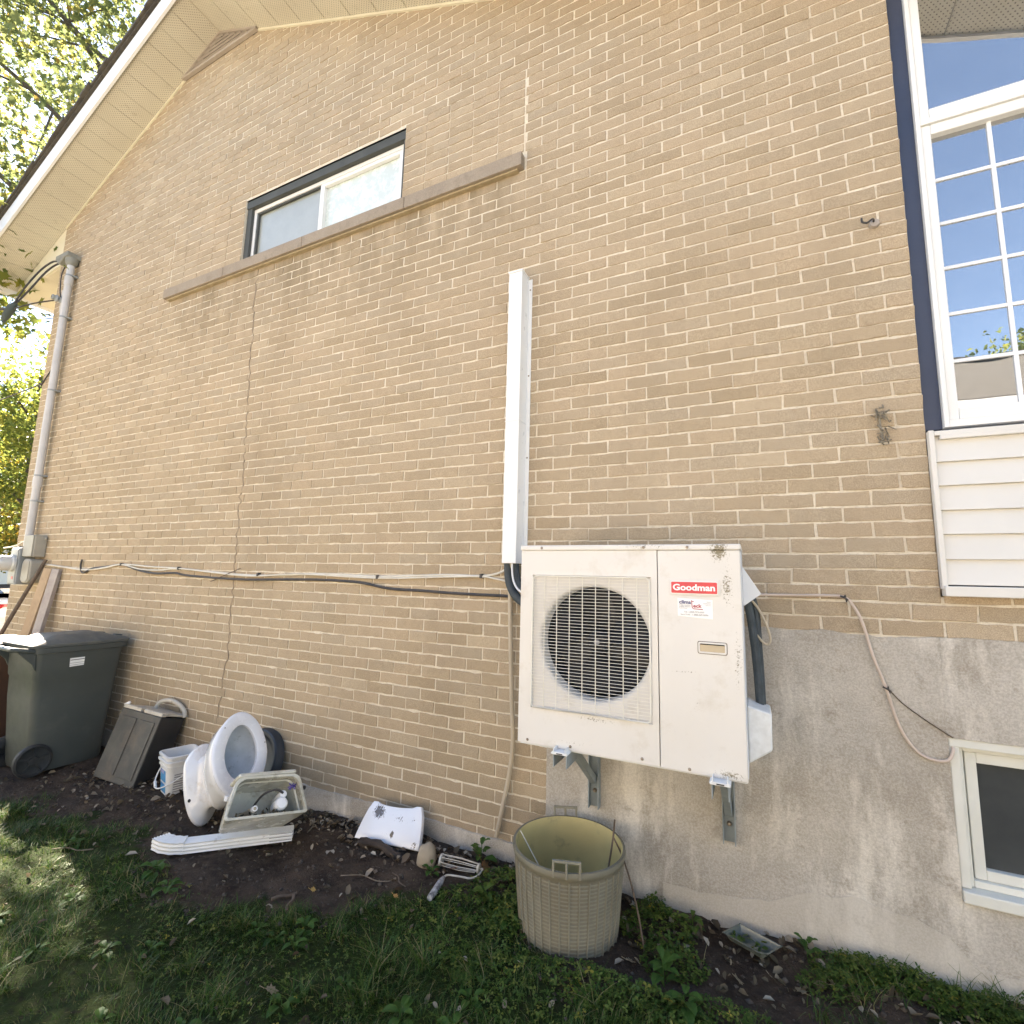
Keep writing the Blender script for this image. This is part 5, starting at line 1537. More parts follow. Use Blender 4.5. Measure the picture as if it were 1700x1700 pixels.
def tkring(z, s=1.0, ins=0.0, dx=0.0):
    hb, ht, hd_ = 0.215 * s - ins, 0.168 * s - ins, 0.10 * (0.85 + 0.15 * s) - ins
    out = []
    C4 = [(hb, -hd_), (ht, hd_), (-ht, hd_), (-hb, -hd_)]
    n = 5
    for i in range(4):
        p0 = Vector(C4[i - 1]); p1 = Vector(C4[i]); p2 = Vector(C4[(i + 1) % 4])
        r = 0.035 if i in (1, 2) else 0.022
        a = p1 + (p0 - p1).normalized() * r; c = p1 + (p2 - p1).normalized() * r
        for k in range(n + 1):
            t = k / n
            p = a * (1 - t) ** 2 + p1 * 2 * t * (1 - t) + c * t * t
            bow = 0.020 * (1 - (p.x / ht) ** 2) if (i in (1, 2) and p.y > hd_ * 0.9) else 0
            out.append(Mk @ Vector((p.x + dx, p.y + bow, z)))
    return out


b = MB()
b.loft([tkring(0.0, 0.80), tkring(0.02, 0.84), tkring(0.14, 0.93), tkring(0.235, 1.0), tkring(0.252, 1.01), tkring(0.255, 1.0), tkring(0.255, 1.0, 0.013), tkring(0.24, 1.0, 0.016), tkring(0.235, 1.0, 0.013), tkring(0.12, 0.92, 0.013), tkring(0.018, 0.83, 0.013)], True, True)
b.build('body', M_TANKIN, tk, sharp=60)
b = MB(); b.loft([tkring(0.2, 0.965, 0.0128), tkring(0.19, 0.955, 0.018), tkring(0.18, 0.945, 0.0125)]); b.build('water_line', mat('water_line', (0.62, 0.60, 0.50), 0.4), tk)
MB().tube([Mk @ Vector(p) for p in ((-0.10, -0.045, 0.03), (-0.055, -0.045, 0.215))], 0.014, 12).build('overflow_tube', M_HOSE, tk)
MB().lathe([(0.009, 0.0), (0.014, 0.001), (0.015, 0.0), (0.015, -0.02)], 14, Mk @ Matrix.Translation((-0.0545, -0.045, 0.216)) @ Matrix.Rotation(0.24, 4, 'Y')).build('tube_mouth', M_WHITE, tk)
MB().lathe([(0.0, 0.020), (0.026, 0.018), (0.034, 0.008), (0.035, 0.0), (0.035, -0.07), (0.0, -0.075)], 22, Mk @ Matrix.Translation((0.085, -0.03, 0.20))).build('float_cup', M_WHITE, tk)
MB().lathe([(0.0, 0.018), (0.018, 0.016), (0.022, 0.006), (0.022, -0.12)], 18, Mk @ Matrix.Translation((0.095, 0.018, 0.19))).build('fill_valve', M_WHITE, tk)
MB().tube(spline([Mk @ Vector(p) for p in ((0.09, 0.02, 0.215), (0.055, 0.045, 0.20), (0.0, 0.035, 0.17), (-0.03, 0.0, 0.12), (-0.04, -0.04, 0.06))], 5), 0.006, 8).build('refill_tube', M_BLACKC, tk)
q = MB(); rq = np.random.default_rng(3)
for k in range(12):
    a = Vector((0.142, 0.055, 0.205)); d = Vector(rq.normal(0, 1, 3)).normalized() * 0.024
    q.tube([Mk @ a, Mk @ (a + d)], 0.0035, 5)
q.build('tangled_clip', M_PURPLE, tk)
q = MB(); v_ = []; 
for k in range(150):
    c = Vector((0.0 + rq.normal(0, 0.075), -0.075 + abs(rq.normal(0, 0.012)), 0.06 + 0.15 * rq.random()))
    a1 = Vector(rq.normal(0, 1, 3)).normalized() * 0.014; a2 = Vector(rq.normal(0, 1, 3)).normalized() * 0.009
    q.add([Mk @ (c - a1), Mk @ (c + a2), Mk @ (c + a1), Mk @ (c - a2)], [(0, 1, 2, 3)])
tag(q.build('leaf_debris', M_DRY, tk, fix=False), kind='stuff')
q = MB(); q.loft([[Mk @ Vector(p) for p in ((-0.155, 0.106, 0.258), (0.150, 0.112, 0.258), (0.150, 0.137, 0.244), (-0.155, 0.131, 0.244))], [Mk @ Vector(p) for p in ((-0.165, 0.104, 0.10), (0.160, 0.104, 0.10), (0.160, 0.127, 0.10), (-0.165, 0.127, 0.10))]], True, True, False)
q.build('back_ledge', M_TANKIN, tk, 0.01)
MB().lathe([(0, 0.012), (0.010, 0.010), (0.012, 0)], 8, Mk @ Matrix.Translation((0.205, 0.04, 0.21)) @ Matrix.Rotation(PI / 2, 4, 'Y')).build('lever_nut', M_BLACKC, tk)

# ------------------------------------------------------------------ downspout with elbow, on the ground
ds = thing('downspout', 'white corrugated aluminium downspout with elbow lying under the toilet tank', 'downspout', (-2.7, -0.55, -0.02))
pA, pB = Vector((-2.445, -0.325, 0.012)), Vector((-2.845, -0.695, 0.010))
dirv = (pB - pA).normalized(); sidev = dirv.cross(Vector((0, 0, 1))).normalized()


def dsring(c, sd, up, hw=0.037, hh=0.026, corr=0.0035):
    out = []
    prof = []
    nseg = 6
    for i in range(nseg * 2 + 1):
        prof.append((-hw + 2 * hw * i / (nseg * 2), -hh + (corr if i % 2 else 0)))
    for i in range(1, 7):
        prof.append((hw - (corr if i % 2 else 0), -hh + 2 * hh * i / 6))
    for i in range(1, nseg * 2 + 1):
        prof.append((hw - 2 * hw * i / (nseg * 2), hh - (corr if i % 2 else 0)))
    for i in range(1, 6):
        prof.append((-hw + (corr if i % 2 else 0), hh - 2 * hh * i / 6))
    return [c + sd * a + up * b_ for a, b_ in prof]


UP = Vector((0.0, 0, 1))
MB().loft([dsring(pA + (pB - pA) * t, sidev, UP) for t in (0, 0.05, 0.5, 0.95, 1.0)] + [dsring(pB, sidev, UP, 0.033, 0.022)], False, False, False).build('pipe', M_ALU, ds, fix=True)
MB().loft([dsring(pA + dirv * 0.004, sidev, UP, 0.034, 0.023, 0.0), dsring(pA + dirv * 0.12, sidev, UP, 0.034, 0.023, 0.0)], False, True, False).build('bore', M_ACDARK, ds, fix=False)
el = MB(); lp = []
for k in range(7):
    t = k / 6; ang = -0.95 * t
    d2 = Matrix.Rotation(ang, 3, 'Z') @ dirv
    c = pB + sum(((Matrix.Rotation(-0.95 * j / 6, 3, 'Z') @ dirv) * 0.026 for j in range(k)), Vector((0, 0, 0)))
    s2_ = d2.cross(Vector((0, 0, 1))).normalized()
    lp.append(dsring(c + Vector((0, 0, 0.004 + 0.01 * t)), s2_, UP, 0.041 - 0.002 * (k % 2), 0.029 - 0.002 * (k % 2)))
el.loft(lp, True, True, False)
el.build('elbow', M_ALU, ds)

# ------------------------------------------------------------------ tank lid leaning on the footing
ld = MB()
A_, B_, Cc, D_ = Vector((-2.098, -0.180, 0.0)), Vector((-1.668, -0.152, 0.018)), Vector((-1.716, -0.060, 0.196)), Vector((-2.066, -0.074, 0.166))
nl = (B_ - A_).cross(D_ - A_).normalized()
out = []
def pt(u, v): return (A_ * (1 - u) + B_ * u) * (1 - v) + (D_ * (1 - u) + Cc * u) * v
prof = []
for k in range(13):
    u = k / 12; prof.append((u, 0.0))
for k in range(1, 6): prof.append((1.0 + 0.012 * math.sin(PI * k / 6), k / 6 * 0.95))
for k in range(13):
    u = 1 - k / 12; prof.append((0.03 + 0.94 * u, 1.0 - 0.085 * math.sin(PI * u) ** 0.8 + (0.03 if 0.02 < u < 0.1 or 0.9 < u < 0.98 else 0)))
for k in range(1, 6): prof.append((-0.012 * math.sin(PI * k / 6), 0.95 - k / 6 * 0.95))
cu_, cv_ = 0.5, 0.48
def lid_loop(s_, d_): return [pt(cu_ + (u - cu_) * s_, cv_ + (v - cv_) * s_) + nl * d_ for u, v in prof]
ld.loft([lid_loop(0.9, 0.004), lid_loop(0.99, 0.0), lid_loop(1.0, 0.006), lid_loop(1.0, 0.020), lid_loop(0.985, 0.029), lid_loop(0.93, 0.032)], True, True)
tag(ld.build('tank_lid', M_LIDP, None, sharp=50), 'dirty white toilet tank lid leaning on the concrete footing', 'tank lid')

# ------------------------------------------------------------------ stone, lath, wire rack, basket, tray
def stone(name, label, c, r, seed, m=M_STONE):
    bm_ = bmesh.new(); bmesh.ops.create_icosphere(bm_, subdivisions=3, radius=1)
    for v in bm_.verts:
        n_ = 1 + 0.22 * mnoise.noise(v.co * 1.3 + Vector((seed, 0, 0))) + 0.06 * mnoise.noise(v.co * 4 + Vector((0, seed, 0)))
        v.co = Vector((v.co.x * r[0] * n_, v.co.y * r[1] * n_, v.co.z * r[2] * n_))
    me = bpy.data.meshes.new(name); bm_.to_mesh(me); bm_.free()
    me.polygons.foreach_set('use_smooth', [True] * len(me.polygons))
    me.materials.append(m)
    o = bpy.data.objects.new(name, me); COL.objects.link(o); place(o, c)
    return tag(o, label, 'stone')


stone('stone', 'tan fist-sized stone on the soil below the white tank lid', (-1.573, -0.235, 0.055), (0.052, 0.048, 0.068), 3)
tag(MB().tube(spline([(-2.02, -0.235, 0.028), (-1.90, -0.225, 0.036), (-1.80, -0.230, 0.014), (-1.72, -0.245, 0.006)], 4), [0.020 + 0.004 * math.sin(k * 2.1) for k in range(13)], 8).build('log', mat('rotten_log', (0.05, 0.038, 0.03), 0.95, (0.028, 0.02, 0.016), 9, 0.9, 40)), 'dark rotten log lying along the footing between tank and lid', 'log')
rk = thing('wire_rack', 'white coated wire roller rack with bent arm on the ground', 'wire rack', (-1.38, -0.2, 0.02))
r0, r1 = Vector((-1.490, -0.225, 0.060)), Vector((-1.290, -0.190, 0.052))
ax_ = (r1 - r0).normalized(); sd_ = ax_.cross(Vector((0, 0, 1))).normalized()
for k in range(7):
    a = 2 * PI * k / 7
    o_ = sd_ * 0.024 * math.cos(a) + Vector((0, 0, 1)) * 0.024 * math.sin(a)
    MB().tube([r0 + o_, (r0 + r1) / 2 + o_ * 1.12, r1 + o_ * 0.8], 0.0021, 6).build('rod', M_WIREW, rk)
Mr = Matrix.Translation(r0) @ ax_.to_track_quat('Z', 'Y').to_matrix().to_4x4()
MB().lathe([(0.0, -0.006), (0.026, -0.005), (0.029, 0.004), (0.024, 0.008), (0.0, 0.008)], 18, Mr).build('end_cap', M_WIREW, rk)
MB().lathe([(0.0, -0.006), (0.022, -0.005), (0.024, 0.004), (0.019, 0.008), (0.0, 0.008)], 18, Matrix.Translation(r1) @ ax_.to_track_quat('Z', 'Y').to_matrix().to_4x4()).build('end_cap', M_WIREW, rk)
MB().tube(spline([r1 + ax_ * 0.008, r1 + ax_ * 0.022 + sd_ * 0.002, (-1.270, -0.235, 0.045), (-1.295, -0.262, 0.040), (-1.335, -0.275, 0.042), (-1.400, -0.300, 0.046), (-1.412, -0.320, 0.042)], 5), 0.0045, 7).build('arm', M_WIREW, rk)
MB().tube([(-1.412, -0.320, 0.042), (-1.405, -0.36, 0.040), (-1.392, -0.43, 0.036), (-1.387, -0.475, 0.036)], [0.008, 0.015, 0.017, 0.013], 10).build('grip', mat('worn_grip', (0.10, 0.10, 0.105), 0.6, (0.5, 0.5, 0.5), 45), rk)

# ribbed tub
TBX, TBY, TZ0, TH, TR0, TR1 = -0.770, -0.322, 0.000, 0.355, 0.203, 0.236
tubt = thing('laundry_tub', 'olive grey ribbed plastic tub with two rim handles by the concrete', 'tub', (TBX, TBY, TZ0))
Mtb = Matrix.Translation((TBX, TBY, TZ0))
b = MB()
tr = lambda z: TR0 + (TR1 - TR0) * (z / TH) ** 0.85
prof = [(0.0, 0.0), (TR0 - 0.012, 0.0), (TR0, 0.012)] + [(tr(z), z) for z in np.linspace(0.03, TH - 0.035, 9)] + [(tr(TH) - 0.002, TH - 0.034), (tr(TH) + 0.006, TH - 0.030), (tr(TH) + 0.011, TH - 0.012), (tr(TH) + 0.009, TH), (tr(TH) - 0.002, TH + 0.001)]
b.lathe(prof, 72, Mtb)
b.build('body', M_BASK, tubt, sharp=50)
b = MB()
b.lathe([(tr(TH) - 0.0021, TH + 0.0008)] + [(tr(z) - 0.005, z) for z in np.linspace(TH - 0.02, 0.04, 7)] + [(TR0 - 0.02, 0.03), (0.0, 0.03)], 72, Mtb)
b.build('inside', M_BASKIN, tubt, fix=False)
NR = 36
hoop = 20
rib0 = None
for k in range(NR):
    a = 2 * PI * k / NR
    q = MB(); ca, sa = math.cos(a), math.sin(a)
    prev = []
    for z in np.linspace(0.014, TH - 0.04, 7):
        r = tr(z) + 0.0062
        prev.append([Mtb @ Vector((rr * ca - w * sa, rr * sa + w * ca, z)) for rr, w in ((r - 0.006, -0.0036), (r, -0.0022), (r, 0.0022), (r - 0.006, 0.0036))])
    q.loft(prev, False, False, False)
    q.build('rib', M_BASKB, tubt)
# basket weave: short raised strips alternate between neighbouring bays
for j in range(hoop):
    z = 0.022 + (TH - 0.075) * j / (hoop - 1)
    q = MB(); vs_ = []; n_ = NR * 4
    for k in range(n_):
        a = 2 * PI * k / n_
        bay = (k // 4) % 2
        lift = 0.0017 if (bay == j % 2) else 0.0011
        for rr, dz in ((-0.002, -0.0036), (lift, -0.0022), (lift, 0.0022), (-0.002, 0.0036)):
            r = tr(z + dz) + rr
            vs_.append(Mtb @ Vector((r * math.cos(a), r * math.sin(a), z + dz)))
    q.add(vs_, [(k * 4 + i, ((k + 1) % n_) * 4 + i, ((k + 1) % n_) * 4 + i + 1, k * 4 + i + 1) for k in range(n_) for i in range(3)])
    q.build('woven_band', M_BASKB, tubt)
for ang in (-1.27, 1.97):
    q = MB(); hw_ = 0.052
    def hp(u, z, dr=0.0):
        a = ang + u / (TR1 + 0.004)
        return Mtb @ Vector(((TR1 + 0.004 + dr) * math.cos(a), (TR1 + 0.004 + dr) * math.sin(a), z))
    for u in (-hw_, 0, hw_):
        q.bar(hp(u, TH - 0.02, 0.006), hp(u, TH + 0.036, 0.006), 0.008, 0.008, (0, 1, 0))
    q.bar(hp(-hw_ - 0.004, TH + 0.040, 0.006), hp(hw_ + 0.004, TH + 0.040, 0.006), 0.011, 0.009)
    q.build('handle', M_BASKB, tubt, 0.001)
tag(MB().tube(spline([(TBX + 0.135, TBY + 0.02, 0.06), (TBX + 0.155, TBY + 0.06, 0.22), (TBX + 0.172, TBY + 0.10, 0.36), (TBX + 0.178, TBY + 0.11, 0.44)], 4), 0.0042, 7).build('stick', M_STICK), 'thin brown stick standing inside the ribbed tub', 'stick')
tag(MB().tube(spline([(TBX + 0.172, TBY + 0.10, 0.375), (TBX + 0.215, TBY + 0.09, 0.31), (TBX + 0.262, TBY + 0.06, 0.22), (TBX + 0.30, TBY + 0.03, 0.11), (TBX + 0.33, TBY - 0.02, 0.03)], 4), 0.0038, 7).build('stem', M_STICK), 'thin dry stem arching from the tub rim down to the soil', 'stem')
tag(MB().tube([(TBX - 0.225, TBY - 0.02, TH + 0.003), (TBX - 0.09, TBY - 0.04, 0.20), (TBX + 0.0, TBY - 0.05, 0.05)], 0.0024, 6).build('straw', M_WHITEC), 'pale straw slanting down inside the ribbed tub', 'straw')
q = MB()
for k in range(70):
    rr = 0.145 * math.sqrt(rq.random()); a = 2 * PI * rq.random()
    c = Vector((TBX + rr * math.cos(a), TBY + rr * math.sin(a), TZ0 + 0.035 + 0.01 * rq.random()))
    a1 = Vector(rq.normal(0, 1, 3) * (1, 1, 0.3)).normalized() * 0.022; a2 = Vector(rq.normal(0, 1, 3) * (1, 1, 0.3)).normalized() * 0.014
    q.add([c - a1, c + a2, c + a1, c - a2], [(0, 1, 2, 3)])
tag(q.build('leaf_litter', M_DRY, None, fix=False), kind='stuff')

# clear plastic tray with leaves, half sunk at the foot of the concrete
ty = thing('plastic_tray', 'clear plastic food tray holding leaf scraps on the soil by the cement skirt', 'tray', (-0.06, -0.14, 0.03))
e1 = Vector((0.121, -0.052, 0)).normalized(); e2 = Vector((0.062, 0.09, 0)).normalized()
T0 = Vector((-0.152, -0.150, 0.050))
def tp(u, v, z): return T0 + e1 * u + e2 * v + Vector((0, 0, z))
def tring(d, z): return [tp(-d, -d, z), tp(0.13 + d, -d, z), tp(0.155 + d, 0.012, z), tp(0.155 + d, 0.10 + d, z), tp(-d, 0.10 + d, z)]
MB().loft([tring(0.008, 0.030), tring(0.002, 0.031), tring(0.0, 0.026), tring(-0.012, 0.004), tring(-0.02, 0.003)], False, True, False).build('shell', M_TRAY, ty, 0.002)
q = MB()
for k in range(26):
    c = tp(0.01 + 0.125 * rq.random(), 0.01 + 0.075 * rq.random(), 0.012 + 0.012 * rq.random())
    a1 = Vector(rq.normal(0, 1, 3) * (1, 1, 0.3)).normalized() * 0.014; a2 = Vector(rq.normal(0, 1, 3) * (1, 1, 0.3)).normalized() * 0.010
    q.add([c - a1, c + a2, c + a1, c - a2], [(0, 1, 2, 3)])
tag(q.build('leaf_scraps', M_CLOVER, ty, fix=False), kind='stuff')

# ------------------------------------------------------------------ grass and low plants
def vnoise(x, y, s, seed):
    """cheap smooth 2-d noise in numpy"""
    r = np.random.default_rng(seed); T = r.random((64, 64))
    u = np.asarray(x) * s + 100; v = np.asarray(y) * s + 100
    i = np.floor(u).astype(int); j = np.floor(v).astype(int); fu = u - i; fv = v - j
    fu = fu * fu * (3 - 2 * fu); fv = fv * fv * (3 - 2 * fv)
    g = lambda a, b: T[a % 64, b % 64]
    return (g(i, j) * (1 - fu) + g(i + 1, j) * fu) * (1 - fv) + (g(i, j + 1) * (1 - fu) + g(i + 1, j + 1) * fu) * fv


def in_object(x, y):
    """keep plants out of the things that stand on the ground"""
    bad = np.hypot(x - TBX, y - TBY) < TR0 + 0.006
    bad |= (x > -5.5) & (x < -4.85) & (y > -0.75)
    bad |= (x > -4.5) & (x < -3.55) & (y > -0.36)
    bad |= (x > -3.4) & (x < -2.45) & (y > -0.6)
    d = (x - pA.x) * dirv.x + (y - pA.y) * dirv.y; e = (x - pA.x) * sidev.x + (y - pA.y) * sidev.y
    bad |= (d > -0.02) & (d < 0.72) & (np.abs(e) < 0.04)
    bad |= np.hypot(x + 1.573, y + 0.235) < 0.06
    return bad


def blades(x, y, hgt, wid, lean, az, nseg=3, z=None):
    n = len(x)
    z = gz(x, y) - 0.004 if z is None else z
    ca, sa = np.cos(az), np.sin(az)
    px, py = -sa, ca
    V = np.zeros((n, nseg * 2 + 1, 3))
    for k in range(nseg + 1):
        t = k / nseg
        d = lean * hgt * t ** 1.8
        h = hgt * t * (1 - 0.28 * lean * t)
        cx_, cy_, cz_ = x + ca * d, y + sa * d, z + h
        w = wid * (1 - t) ** 0.7 / 2
        if k < nseg:
            V[:, 2 * k] = np.stack([cx_ - px * w, cy_ - py * w, cz_], 1); V[:, 2 * k + 1] = np.stack([cx_ + px * w, cy_ + py * w, cz_], 1)
        else:
            V[:, 2 * k] = np.stack([cx_, cy_, cz_], 1)
    m = nseg * 2 + 1
    tri = []
    for k in range(nseg - 1):
        tri += [(2 * k, 2 * k + 1, 2 * k + 3), (2 * k, 2 * k + 3, 2 * k + 2)]
    tri.append((2 * nseg - 2, 2 * nseg - 1, 2 * nseg))
    F = (np.arange(n)[:, None, None] * m + np.array(tri)[None]).reshape(-1, 3)
    return V.reshape(-1, 3), F


def grass_field():
    n = 260000
    x = rng.uniform(-7.0, 1.6, n); y = rng.uniform(-2.3, 0.0, n)
    cl = vnoise(x, y, 3.2, 11); c2 = vnoise(x, y, 9.0, 12)
    edge = np.clip((yb(x) - y) / 0.16 + 0.35 + (c2 - 0.5) * 1.2, 0, 1)
    dens = edge * np.clip(0.12 + 1.15 * cl * (0.4 + c2), 0, 1)
    # far part thinner
    dens *= np.where(x < -4.6, 0.6, 1.0)
    right = np.clip((x + 0.1) / 0.3, 0, 1)
    dens *= 1 - 0.35 * right
    k = (rng.random(n) < dens) & ~in_object(x, y) & (y < -0.03)
    x, y, cl, c2 = x[k], y[k], cl[k], c2[k]
    h = (0.018 + 0.040 * rng.random(len(x)) ** 1.5) * (0.55 + 0.9 * cl)
    az = rng.uniform(0, 2 * PI, len(x)) * 0.5 + vnoise(x, y, 4, 13) * 9
    return blades(x, y, h, 0.0022 + 0.0016 * rng.random(len(x)), 0.35 + 0.9 * rng.random(len(x)), az)


V1, F1 = grass_field()
# long tufts: clump centres with arching blades
TU = [(-1.35, -0.86, 70, 0.13), (-1.18, -0.80, 60, 0.11), (-1.62, -0.80, 50, 0.10), (-1.30, -1.0, 60, 0.10), (-2.0, -1.18, 60, 0.08), (-1.75, -1.25, 60, 0.09), (-2.05, -0.92, 50, 0.09), (-2.9, -0.98, 40, 0.07), (-1.0, -0.68, 40, 0.08),
      (-0.95, -0.95, 40, 0.09), (-0.55, -0.70, 26, 0.10), (0.30, -0.26, 26, 0.14), (0.16, -0.36, 24, 0.13), (0.42, -0.15, 24, 0.11), (0.62, -0.10, 28, 0.12), (0.70, -0.06, 24, 0.10), (0.74, -0.08, 22, 0.13), (-0.30, -0.35, 12, 0.09), (-3.3, -1.1, 40, 0.06), (-2.5, -1.35, 50, 0.07), (-1.5, -1.1, 60, 0.08), (-0.05, -0.6, 20, 0.10)]
for k in range(60):
    cx_ = rng.uniform(-4.5, -0.6); cy_ = yb(cx_) - 0.06 - rng.random() * 0.9
    TU.append((cx_, float(cy_), 26, 0.045 + 0.035 * rng.random()))
bx_, by_, bh_ = [], [], []
for cx_, cy_, n, h in TU:
    r = np.abs(rng.normal(0, 0.032, n)); a = rng.uniform(0, 2 * PI, n)
    bx_.append(cx_ + r * np.cos(a)); by_.append(cy_ + r * np.sin(a)); bh_.append(h * (0.55 + 0.7 * rng.random(n)))
bx_, by_, bh_ = map(np.concatenate, (bx_, by_, bh_))
k = ~in_object(bx_, by_) & (by_ < -0.035)
bx_, by_, bh_ = bx_[k], by_[k], bh_[k]
V2, F2 = blades(bx_, by_, bh_, 0.003 + 0.0018 * rng.random(len(bx_)), 0.5 + 1.0 * rng.random(len(bx_)), rng.uniform(0, 2 * PI, len(bx_)), 4)
# dead straws lying flat
n = 900
x = rng.uniform(-5.5, 0.9, n); y = np.minimum(yb(x) + rng.normal(-0.3, 0.4, n), -0.05)
k = ~in_object(x, y); x, y = x[k], y[k]
V3, F3 = blades(x, y, 0.012 + 0.01 * rng.random(len(x)), np.full(len(x), 0.0022), 4 + 5 * rng.random(len(x)), rng.uniform(0, 2 * PI, len(x)), 3)
V = np.concatenate([V1, V2]); F = np.concatenate([F1, F2 + len(V1)])
tag(raw_obj('grass', V, F, M_GRASS), kind='stuff')
tag(raw_obj('dead_grass', V3, F3, M_DRY), kind='stuff')


def leaf_cards(C, size, normal_tilt, shape='kite', droop=0.15):
    """C (n,3) centres -> small two-faced leaves, each folded on its midrib"""
    n = len(C)
    az = rng.uniform(0, 2 * PI, n); ti = normal_tilt * rng.normal(0, 1, n); ro = normal_tilt * rng.normal(0, 1, n)
    ux = np.stack([np.cos(az) * np.cos(ti), np.sin(az) * np.cos(ti), np.sin(ti)], 1)
    vx = np.stack([-np.sin(az) * np.cos(ro), np.cos(az) * np.cos(ro), np.sin(ro)], 1)
    nz_ = np.cross(ux, vx); s = (size * (0.6 + 0.8 * rng.random(n)))[:, None]
    if shape == 'kite':
        loc = [(-0.5, 0, 0), (-0.05, 0.34, 0.12), (0.5, 0, -droop), (-0.05, -0.34, 0.12)]
        fs = [(0, 2, 1), (0, 3, 2)]
    elif shape == 'curl':
        loc = [(-0.5, 0, 0.12), (-0.15, 0.26, 0.26), (0.25, 0.22, 0.18), (0.5, 0.02, -0.02), (0.25, -0.24, 0.20), (-0.15, -0.27, 0.24), (0.02, 0.0, 0.0)]
        fs = [(0, 6, 1), (1, 6, 2), (2, 6, 3), (3, 6, 4), (4, 6, 5), (5, 6, 0)]
    elif shape == 'maple':
        loc = [(-0.5, 0, 0), (-0.22, 0.20, 0.03), (-0.18, 0.48, -0.05), (0.05, 0.24, 0.04), (0.30, 0.36, -0.06), (0.22, 0.12, 0.02), (0.55, 0.0, -0.14), (0.22, -0.12, 0.02), (0.30, -0.36, -0.06), (0.05, -0.24, 0.04), (-0.18, -0.48, -0.05), (-0.22, -0.20, 0.03), (-0.05, 0, 0)]
        fs = [(12, i, i + 1) for i in range(11)] + [(12, 11, 0)]
    else:  # clover: three round leaflets
        loc = []; fs = []
        for q in range(3):
            a = 2 * PI * q / 3; b0 = len(loc)
            loc += [(0, 0, 0), (0.30 * math.cos(a - 0.55), 0.30 * math.sin(a - 0.55), 0.04), (0.5 * math.cos(a - 0.25), 0.5 * math.sin(a - 0.25), -0.02), (0.5 * math.cos(a + 0.25), 0.5 * math.sin(a + 0.25), -0.02), (0.30 * math.cos(a + 0.55), 0.30 * math.sin(a + 0.55), 0.04)]
            fs += [(b0, b0 + 1, b0 + 2), (b0, b0 + 2, b0 + 3), (b0, b0 + 3, b0 + 4)]
        # keep one island per plant
        loc = [p if p != (0, 0, 0) else (0, 0, 0) for p in loc]
        m0 = {}; remap = []
        L2 = []
        for p in loc:
            if p == (0, 0, 0):
                if 'c' not in m0: m0['c'] = len(L2); L2.append(p)
                remap.append(m0['c'])
            else:
                remap.append(len(L2)); L2.append(p)
        loc = L2; fs = [tuple(remap[i] for i in f) for f in fs]
    loc = np.array(loc)
    V = C[:, None, :] + s[:, None] * (loc[None, :, 0:1] * ux[:, None] + loc[None, :, 1:2] * vx[:, None] + loc[None, :, 2:3] * nz_[:, None])
    m = len(loc)
    F = (np.arange(n)[:, None, None] * m + np.array(fs)[None]).reshape(-1, 3)
    return V.reshape(-1, 3), F


# clover and creeping weeds: (x range, y range, count, size, height)
CC = []; SZ = []
def patch(cx_, cy_, rx, ry, n, size, hmax):
    a = rng.uniform(0, 2 * PI, n); r = np.sqrt(rng.random(n))
    x = cx_ + rx * r * np.cos(a); y = cy_ + ry * r * np.sin(a)
    k = ~in_object(x, y) & (y < -0.03)
    x, y, r = x[k], y[k], r[k]
    z = gz(x, y) + 0.008 + hmax * rng.random(len(x)) * (1.15 - r ** 2)
    CC.append(np.stack([x, y, z], 1)); SZ.append(np.full(len(x), size))


for p in ((-1.10, -0.24, 0.20, 0.13, 420, 0.026, 0.07), (-0.98, -0.42, 0.12, 0.12, 260, 0.024, 0.05), (-1.22, -0.40, 0.18, 0.10, 200, 0.024, 0.04), (-0.42, -0.20, 0.16, 0.13, 380, 0.026, 0.07), (-0.33, -0.36, 0.13, 0.10, 200, 0.026, 0.05), (-0.45, -0.08, 0.08, 0.05, 90, 0.026, 0.07),
          (0.30, -0.13, 0.16, 0.07, 420, 0.022, 0.06), (0.45, -0.10, 0.22, 0.07, 560, 0.022, 0.06), (0.22, -0.22, 0.12, 0.07, 240, 0.022, 0.05), (0.62, -0.12, 0.18, 0.07, 420, 0.020, 0.05), (0.80, -0.10, 0.2, 0.08, 380, 0.020, 0.05),
          (-0.45, -0.62, 0.32, 0.12, 500, 0.026, 0.05), (-0.85, -0.72, 0.3, 0.16, 460, 0.022, 0.03), (-0.1, -0.55, 0.2, 0.1, 260, 0.024, 0.05), (-1.7, -1.05, 0.7, 0.3, 700, 0.018, 0.02), (-2.7, -1.1, 0.6, 0.25, 420, 0.016, 0.015), (-1.2, -0.6, 0.35, 0.14, 420, 0.022, 0.03)):
    patch(*p)
C_ = np.concatenate(CC); S_ = np.concatenate(SZ)
Vc, Fc = leaf_cards(C_, S_, 0.32, 'clover')
tag(raw_obj('ground_cover', Vc, Fc, M_CLOVER), kind='stuff')

# leaf litter along the wall and in the dirt
n = 1500
x = np.concatenate([rng.uniform(-4.6, -2.4, 620), rng.uniform(-2.5, -1.0, 420), rng.uniform(-0.7, 0.7, 260), rng.uniform(-5.5, -0.6, 200)])
y = np.concatenate([-0.06 - np.abs(rng.normal(0, 0.30, 620)), -0.04 - np.abs(rng.normal(0, 0.13, 420)), -0.05 - np.abs(rng.normal(0, 0.20, 260)), rng.uniform(-1.6, -0.2, 200)])
k = ~(np.hypot(x - TBX, y - TBY) < TR0 + 0.02)
x, y = x[k], y[k]
Cd = np.stack([x, y, gz(x, y) + 0.006 + 0.012 * rng.random(len(x))], 1)
sz = 0.022 + 0.03 * rng.random(len(x)) ** 2
Vd, Fd = leaf_cards(Cd, sz, 0.45, 'curl')
tag(raw_obj('leaf_litter', Vd, Fd, M_DRY), kind='stuff')
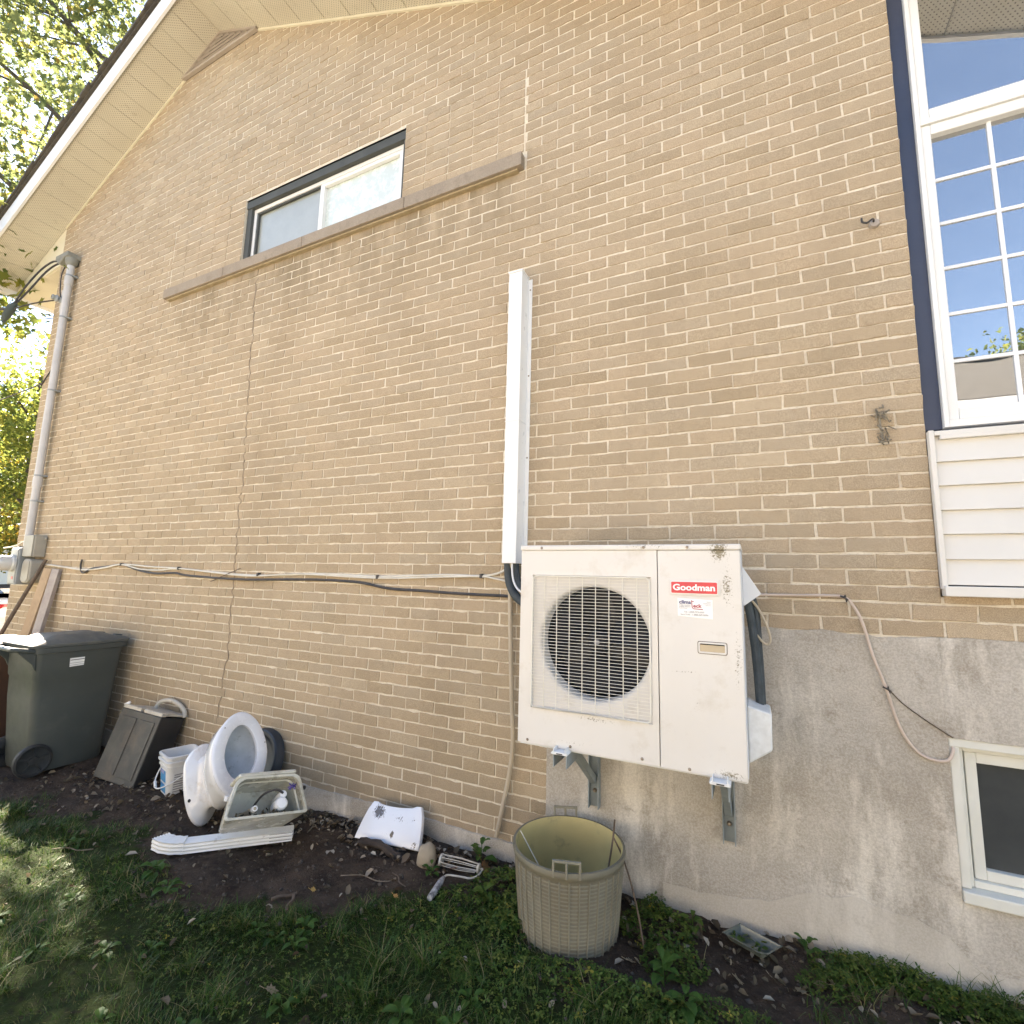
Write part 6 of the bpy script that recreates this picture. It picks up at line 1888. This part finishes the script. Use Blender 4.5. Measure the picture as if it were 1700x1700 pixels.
# crumbs of soil and small pebbles
n = 5200
x = rng.uniform(-5.4, 1.0, n); y = rng.uniform(-1.3, -0.03, n)
k = (y > yb(x) - 0.12) & ~in_object(x, y)
x, y = x[k], y[k]
Cp = np.stack([x, y, gz(x, y) + 0.001], 1); s = 0.003 + 0.011 * rng.random(len(x)) ** 3
oct_ = np.array([(1, 0, 0), (0, 1, 0), (-1, 0, 0), (0, -1, 0), (0, 0, 0.8), (0, 0, -0.8)], float)
Vp = Cp[:, None] + s[:, None, None] * oct_[None] * (0.6 + 0.8 * rng.random((len(x), 6, 1)))
Fo = np.array([(0, 1, 4), (1, 2, 4), (2, 3, 4), (3, 0, 4), (1, 0, 5), (2, 1, 5), (3, 2, 5), (0, 3, 5)])
Fp = (np.arange(len(x))[:, None, None] * 6 + Fo[None]).reshape(-1, 3)
tag(raw_obj('soil_crumbs', Vp.reshape(-1, 3), Fp, mat('soil_crumb', (0.045, 0.032, 0.024), 0.95, (0.12, 0.10, 0.078), 25)), kind='stuff')


# larger single leaves
def big_leaf(x, y, size, az, label, m=M_DRY, tilt=0.3, seed=0):
    r = np.random.default_rng(seed)
    out = [(-0.5, 0.0), (-0.34, 0.03), (-0.30, 0.24), (-0.12, 0.20), (-0.02, 0.46), (0.10, 0.24), (0.28, 0.30), (0.26, 0.12), (0.55, 0.0), (0.26, -0.13), (0.30, -0.30), (0.10, -0.22), (-0.02, -0.46), (-0.12, -0.2), (-0.30, -0.22), (-0.34, -0.03)]
    M = Matrix.Translation((x, y, float(gz(x, y)) + 0.018)) @ Matrix.Rotation(az, 4, 'Z') @ Matrix.Rotation(tilt, 4, 'Y') @ Matrix.Rotation(r.normal(0, 0.3), 4, 'X')
    top = []; bot = []
    for a, b_ in out:
        zc = 0.10 * abs(b_) + 0.16 * r.normal(0, 0.4) * abs(a)
        top.append(M @ (Vector((a, b_, zc)) * size)); bot.append(M @ (Vector((a, b_, zc)) * size) - Vector((0, 0, 0.0012)))
    c = M @ Vector((0, 0, 0.0)); n = len(top)
    q = MB()
    q.add(top + [c], [(n, i, (i + 1) % n) for i in range(n)], True)
    q.add(bot + [c - Vector((0, 0, 0.0012))], [(n, (i + 1) % n, i) for i in range(n)], True)
    q.add(top + bot, [(i, i + n, (i + 1) % n + n, (i + 1) % n) for i in range(n)])
    q.tube([M @ (Vector((-0.5, 0, 0)) * size), M @ (Vector((-0.85, 0.06, 0.05)) * size)], 0.0012, 5)
    return tag(q.build('fallen_leaf', m, None, fix=False), label, 'leaf', 'fallen leaves on the ground')


big_leaf(-1.600, -1.141, 0.055, 1.0, 'pale curled leaf in the dark grass at the bottom of the photo', M_PALE, 0.5, 1)
big_leaf(0.108, -0.275, 0.050, 2.4, 'pale tan leaf on black soil left of the green clover by the skirt', M_PALE, 0.2, 2)
big_leaf(-0.101, -0.335, 0.055, 2.0, 'broad tan leaf on dark soil below the clear tray', M_PALE, 0.2, 3)
big_leaf(-0.480, -0.420, 0.045, 0.6, 'pale leaf on the black soil right of the ribbed tub', M_PALE, 0.35, 4)
big_leaf(-0.455, -0.300, 0.042, 1.4, 'upright tan leaf against the right flank of the ribbed tub', M_PALE, 0.9, 5)
big_leaf(-1.285, -0.130, 0.075, 0.2, 'rust brown leaf behind the white wire rack', mat('rust_leaf', (0.24, 0.13, 0.05), 0.7, (0.17, 0.09, 0.035), 30), 0.9, 6)
big_leaf(-1.420, -0.220, 0.065, 2.2, 'reddish brown leaf under the white wire rack', mat('red_brown_leaf', (0.20, 0.10, 0.065), 0.7, (0.15, 0.075, 0.05), 30), 0.4, 7)
big_leaf(-0.840, -0.640, 0.035, 1.1, 'tan leaf in the grass just left of the tub foot', M_DRY, 0.6, 8)
big_leaf(-0.990, -0.150, 0.036, 0.5, 'bright yellow leaf at the upper left rim of the tub', mat('yellow_leaf', (0.62, 0.50, 0.03), 0.6, (0.55, 0.42, 0.03), 30), 1.1, 9)
big_leaf(0.020, -0.260, 0.040, 0.2, 'small curled tan leaf on black soil beside the broad tan leaf', M_DRY, 0.7, 10)
big_leaf(0.175, -0.225, 0.050, 3.0, 'ragged pale leaf at the edge of the clover below the cement', M_PALE, 0.3, 11)
big_leaf(-2.62, -1.02, 0.045, 0.7, 'small tan leaf in the grass below the downspout elbow', M_DRY, 0.5, 12)
big_leaf(-1.96, -0.62, 0.030, 0.9, 'ochre leaf on the bare dirt patch', mat('ochre_leaf', (0.42, 0.27, 0.08), 0.7, (0.35, 0.22, 0.06), 30), 0.4, 13)
big_leaf(-1.56, -0.50, 0.030, 0.1, 'orange leaf at the grass edge below the stone', mat('orange_leaf', (0.5, 0.28, 0.08), 0.7, (0.42, 0.2, 0.06), 30), 0.3, 14)


# weeds with broad leaves
def weed(x, y, n, size, h, label, group=None, m=M_WEED, seed=0, pointed=True, upright=0.3):
    r = np.random.default_rng(seed)
    z0 = float(gz(x, y))
    t = thing('weed', label, 'weed', (x, y, z0), group)
    st = MB()
    st.tube([(x, y, z0 - 0.005), (x + r.normal(0, 0.006), y + r.normal(0, 0.006), z0 + h)], [0.0028, 0.0018], 5)
    st.build('stem', m, t)
    for k in range(n):
        a = 2.4 * k + r.normal(0, 0.3); hh = h * (0.25 + 0.75 * k / max(1, n - 1))
        L = size * (1.1 - 0.5 * k / n) * (0.8 + 0.4 * r.random()); w = L * 0.30
        up = upright + 0.5 * (k / n) + r.normal(0, 0.12)
        c0 = Vector((x, y, z0 + hh)); d = Vector((math.cos(a), math.sin(a), 0)); s_ = Vector((-math.sin(a), math.cos(a), 0))
        tp_ = []; nn = 7
        for i in range(nn):
            u = i / (nn - 1)
            prof_ = math.sin(PI * min(1, u * 0.93 + 0.05)) ** 0.8 * (1 + 0.16 * (i % 2)) if pointed else math.sin(PI * min(1, u * 0.9 + 0.08)) ** 0.6
            cen = c0 + d * (0.012 + L * u) + Vector((0, 0, L * (up * u - 0.55 * u * u)))
            tp_.append((cen, w * prof_ if 0 < i < nn - 1 else 0.0008))
        q = MB(); vs_ = []
        for cen, ww in tp_:
            vs_ += [cen - s_ * ww + Vector((0, 0, ww * 0.35)), cen, cen + s_ * ww + Vector((0, 0, ww * 0.35))]
        q.add(vs_, [(i * 3 + j, (i + 1) * 3 + j, (i + 1) * 3 + j + 1, i * 3 + j + 1) for i in range(nn - 1) for j in range(2)], True)
        q.build('leaf', m, t, fix=False)
    return t


weed(-1.325, -0.105, 9, 0.062, 0.115, 'dark green pointed-leaf weed by the concrete footing, behind the wire rack', seed=1, upright=0.5)
weed(-1.50, -0.30, 7, 0.042, 0.045, 'low round-leaved weed between the stone and the wire rack', seed=2, pointed=False)
weed(-1.16, -0.36, 9, 0.055, 0.06, 'light green toothed weed below the bent arm of the wire rack', m=M_CLOVER, seed=3)
weed(-0.345, -0.47, 10, 0.062, 0.085, 'tall bright green weed in front of the dark soil right of the tub', seed=4, upright=0.45)
weed(-0.26, -0.56, 9, 0.06, 0.06, 'broad-leaved weed at the bottom edge, right of the tub', seed=5)
weed(-2.78, -0.88, 9, 0.075, 0.035, 'flat dandelion rosette just below the downspout elbow', seed=6)
weed(-2.58, -0.93, 8, 0.065, 0.035, 'smaller dandelion rosette beside the first, on the dirt edge', seed=7)
weed(-1.78, -0.83, 8, 0.055, 0.04, 'leafy weed at the lower edge of the dirt patch', seed=8)
weed(-1.12, -1.02, 7, 0.06, 0.04, 'long-leaved dock weed at the bottom middle of the photo', seed=9, pointed=False)
weed(-0.93, -1.0, 7, 0.055, 0.04, 'second dock weed at the bottom middle, nearer the tub', seed=10, pointed=False)
weed(-0.28, -0.13, 8, 0.05, 0.06, 'small green weed at the concrete right of the arching stem', m=M_CLOVER, seed=11)
weed(0.145, -0.09, 6, 0.045, 0.06, 'upright seedling at the foot of the cement skirt', seed=12, upright=0.6)
for k in range(24):
    while True:
        x = rng.uniform(-4.2, -0.5); y = float(yb(x)) - 0.1 - 0.75 * rng.random()
        if not in_object(np.array([x]), np.array([y]))[0]: break
    weed(x, y, 6, 0.03 + 0.03 * rng.random(), 0.015 + 0.02 * rng.random(), 'small broadleaf weed growing in the shaded lawn', 'broadleaf weeds in the lawn', seed=100 + k, pointed=bool(k % 2))

# bits of bark and twigs on the dirt
for k, (x, y, L, a, lab) in enumerate(((-2.06, -0.70, 0.11, 0.9, 'splintered brown bark strip on the dirt patch'), (-1.98, -0.735, 0.12, 2.2, 'second bark strip crossing the first on the dirt patch'), (-1.78, -0.43, 0.30, 0.35, 'long pale root lying across the dirt below the tank lid'), (-1.62, -0.40, 0.14, 2.7, 'short dark twig on the dirt beside the stone'), (-3.42, -0.95, 0.22, 0.5, 'long pale straw stalk on the grass left of the downspout'))):
    z = float(gz(x, y)) + 0.012
    d = Vector((math.cos(a), math.sin(a), 0)) * L / 2
    c = Vector((x, y, z))
    s_ = Vector((-d.y, d.x, 0)).normalized() * L * 0.06
    tag(MB().tube(spline([c - d, c - d * 0.3 + s_, c + d * 0.35 - s_, c + d], 4), [0.007 if k < 2 else 0.0026 * (0.6 + 0.8 * random.random()) for _ in range(13)], 6).build('twig', M_STICK if k < 2 or k == 3 else M_ROOTC), lab, 'twig')


# ------------------------------------------------------------------ trees
def tree(label, base, H, crown_c, crown_r, n_clusters, leaves, lsize, mleaf, seed, limbs=11, group=None, droop=0.5, shape='maple', zmin=None, trunk_r=None):
    r = np.random.default_rng(seed)
    t = thing('tree', label, 'tree', base, group)
    base = Vector(base); cc = Vector(crown_c)
    tr_ = trunk_r or 0.028 * H
    top = Vector((cc.x, cc.y, cc.z + crown_r[2] * 0.55))
    tk_ = MB()
    mid = base.lerp(top, 0.5) + Vector((r.normal(0, .25), r.normal(0, .25), 0))
    tk_.tube(spline([base - Vector((0, 0, 0.3)), base.lerp(mid, 0.5), mid, top], 5), list(np.linspace(tr_, tr_ * 0.22, 16)), 9)
    tk_.build('trunk', M_BARK, t)
    tips = []
    for k in range(limbs):
        u = 0.30 + 0.62 * k / limbs
        p0 = base.lerp(top, u) if u > 0.5 else base.lerp(mid, u * 2)
        a = 2.4 * k + r.normal(0, 0.35); el_ = 0.25 + 0.6 * u + r.normal(0, 0.1)
        tgt = Vector((cc.x + crown_r[0] * 0.86 * math.cos(a) * math.cos(el_ * 0.6), cc.y + crown_r[1] * 0.86 * math.sin(a) * math.cos(el_ * 0.6), cc.z + crown_r[2] * (-0.55 + 1.3 * (u - 0.3) / 0.62 * 0.9)))
        m_ = p0.lerp(tgt, 0.5) + Vector((0, 0, 0.12 * (tgt - p0).length))
        lb = MB(); R0 = tr_ * (0.27 - 0.12 * u)
        path = spline([p0, m_, tgt], 6)
        lb.tube(path, list(np.linspace(R0, R0 * 0.2, len(path))), 6)
        for j in range(7):
            f = 0.3 + 0.65 * j / 6
            q0 = path[int(f * (len(path) - 1))]
            dd = Vector((r.normal(0, 1), r.normal(0, 1), r.normal(-0.1, 0.55))).normalized()
            L = (0.22 + 0.26 * r.random()) * min(crown_r)
            q1 = q0 + dd * L + Vector((0, 0, -0.10 * L * droop))
            lb.tube([q0, q0.lerp(q1, 0.5) + Vector((0, 0, 0.06 * L)), q1], [R0 * 0.28, R0 * 0.18, R0 * 0.07], 5)
            tips += [q1, q0.lerp(q1, 0.6)]
        lb.build('limb', M_BARK, t)
    Cs = []
    tips = [p for p in tips]
    for k in range(n_clusters):
        if k < len(tips): c = np.array(tips[k])
        else:
            d = r.normal(0, 1, 3); d /= np.linalg.norm(d)
            rad = 0.55 + 0.45 * r.random() ** 0.5
            c = np.array(cc) + d * np.array(crown_r) * rad
        lump = mnoise.noise(Vector(c * 0.45 + seed))
        if k >= len(tips) and lump < -0.12: continue
        sc_ = 0.30 + 0.30 * r.random()
        n = int(leaves * (0.6 + 0.8 * r.random()))
        P = r.normal(0, 1, (n, 3)) * np.array([sc_, sc_, sc_ * 0.42]) + c
        P[:, 2] -= droop * 0.35 * np.hypot(P[:, 0] - c[0], P[:, 1] - c[1])
        Cs.append(P)
    C = np.concatenate(Cs)
    if zmin is not None: C = C[C[:, 2] > zmin]
    V, F = leaf_cards(C, np.full(len(C), lsize), 0.75, shape, 0.3)
    raw_obj('crown', V, F, mleaf, t)
    return t


tree('tall maple turning yellow green, its hanging boughs above the left roof edge', (-12.2, 4.6, -0.2), 15, (-11.3, 2.8, 10.9), (3.7, 4.4, 4.6), 560, 95, 0.115, M_MAPLE, 3, 14, droop=1.3, zmin=7.2)
tree('unseen young tree added left of the brick house to shade the lawn', (-9.9, -1.1, -0.2), 6.2, (-9.7, -1.0, 5.3), (1.5, 0.65, 0.75), 220, 70, 0.12, M_GREENL, 31, 8, trunk_r=0.06, zmin=4.45)  # out of view, added to cast shade over the lower left lawn
tree('green leafy tree low behind the left wall corner', (-19.5, 5.2, -0.2), 8, (-18.8, 3.9, 5.9), (2.9, 2.6, 2.6), 230, 60, 0.14, M_GREENL, 5, 9, droop=0.8)
tree('bright yellow autumn tree far behind the electric meter', (-28.5, 9.5, -0.2), 7, (-27, 6.6, 4.6), (3.6, 3.4, 3.2), 260, 55, 0.17, M_YELLOW, 8, 9, droop=0.7)
tree('green street tree farthest back, filling the gap beside the wall corner', (-38, 11, -0.2), 11, (-38, 9.6, 7.5), (5, 4.5, 4.6), 260, 55, 0.25, M_GREENL, 9, 8, droop=0.6, shape='kite')
tree('young tree behind the neighbouring roof, seen mirrored in the right window', (7.7, -15.5, 0), 9, (7.5, -15.0, 8.0), (1.1, 1.2, 1.5), 110, 45, 0.14, M_GREENL, 12, 8, shape='kite')



# ------------------------------------------------------------------ parked car and far house at the left edge
car = thing('parked_car', 'white parked car with red tail light glimpsed at the left wall corner', 'car', (-15.2, 1.15, -0.15))
Mc = Matrix.Translation((-13.2, 1.32, -0.16)) @ Matrix.Rotation(PI, 4, 'Z')      # local +x = towards the bonnet


def csec(x, zb, zt, hw, tuck, n=6):
    """cross-section loop of the body"""
    pts = [(-hw * 0.92, zb), (-hw, zb + 0.12), (-hw, zb + (zt - zb) * 0.6), (-hw + tuck, zt - 0.03), (-hw + tuck + 0.05, zt), (hw - tuck - 0.05, zt), (hw - tuck, zt - 0.03), (hw, zb + (zt - zb) * 0.6), (hw, zb + 0.12), (hw * 0.92, zb)]
    return [Mc @ Vector((x, y, z)) for y, z in pts]


b = MB()
b.loft([csec(0.0, 0.36, 0.82, 0.78, 0.05), csec(0.06, 0.28, 0.96, 0.84, 0.06), csec(0.25, 0.24, 1.04, 0.87, 0.06), csec(1.0, 0.22, 1.02, 0.89, 0.07), csec(2.9, 0.22, 0.98, 0.89, 0.07), csec(3.9, 0.24, 0.88, 0.86, 0.09), csec(4.3, 0.30, 0.74, 0.80, 0.10), csec(4.42, 0.38, 0.62, 0.70, 0.08)], True, True)
b.build('body', M_CAR, car, sharp=45)
b = MB()
b.loft([csec(0.25, 1.0, 1.05, 0.80, 0.05), csec(0.75, 1.0, 1.38, 0.78, 0.14), csec(1.2, 1.0, 1.47, 0.77, 0.17), csec(2.1, 0.98, 1.46, 0.77, 0.17), csec(2.9, 0.96, 1.05, 0.80, 0.08)], True, True)
b.build('cabin', M_CARGLASS, car, sharp=45)
b = MB(); b.loft([csec(0.80, 1.39, 1.42, 0.66, 0.05), csec(1.2, 1.475, 1.50, 0.64, 0.05), csec(2.1, 1.465, 1.49, 0.64, 0.05), csec(2.35, 1.36, 1.385, 0.66, 0.05)], True, True); b.build('roof', M_CAR, car)
for s in (-1, 1):
    q = MB(); q.loft([[Mc @ Vector((0.02, s * (0.50 + 0.30 * u), z)) for u, z in ((0, 0.74), (1.06, 0.72), (1.12, 0.92), (0.1, 0.93))], [Mc @ Vector((-0.012 + 0.1 * (u > 0.5), s * (0.50 + 0.30 * u) * (1.02), z)) for u, z in ((0.05, 0.75), (1.06, 0.73), (1.12, 0.91), (0.15, 0.92))]], True, True, False)
    q.build('tail_light', M_TAIL, car, 0.008)
    for x in (0.85, 3.45):
        Mw = Mc @ Matrix.Translation((x, s * 0.80, 0.31)) @ Matrix.Rotation(-s * PI / 2, 4, 'X')
        wv = MB().lathe([(0.18, -0.1), (0.29, -0.1), (0.315, -0.06), (0.315, 0.06), (0.29, 0.1), (0.21, 0.1)], 24, Mw).build('wheel', M_RUBBER, car)
        MB().lathe([(0.21, 0.09), (0.19, 0.07), (0.06, 0.08), (0.0, 0.085)], 20, Mw).build('rim', M_GALV, wv)
MB().box(-0.03, 0.04, -0.80, 0.80, 0.36, 0.56, Mc).build('bumper', M_CAR, car, 0.03)
MB().box(-0.022, -0.004, -0.26, 0.26, 0.70, 0.83, Mc).build('number_plate', M_WHITE, car, 0.004)

fh = thing('far_house', 'pale house across the street, just visible beside the meter', 'house', (-52, 15, -0.3))
MB().box(-56, -48, 8, 24, -0.3, 4.6).build('wall', M_WALL2, fh)
q = MB(); q.add([(-57, 7.5, 4.5), (-47, 7.5, 4.5), (-52, 7.5, 7.4), (-57, 24.5, 4.5), (-47, 24.5, 4.5), (-52, 24.5, 7.4)], [(0, 1, 2), (3, 5, 4), (0, 3, 4, 1), (1, 4, 5, 2), (0, 2, 5, 3)]); q.build('roof', M_SHINGLE, fh)
for y in (10.5, 14.5, 19.0):
    f_ = MB().box(-48.0, -47.94, y, y + 1.6, 1.2, 2.6).build('window', M_WHITE, fh)
    MB().box(-47.94, -47.92, y + 0.1, y + 1.5, 1.3, 2.5).build('pane', M_GLASS, f_)

# neighbouring house behind the viewer: it shows in the right window and lends the yard its bounce light
nh = thing('neighbour_house', 'beige neighbouring house across the side yard, seen mirrored in the right window', 'house', (4, -12, 0))
MB().box(-16.0, 13.0, -15.5, -8.0, -0.2, 4.45).build('wall', M_WALL2, nh)
q = MB(); q.add([(-16.5, -7.45, 4.40), (13.5, -7.45, 4.40), (13.5, -11.0, 6.35), (-16.5, -11.0, 6.35), (-16.5, -15.9, 4.40), (13.5, -15.9, 4.40), (-16.5, -7.45, 4.55), (13.5, -7.45, 4.55), (13.5, -11.0, 6.5), (-16.5, -11.0, 6.5), (-16.5, -15.9, 4.55), (13.5, -15.9, 4.55)],
      [(0, 1, 2, 3), (3, 2, 5, 4), (6, 9, 8, 7), (9, 10, 11, 8), (0, 6, 7, 1), (4, 5, 11, 10), (0, 3, 9, 6), (3, 4, 10, 9), (1, 7, 8, 2), (2, 8, 11, 5)]); q.build('roof', M_ROOF2, nh)
MB().box(-16.5, 13.5, -7.44, -7.35, 4.36, 4.50).build('gutter', M_FASCIA, nh)
MB().bar((-16.5, -11.0, 6.53), (13.5, -11.0, 6.53), 0.3, 0.06).build('ridge_cap', M_SHINGLE, nh)
for x in (-12, -6.5, 0.5, 5.2, 9.6):
    f_ = MB().box(x, x + 1.3, -8.0, -7.95, 1.3, 2.7).build('window', M_VINYL, nh)
    MB().box(x + 0.08, x + 1.22, -7.95, -7.94, 1.38, 2.62).build('pane', M_GLASS, f_)
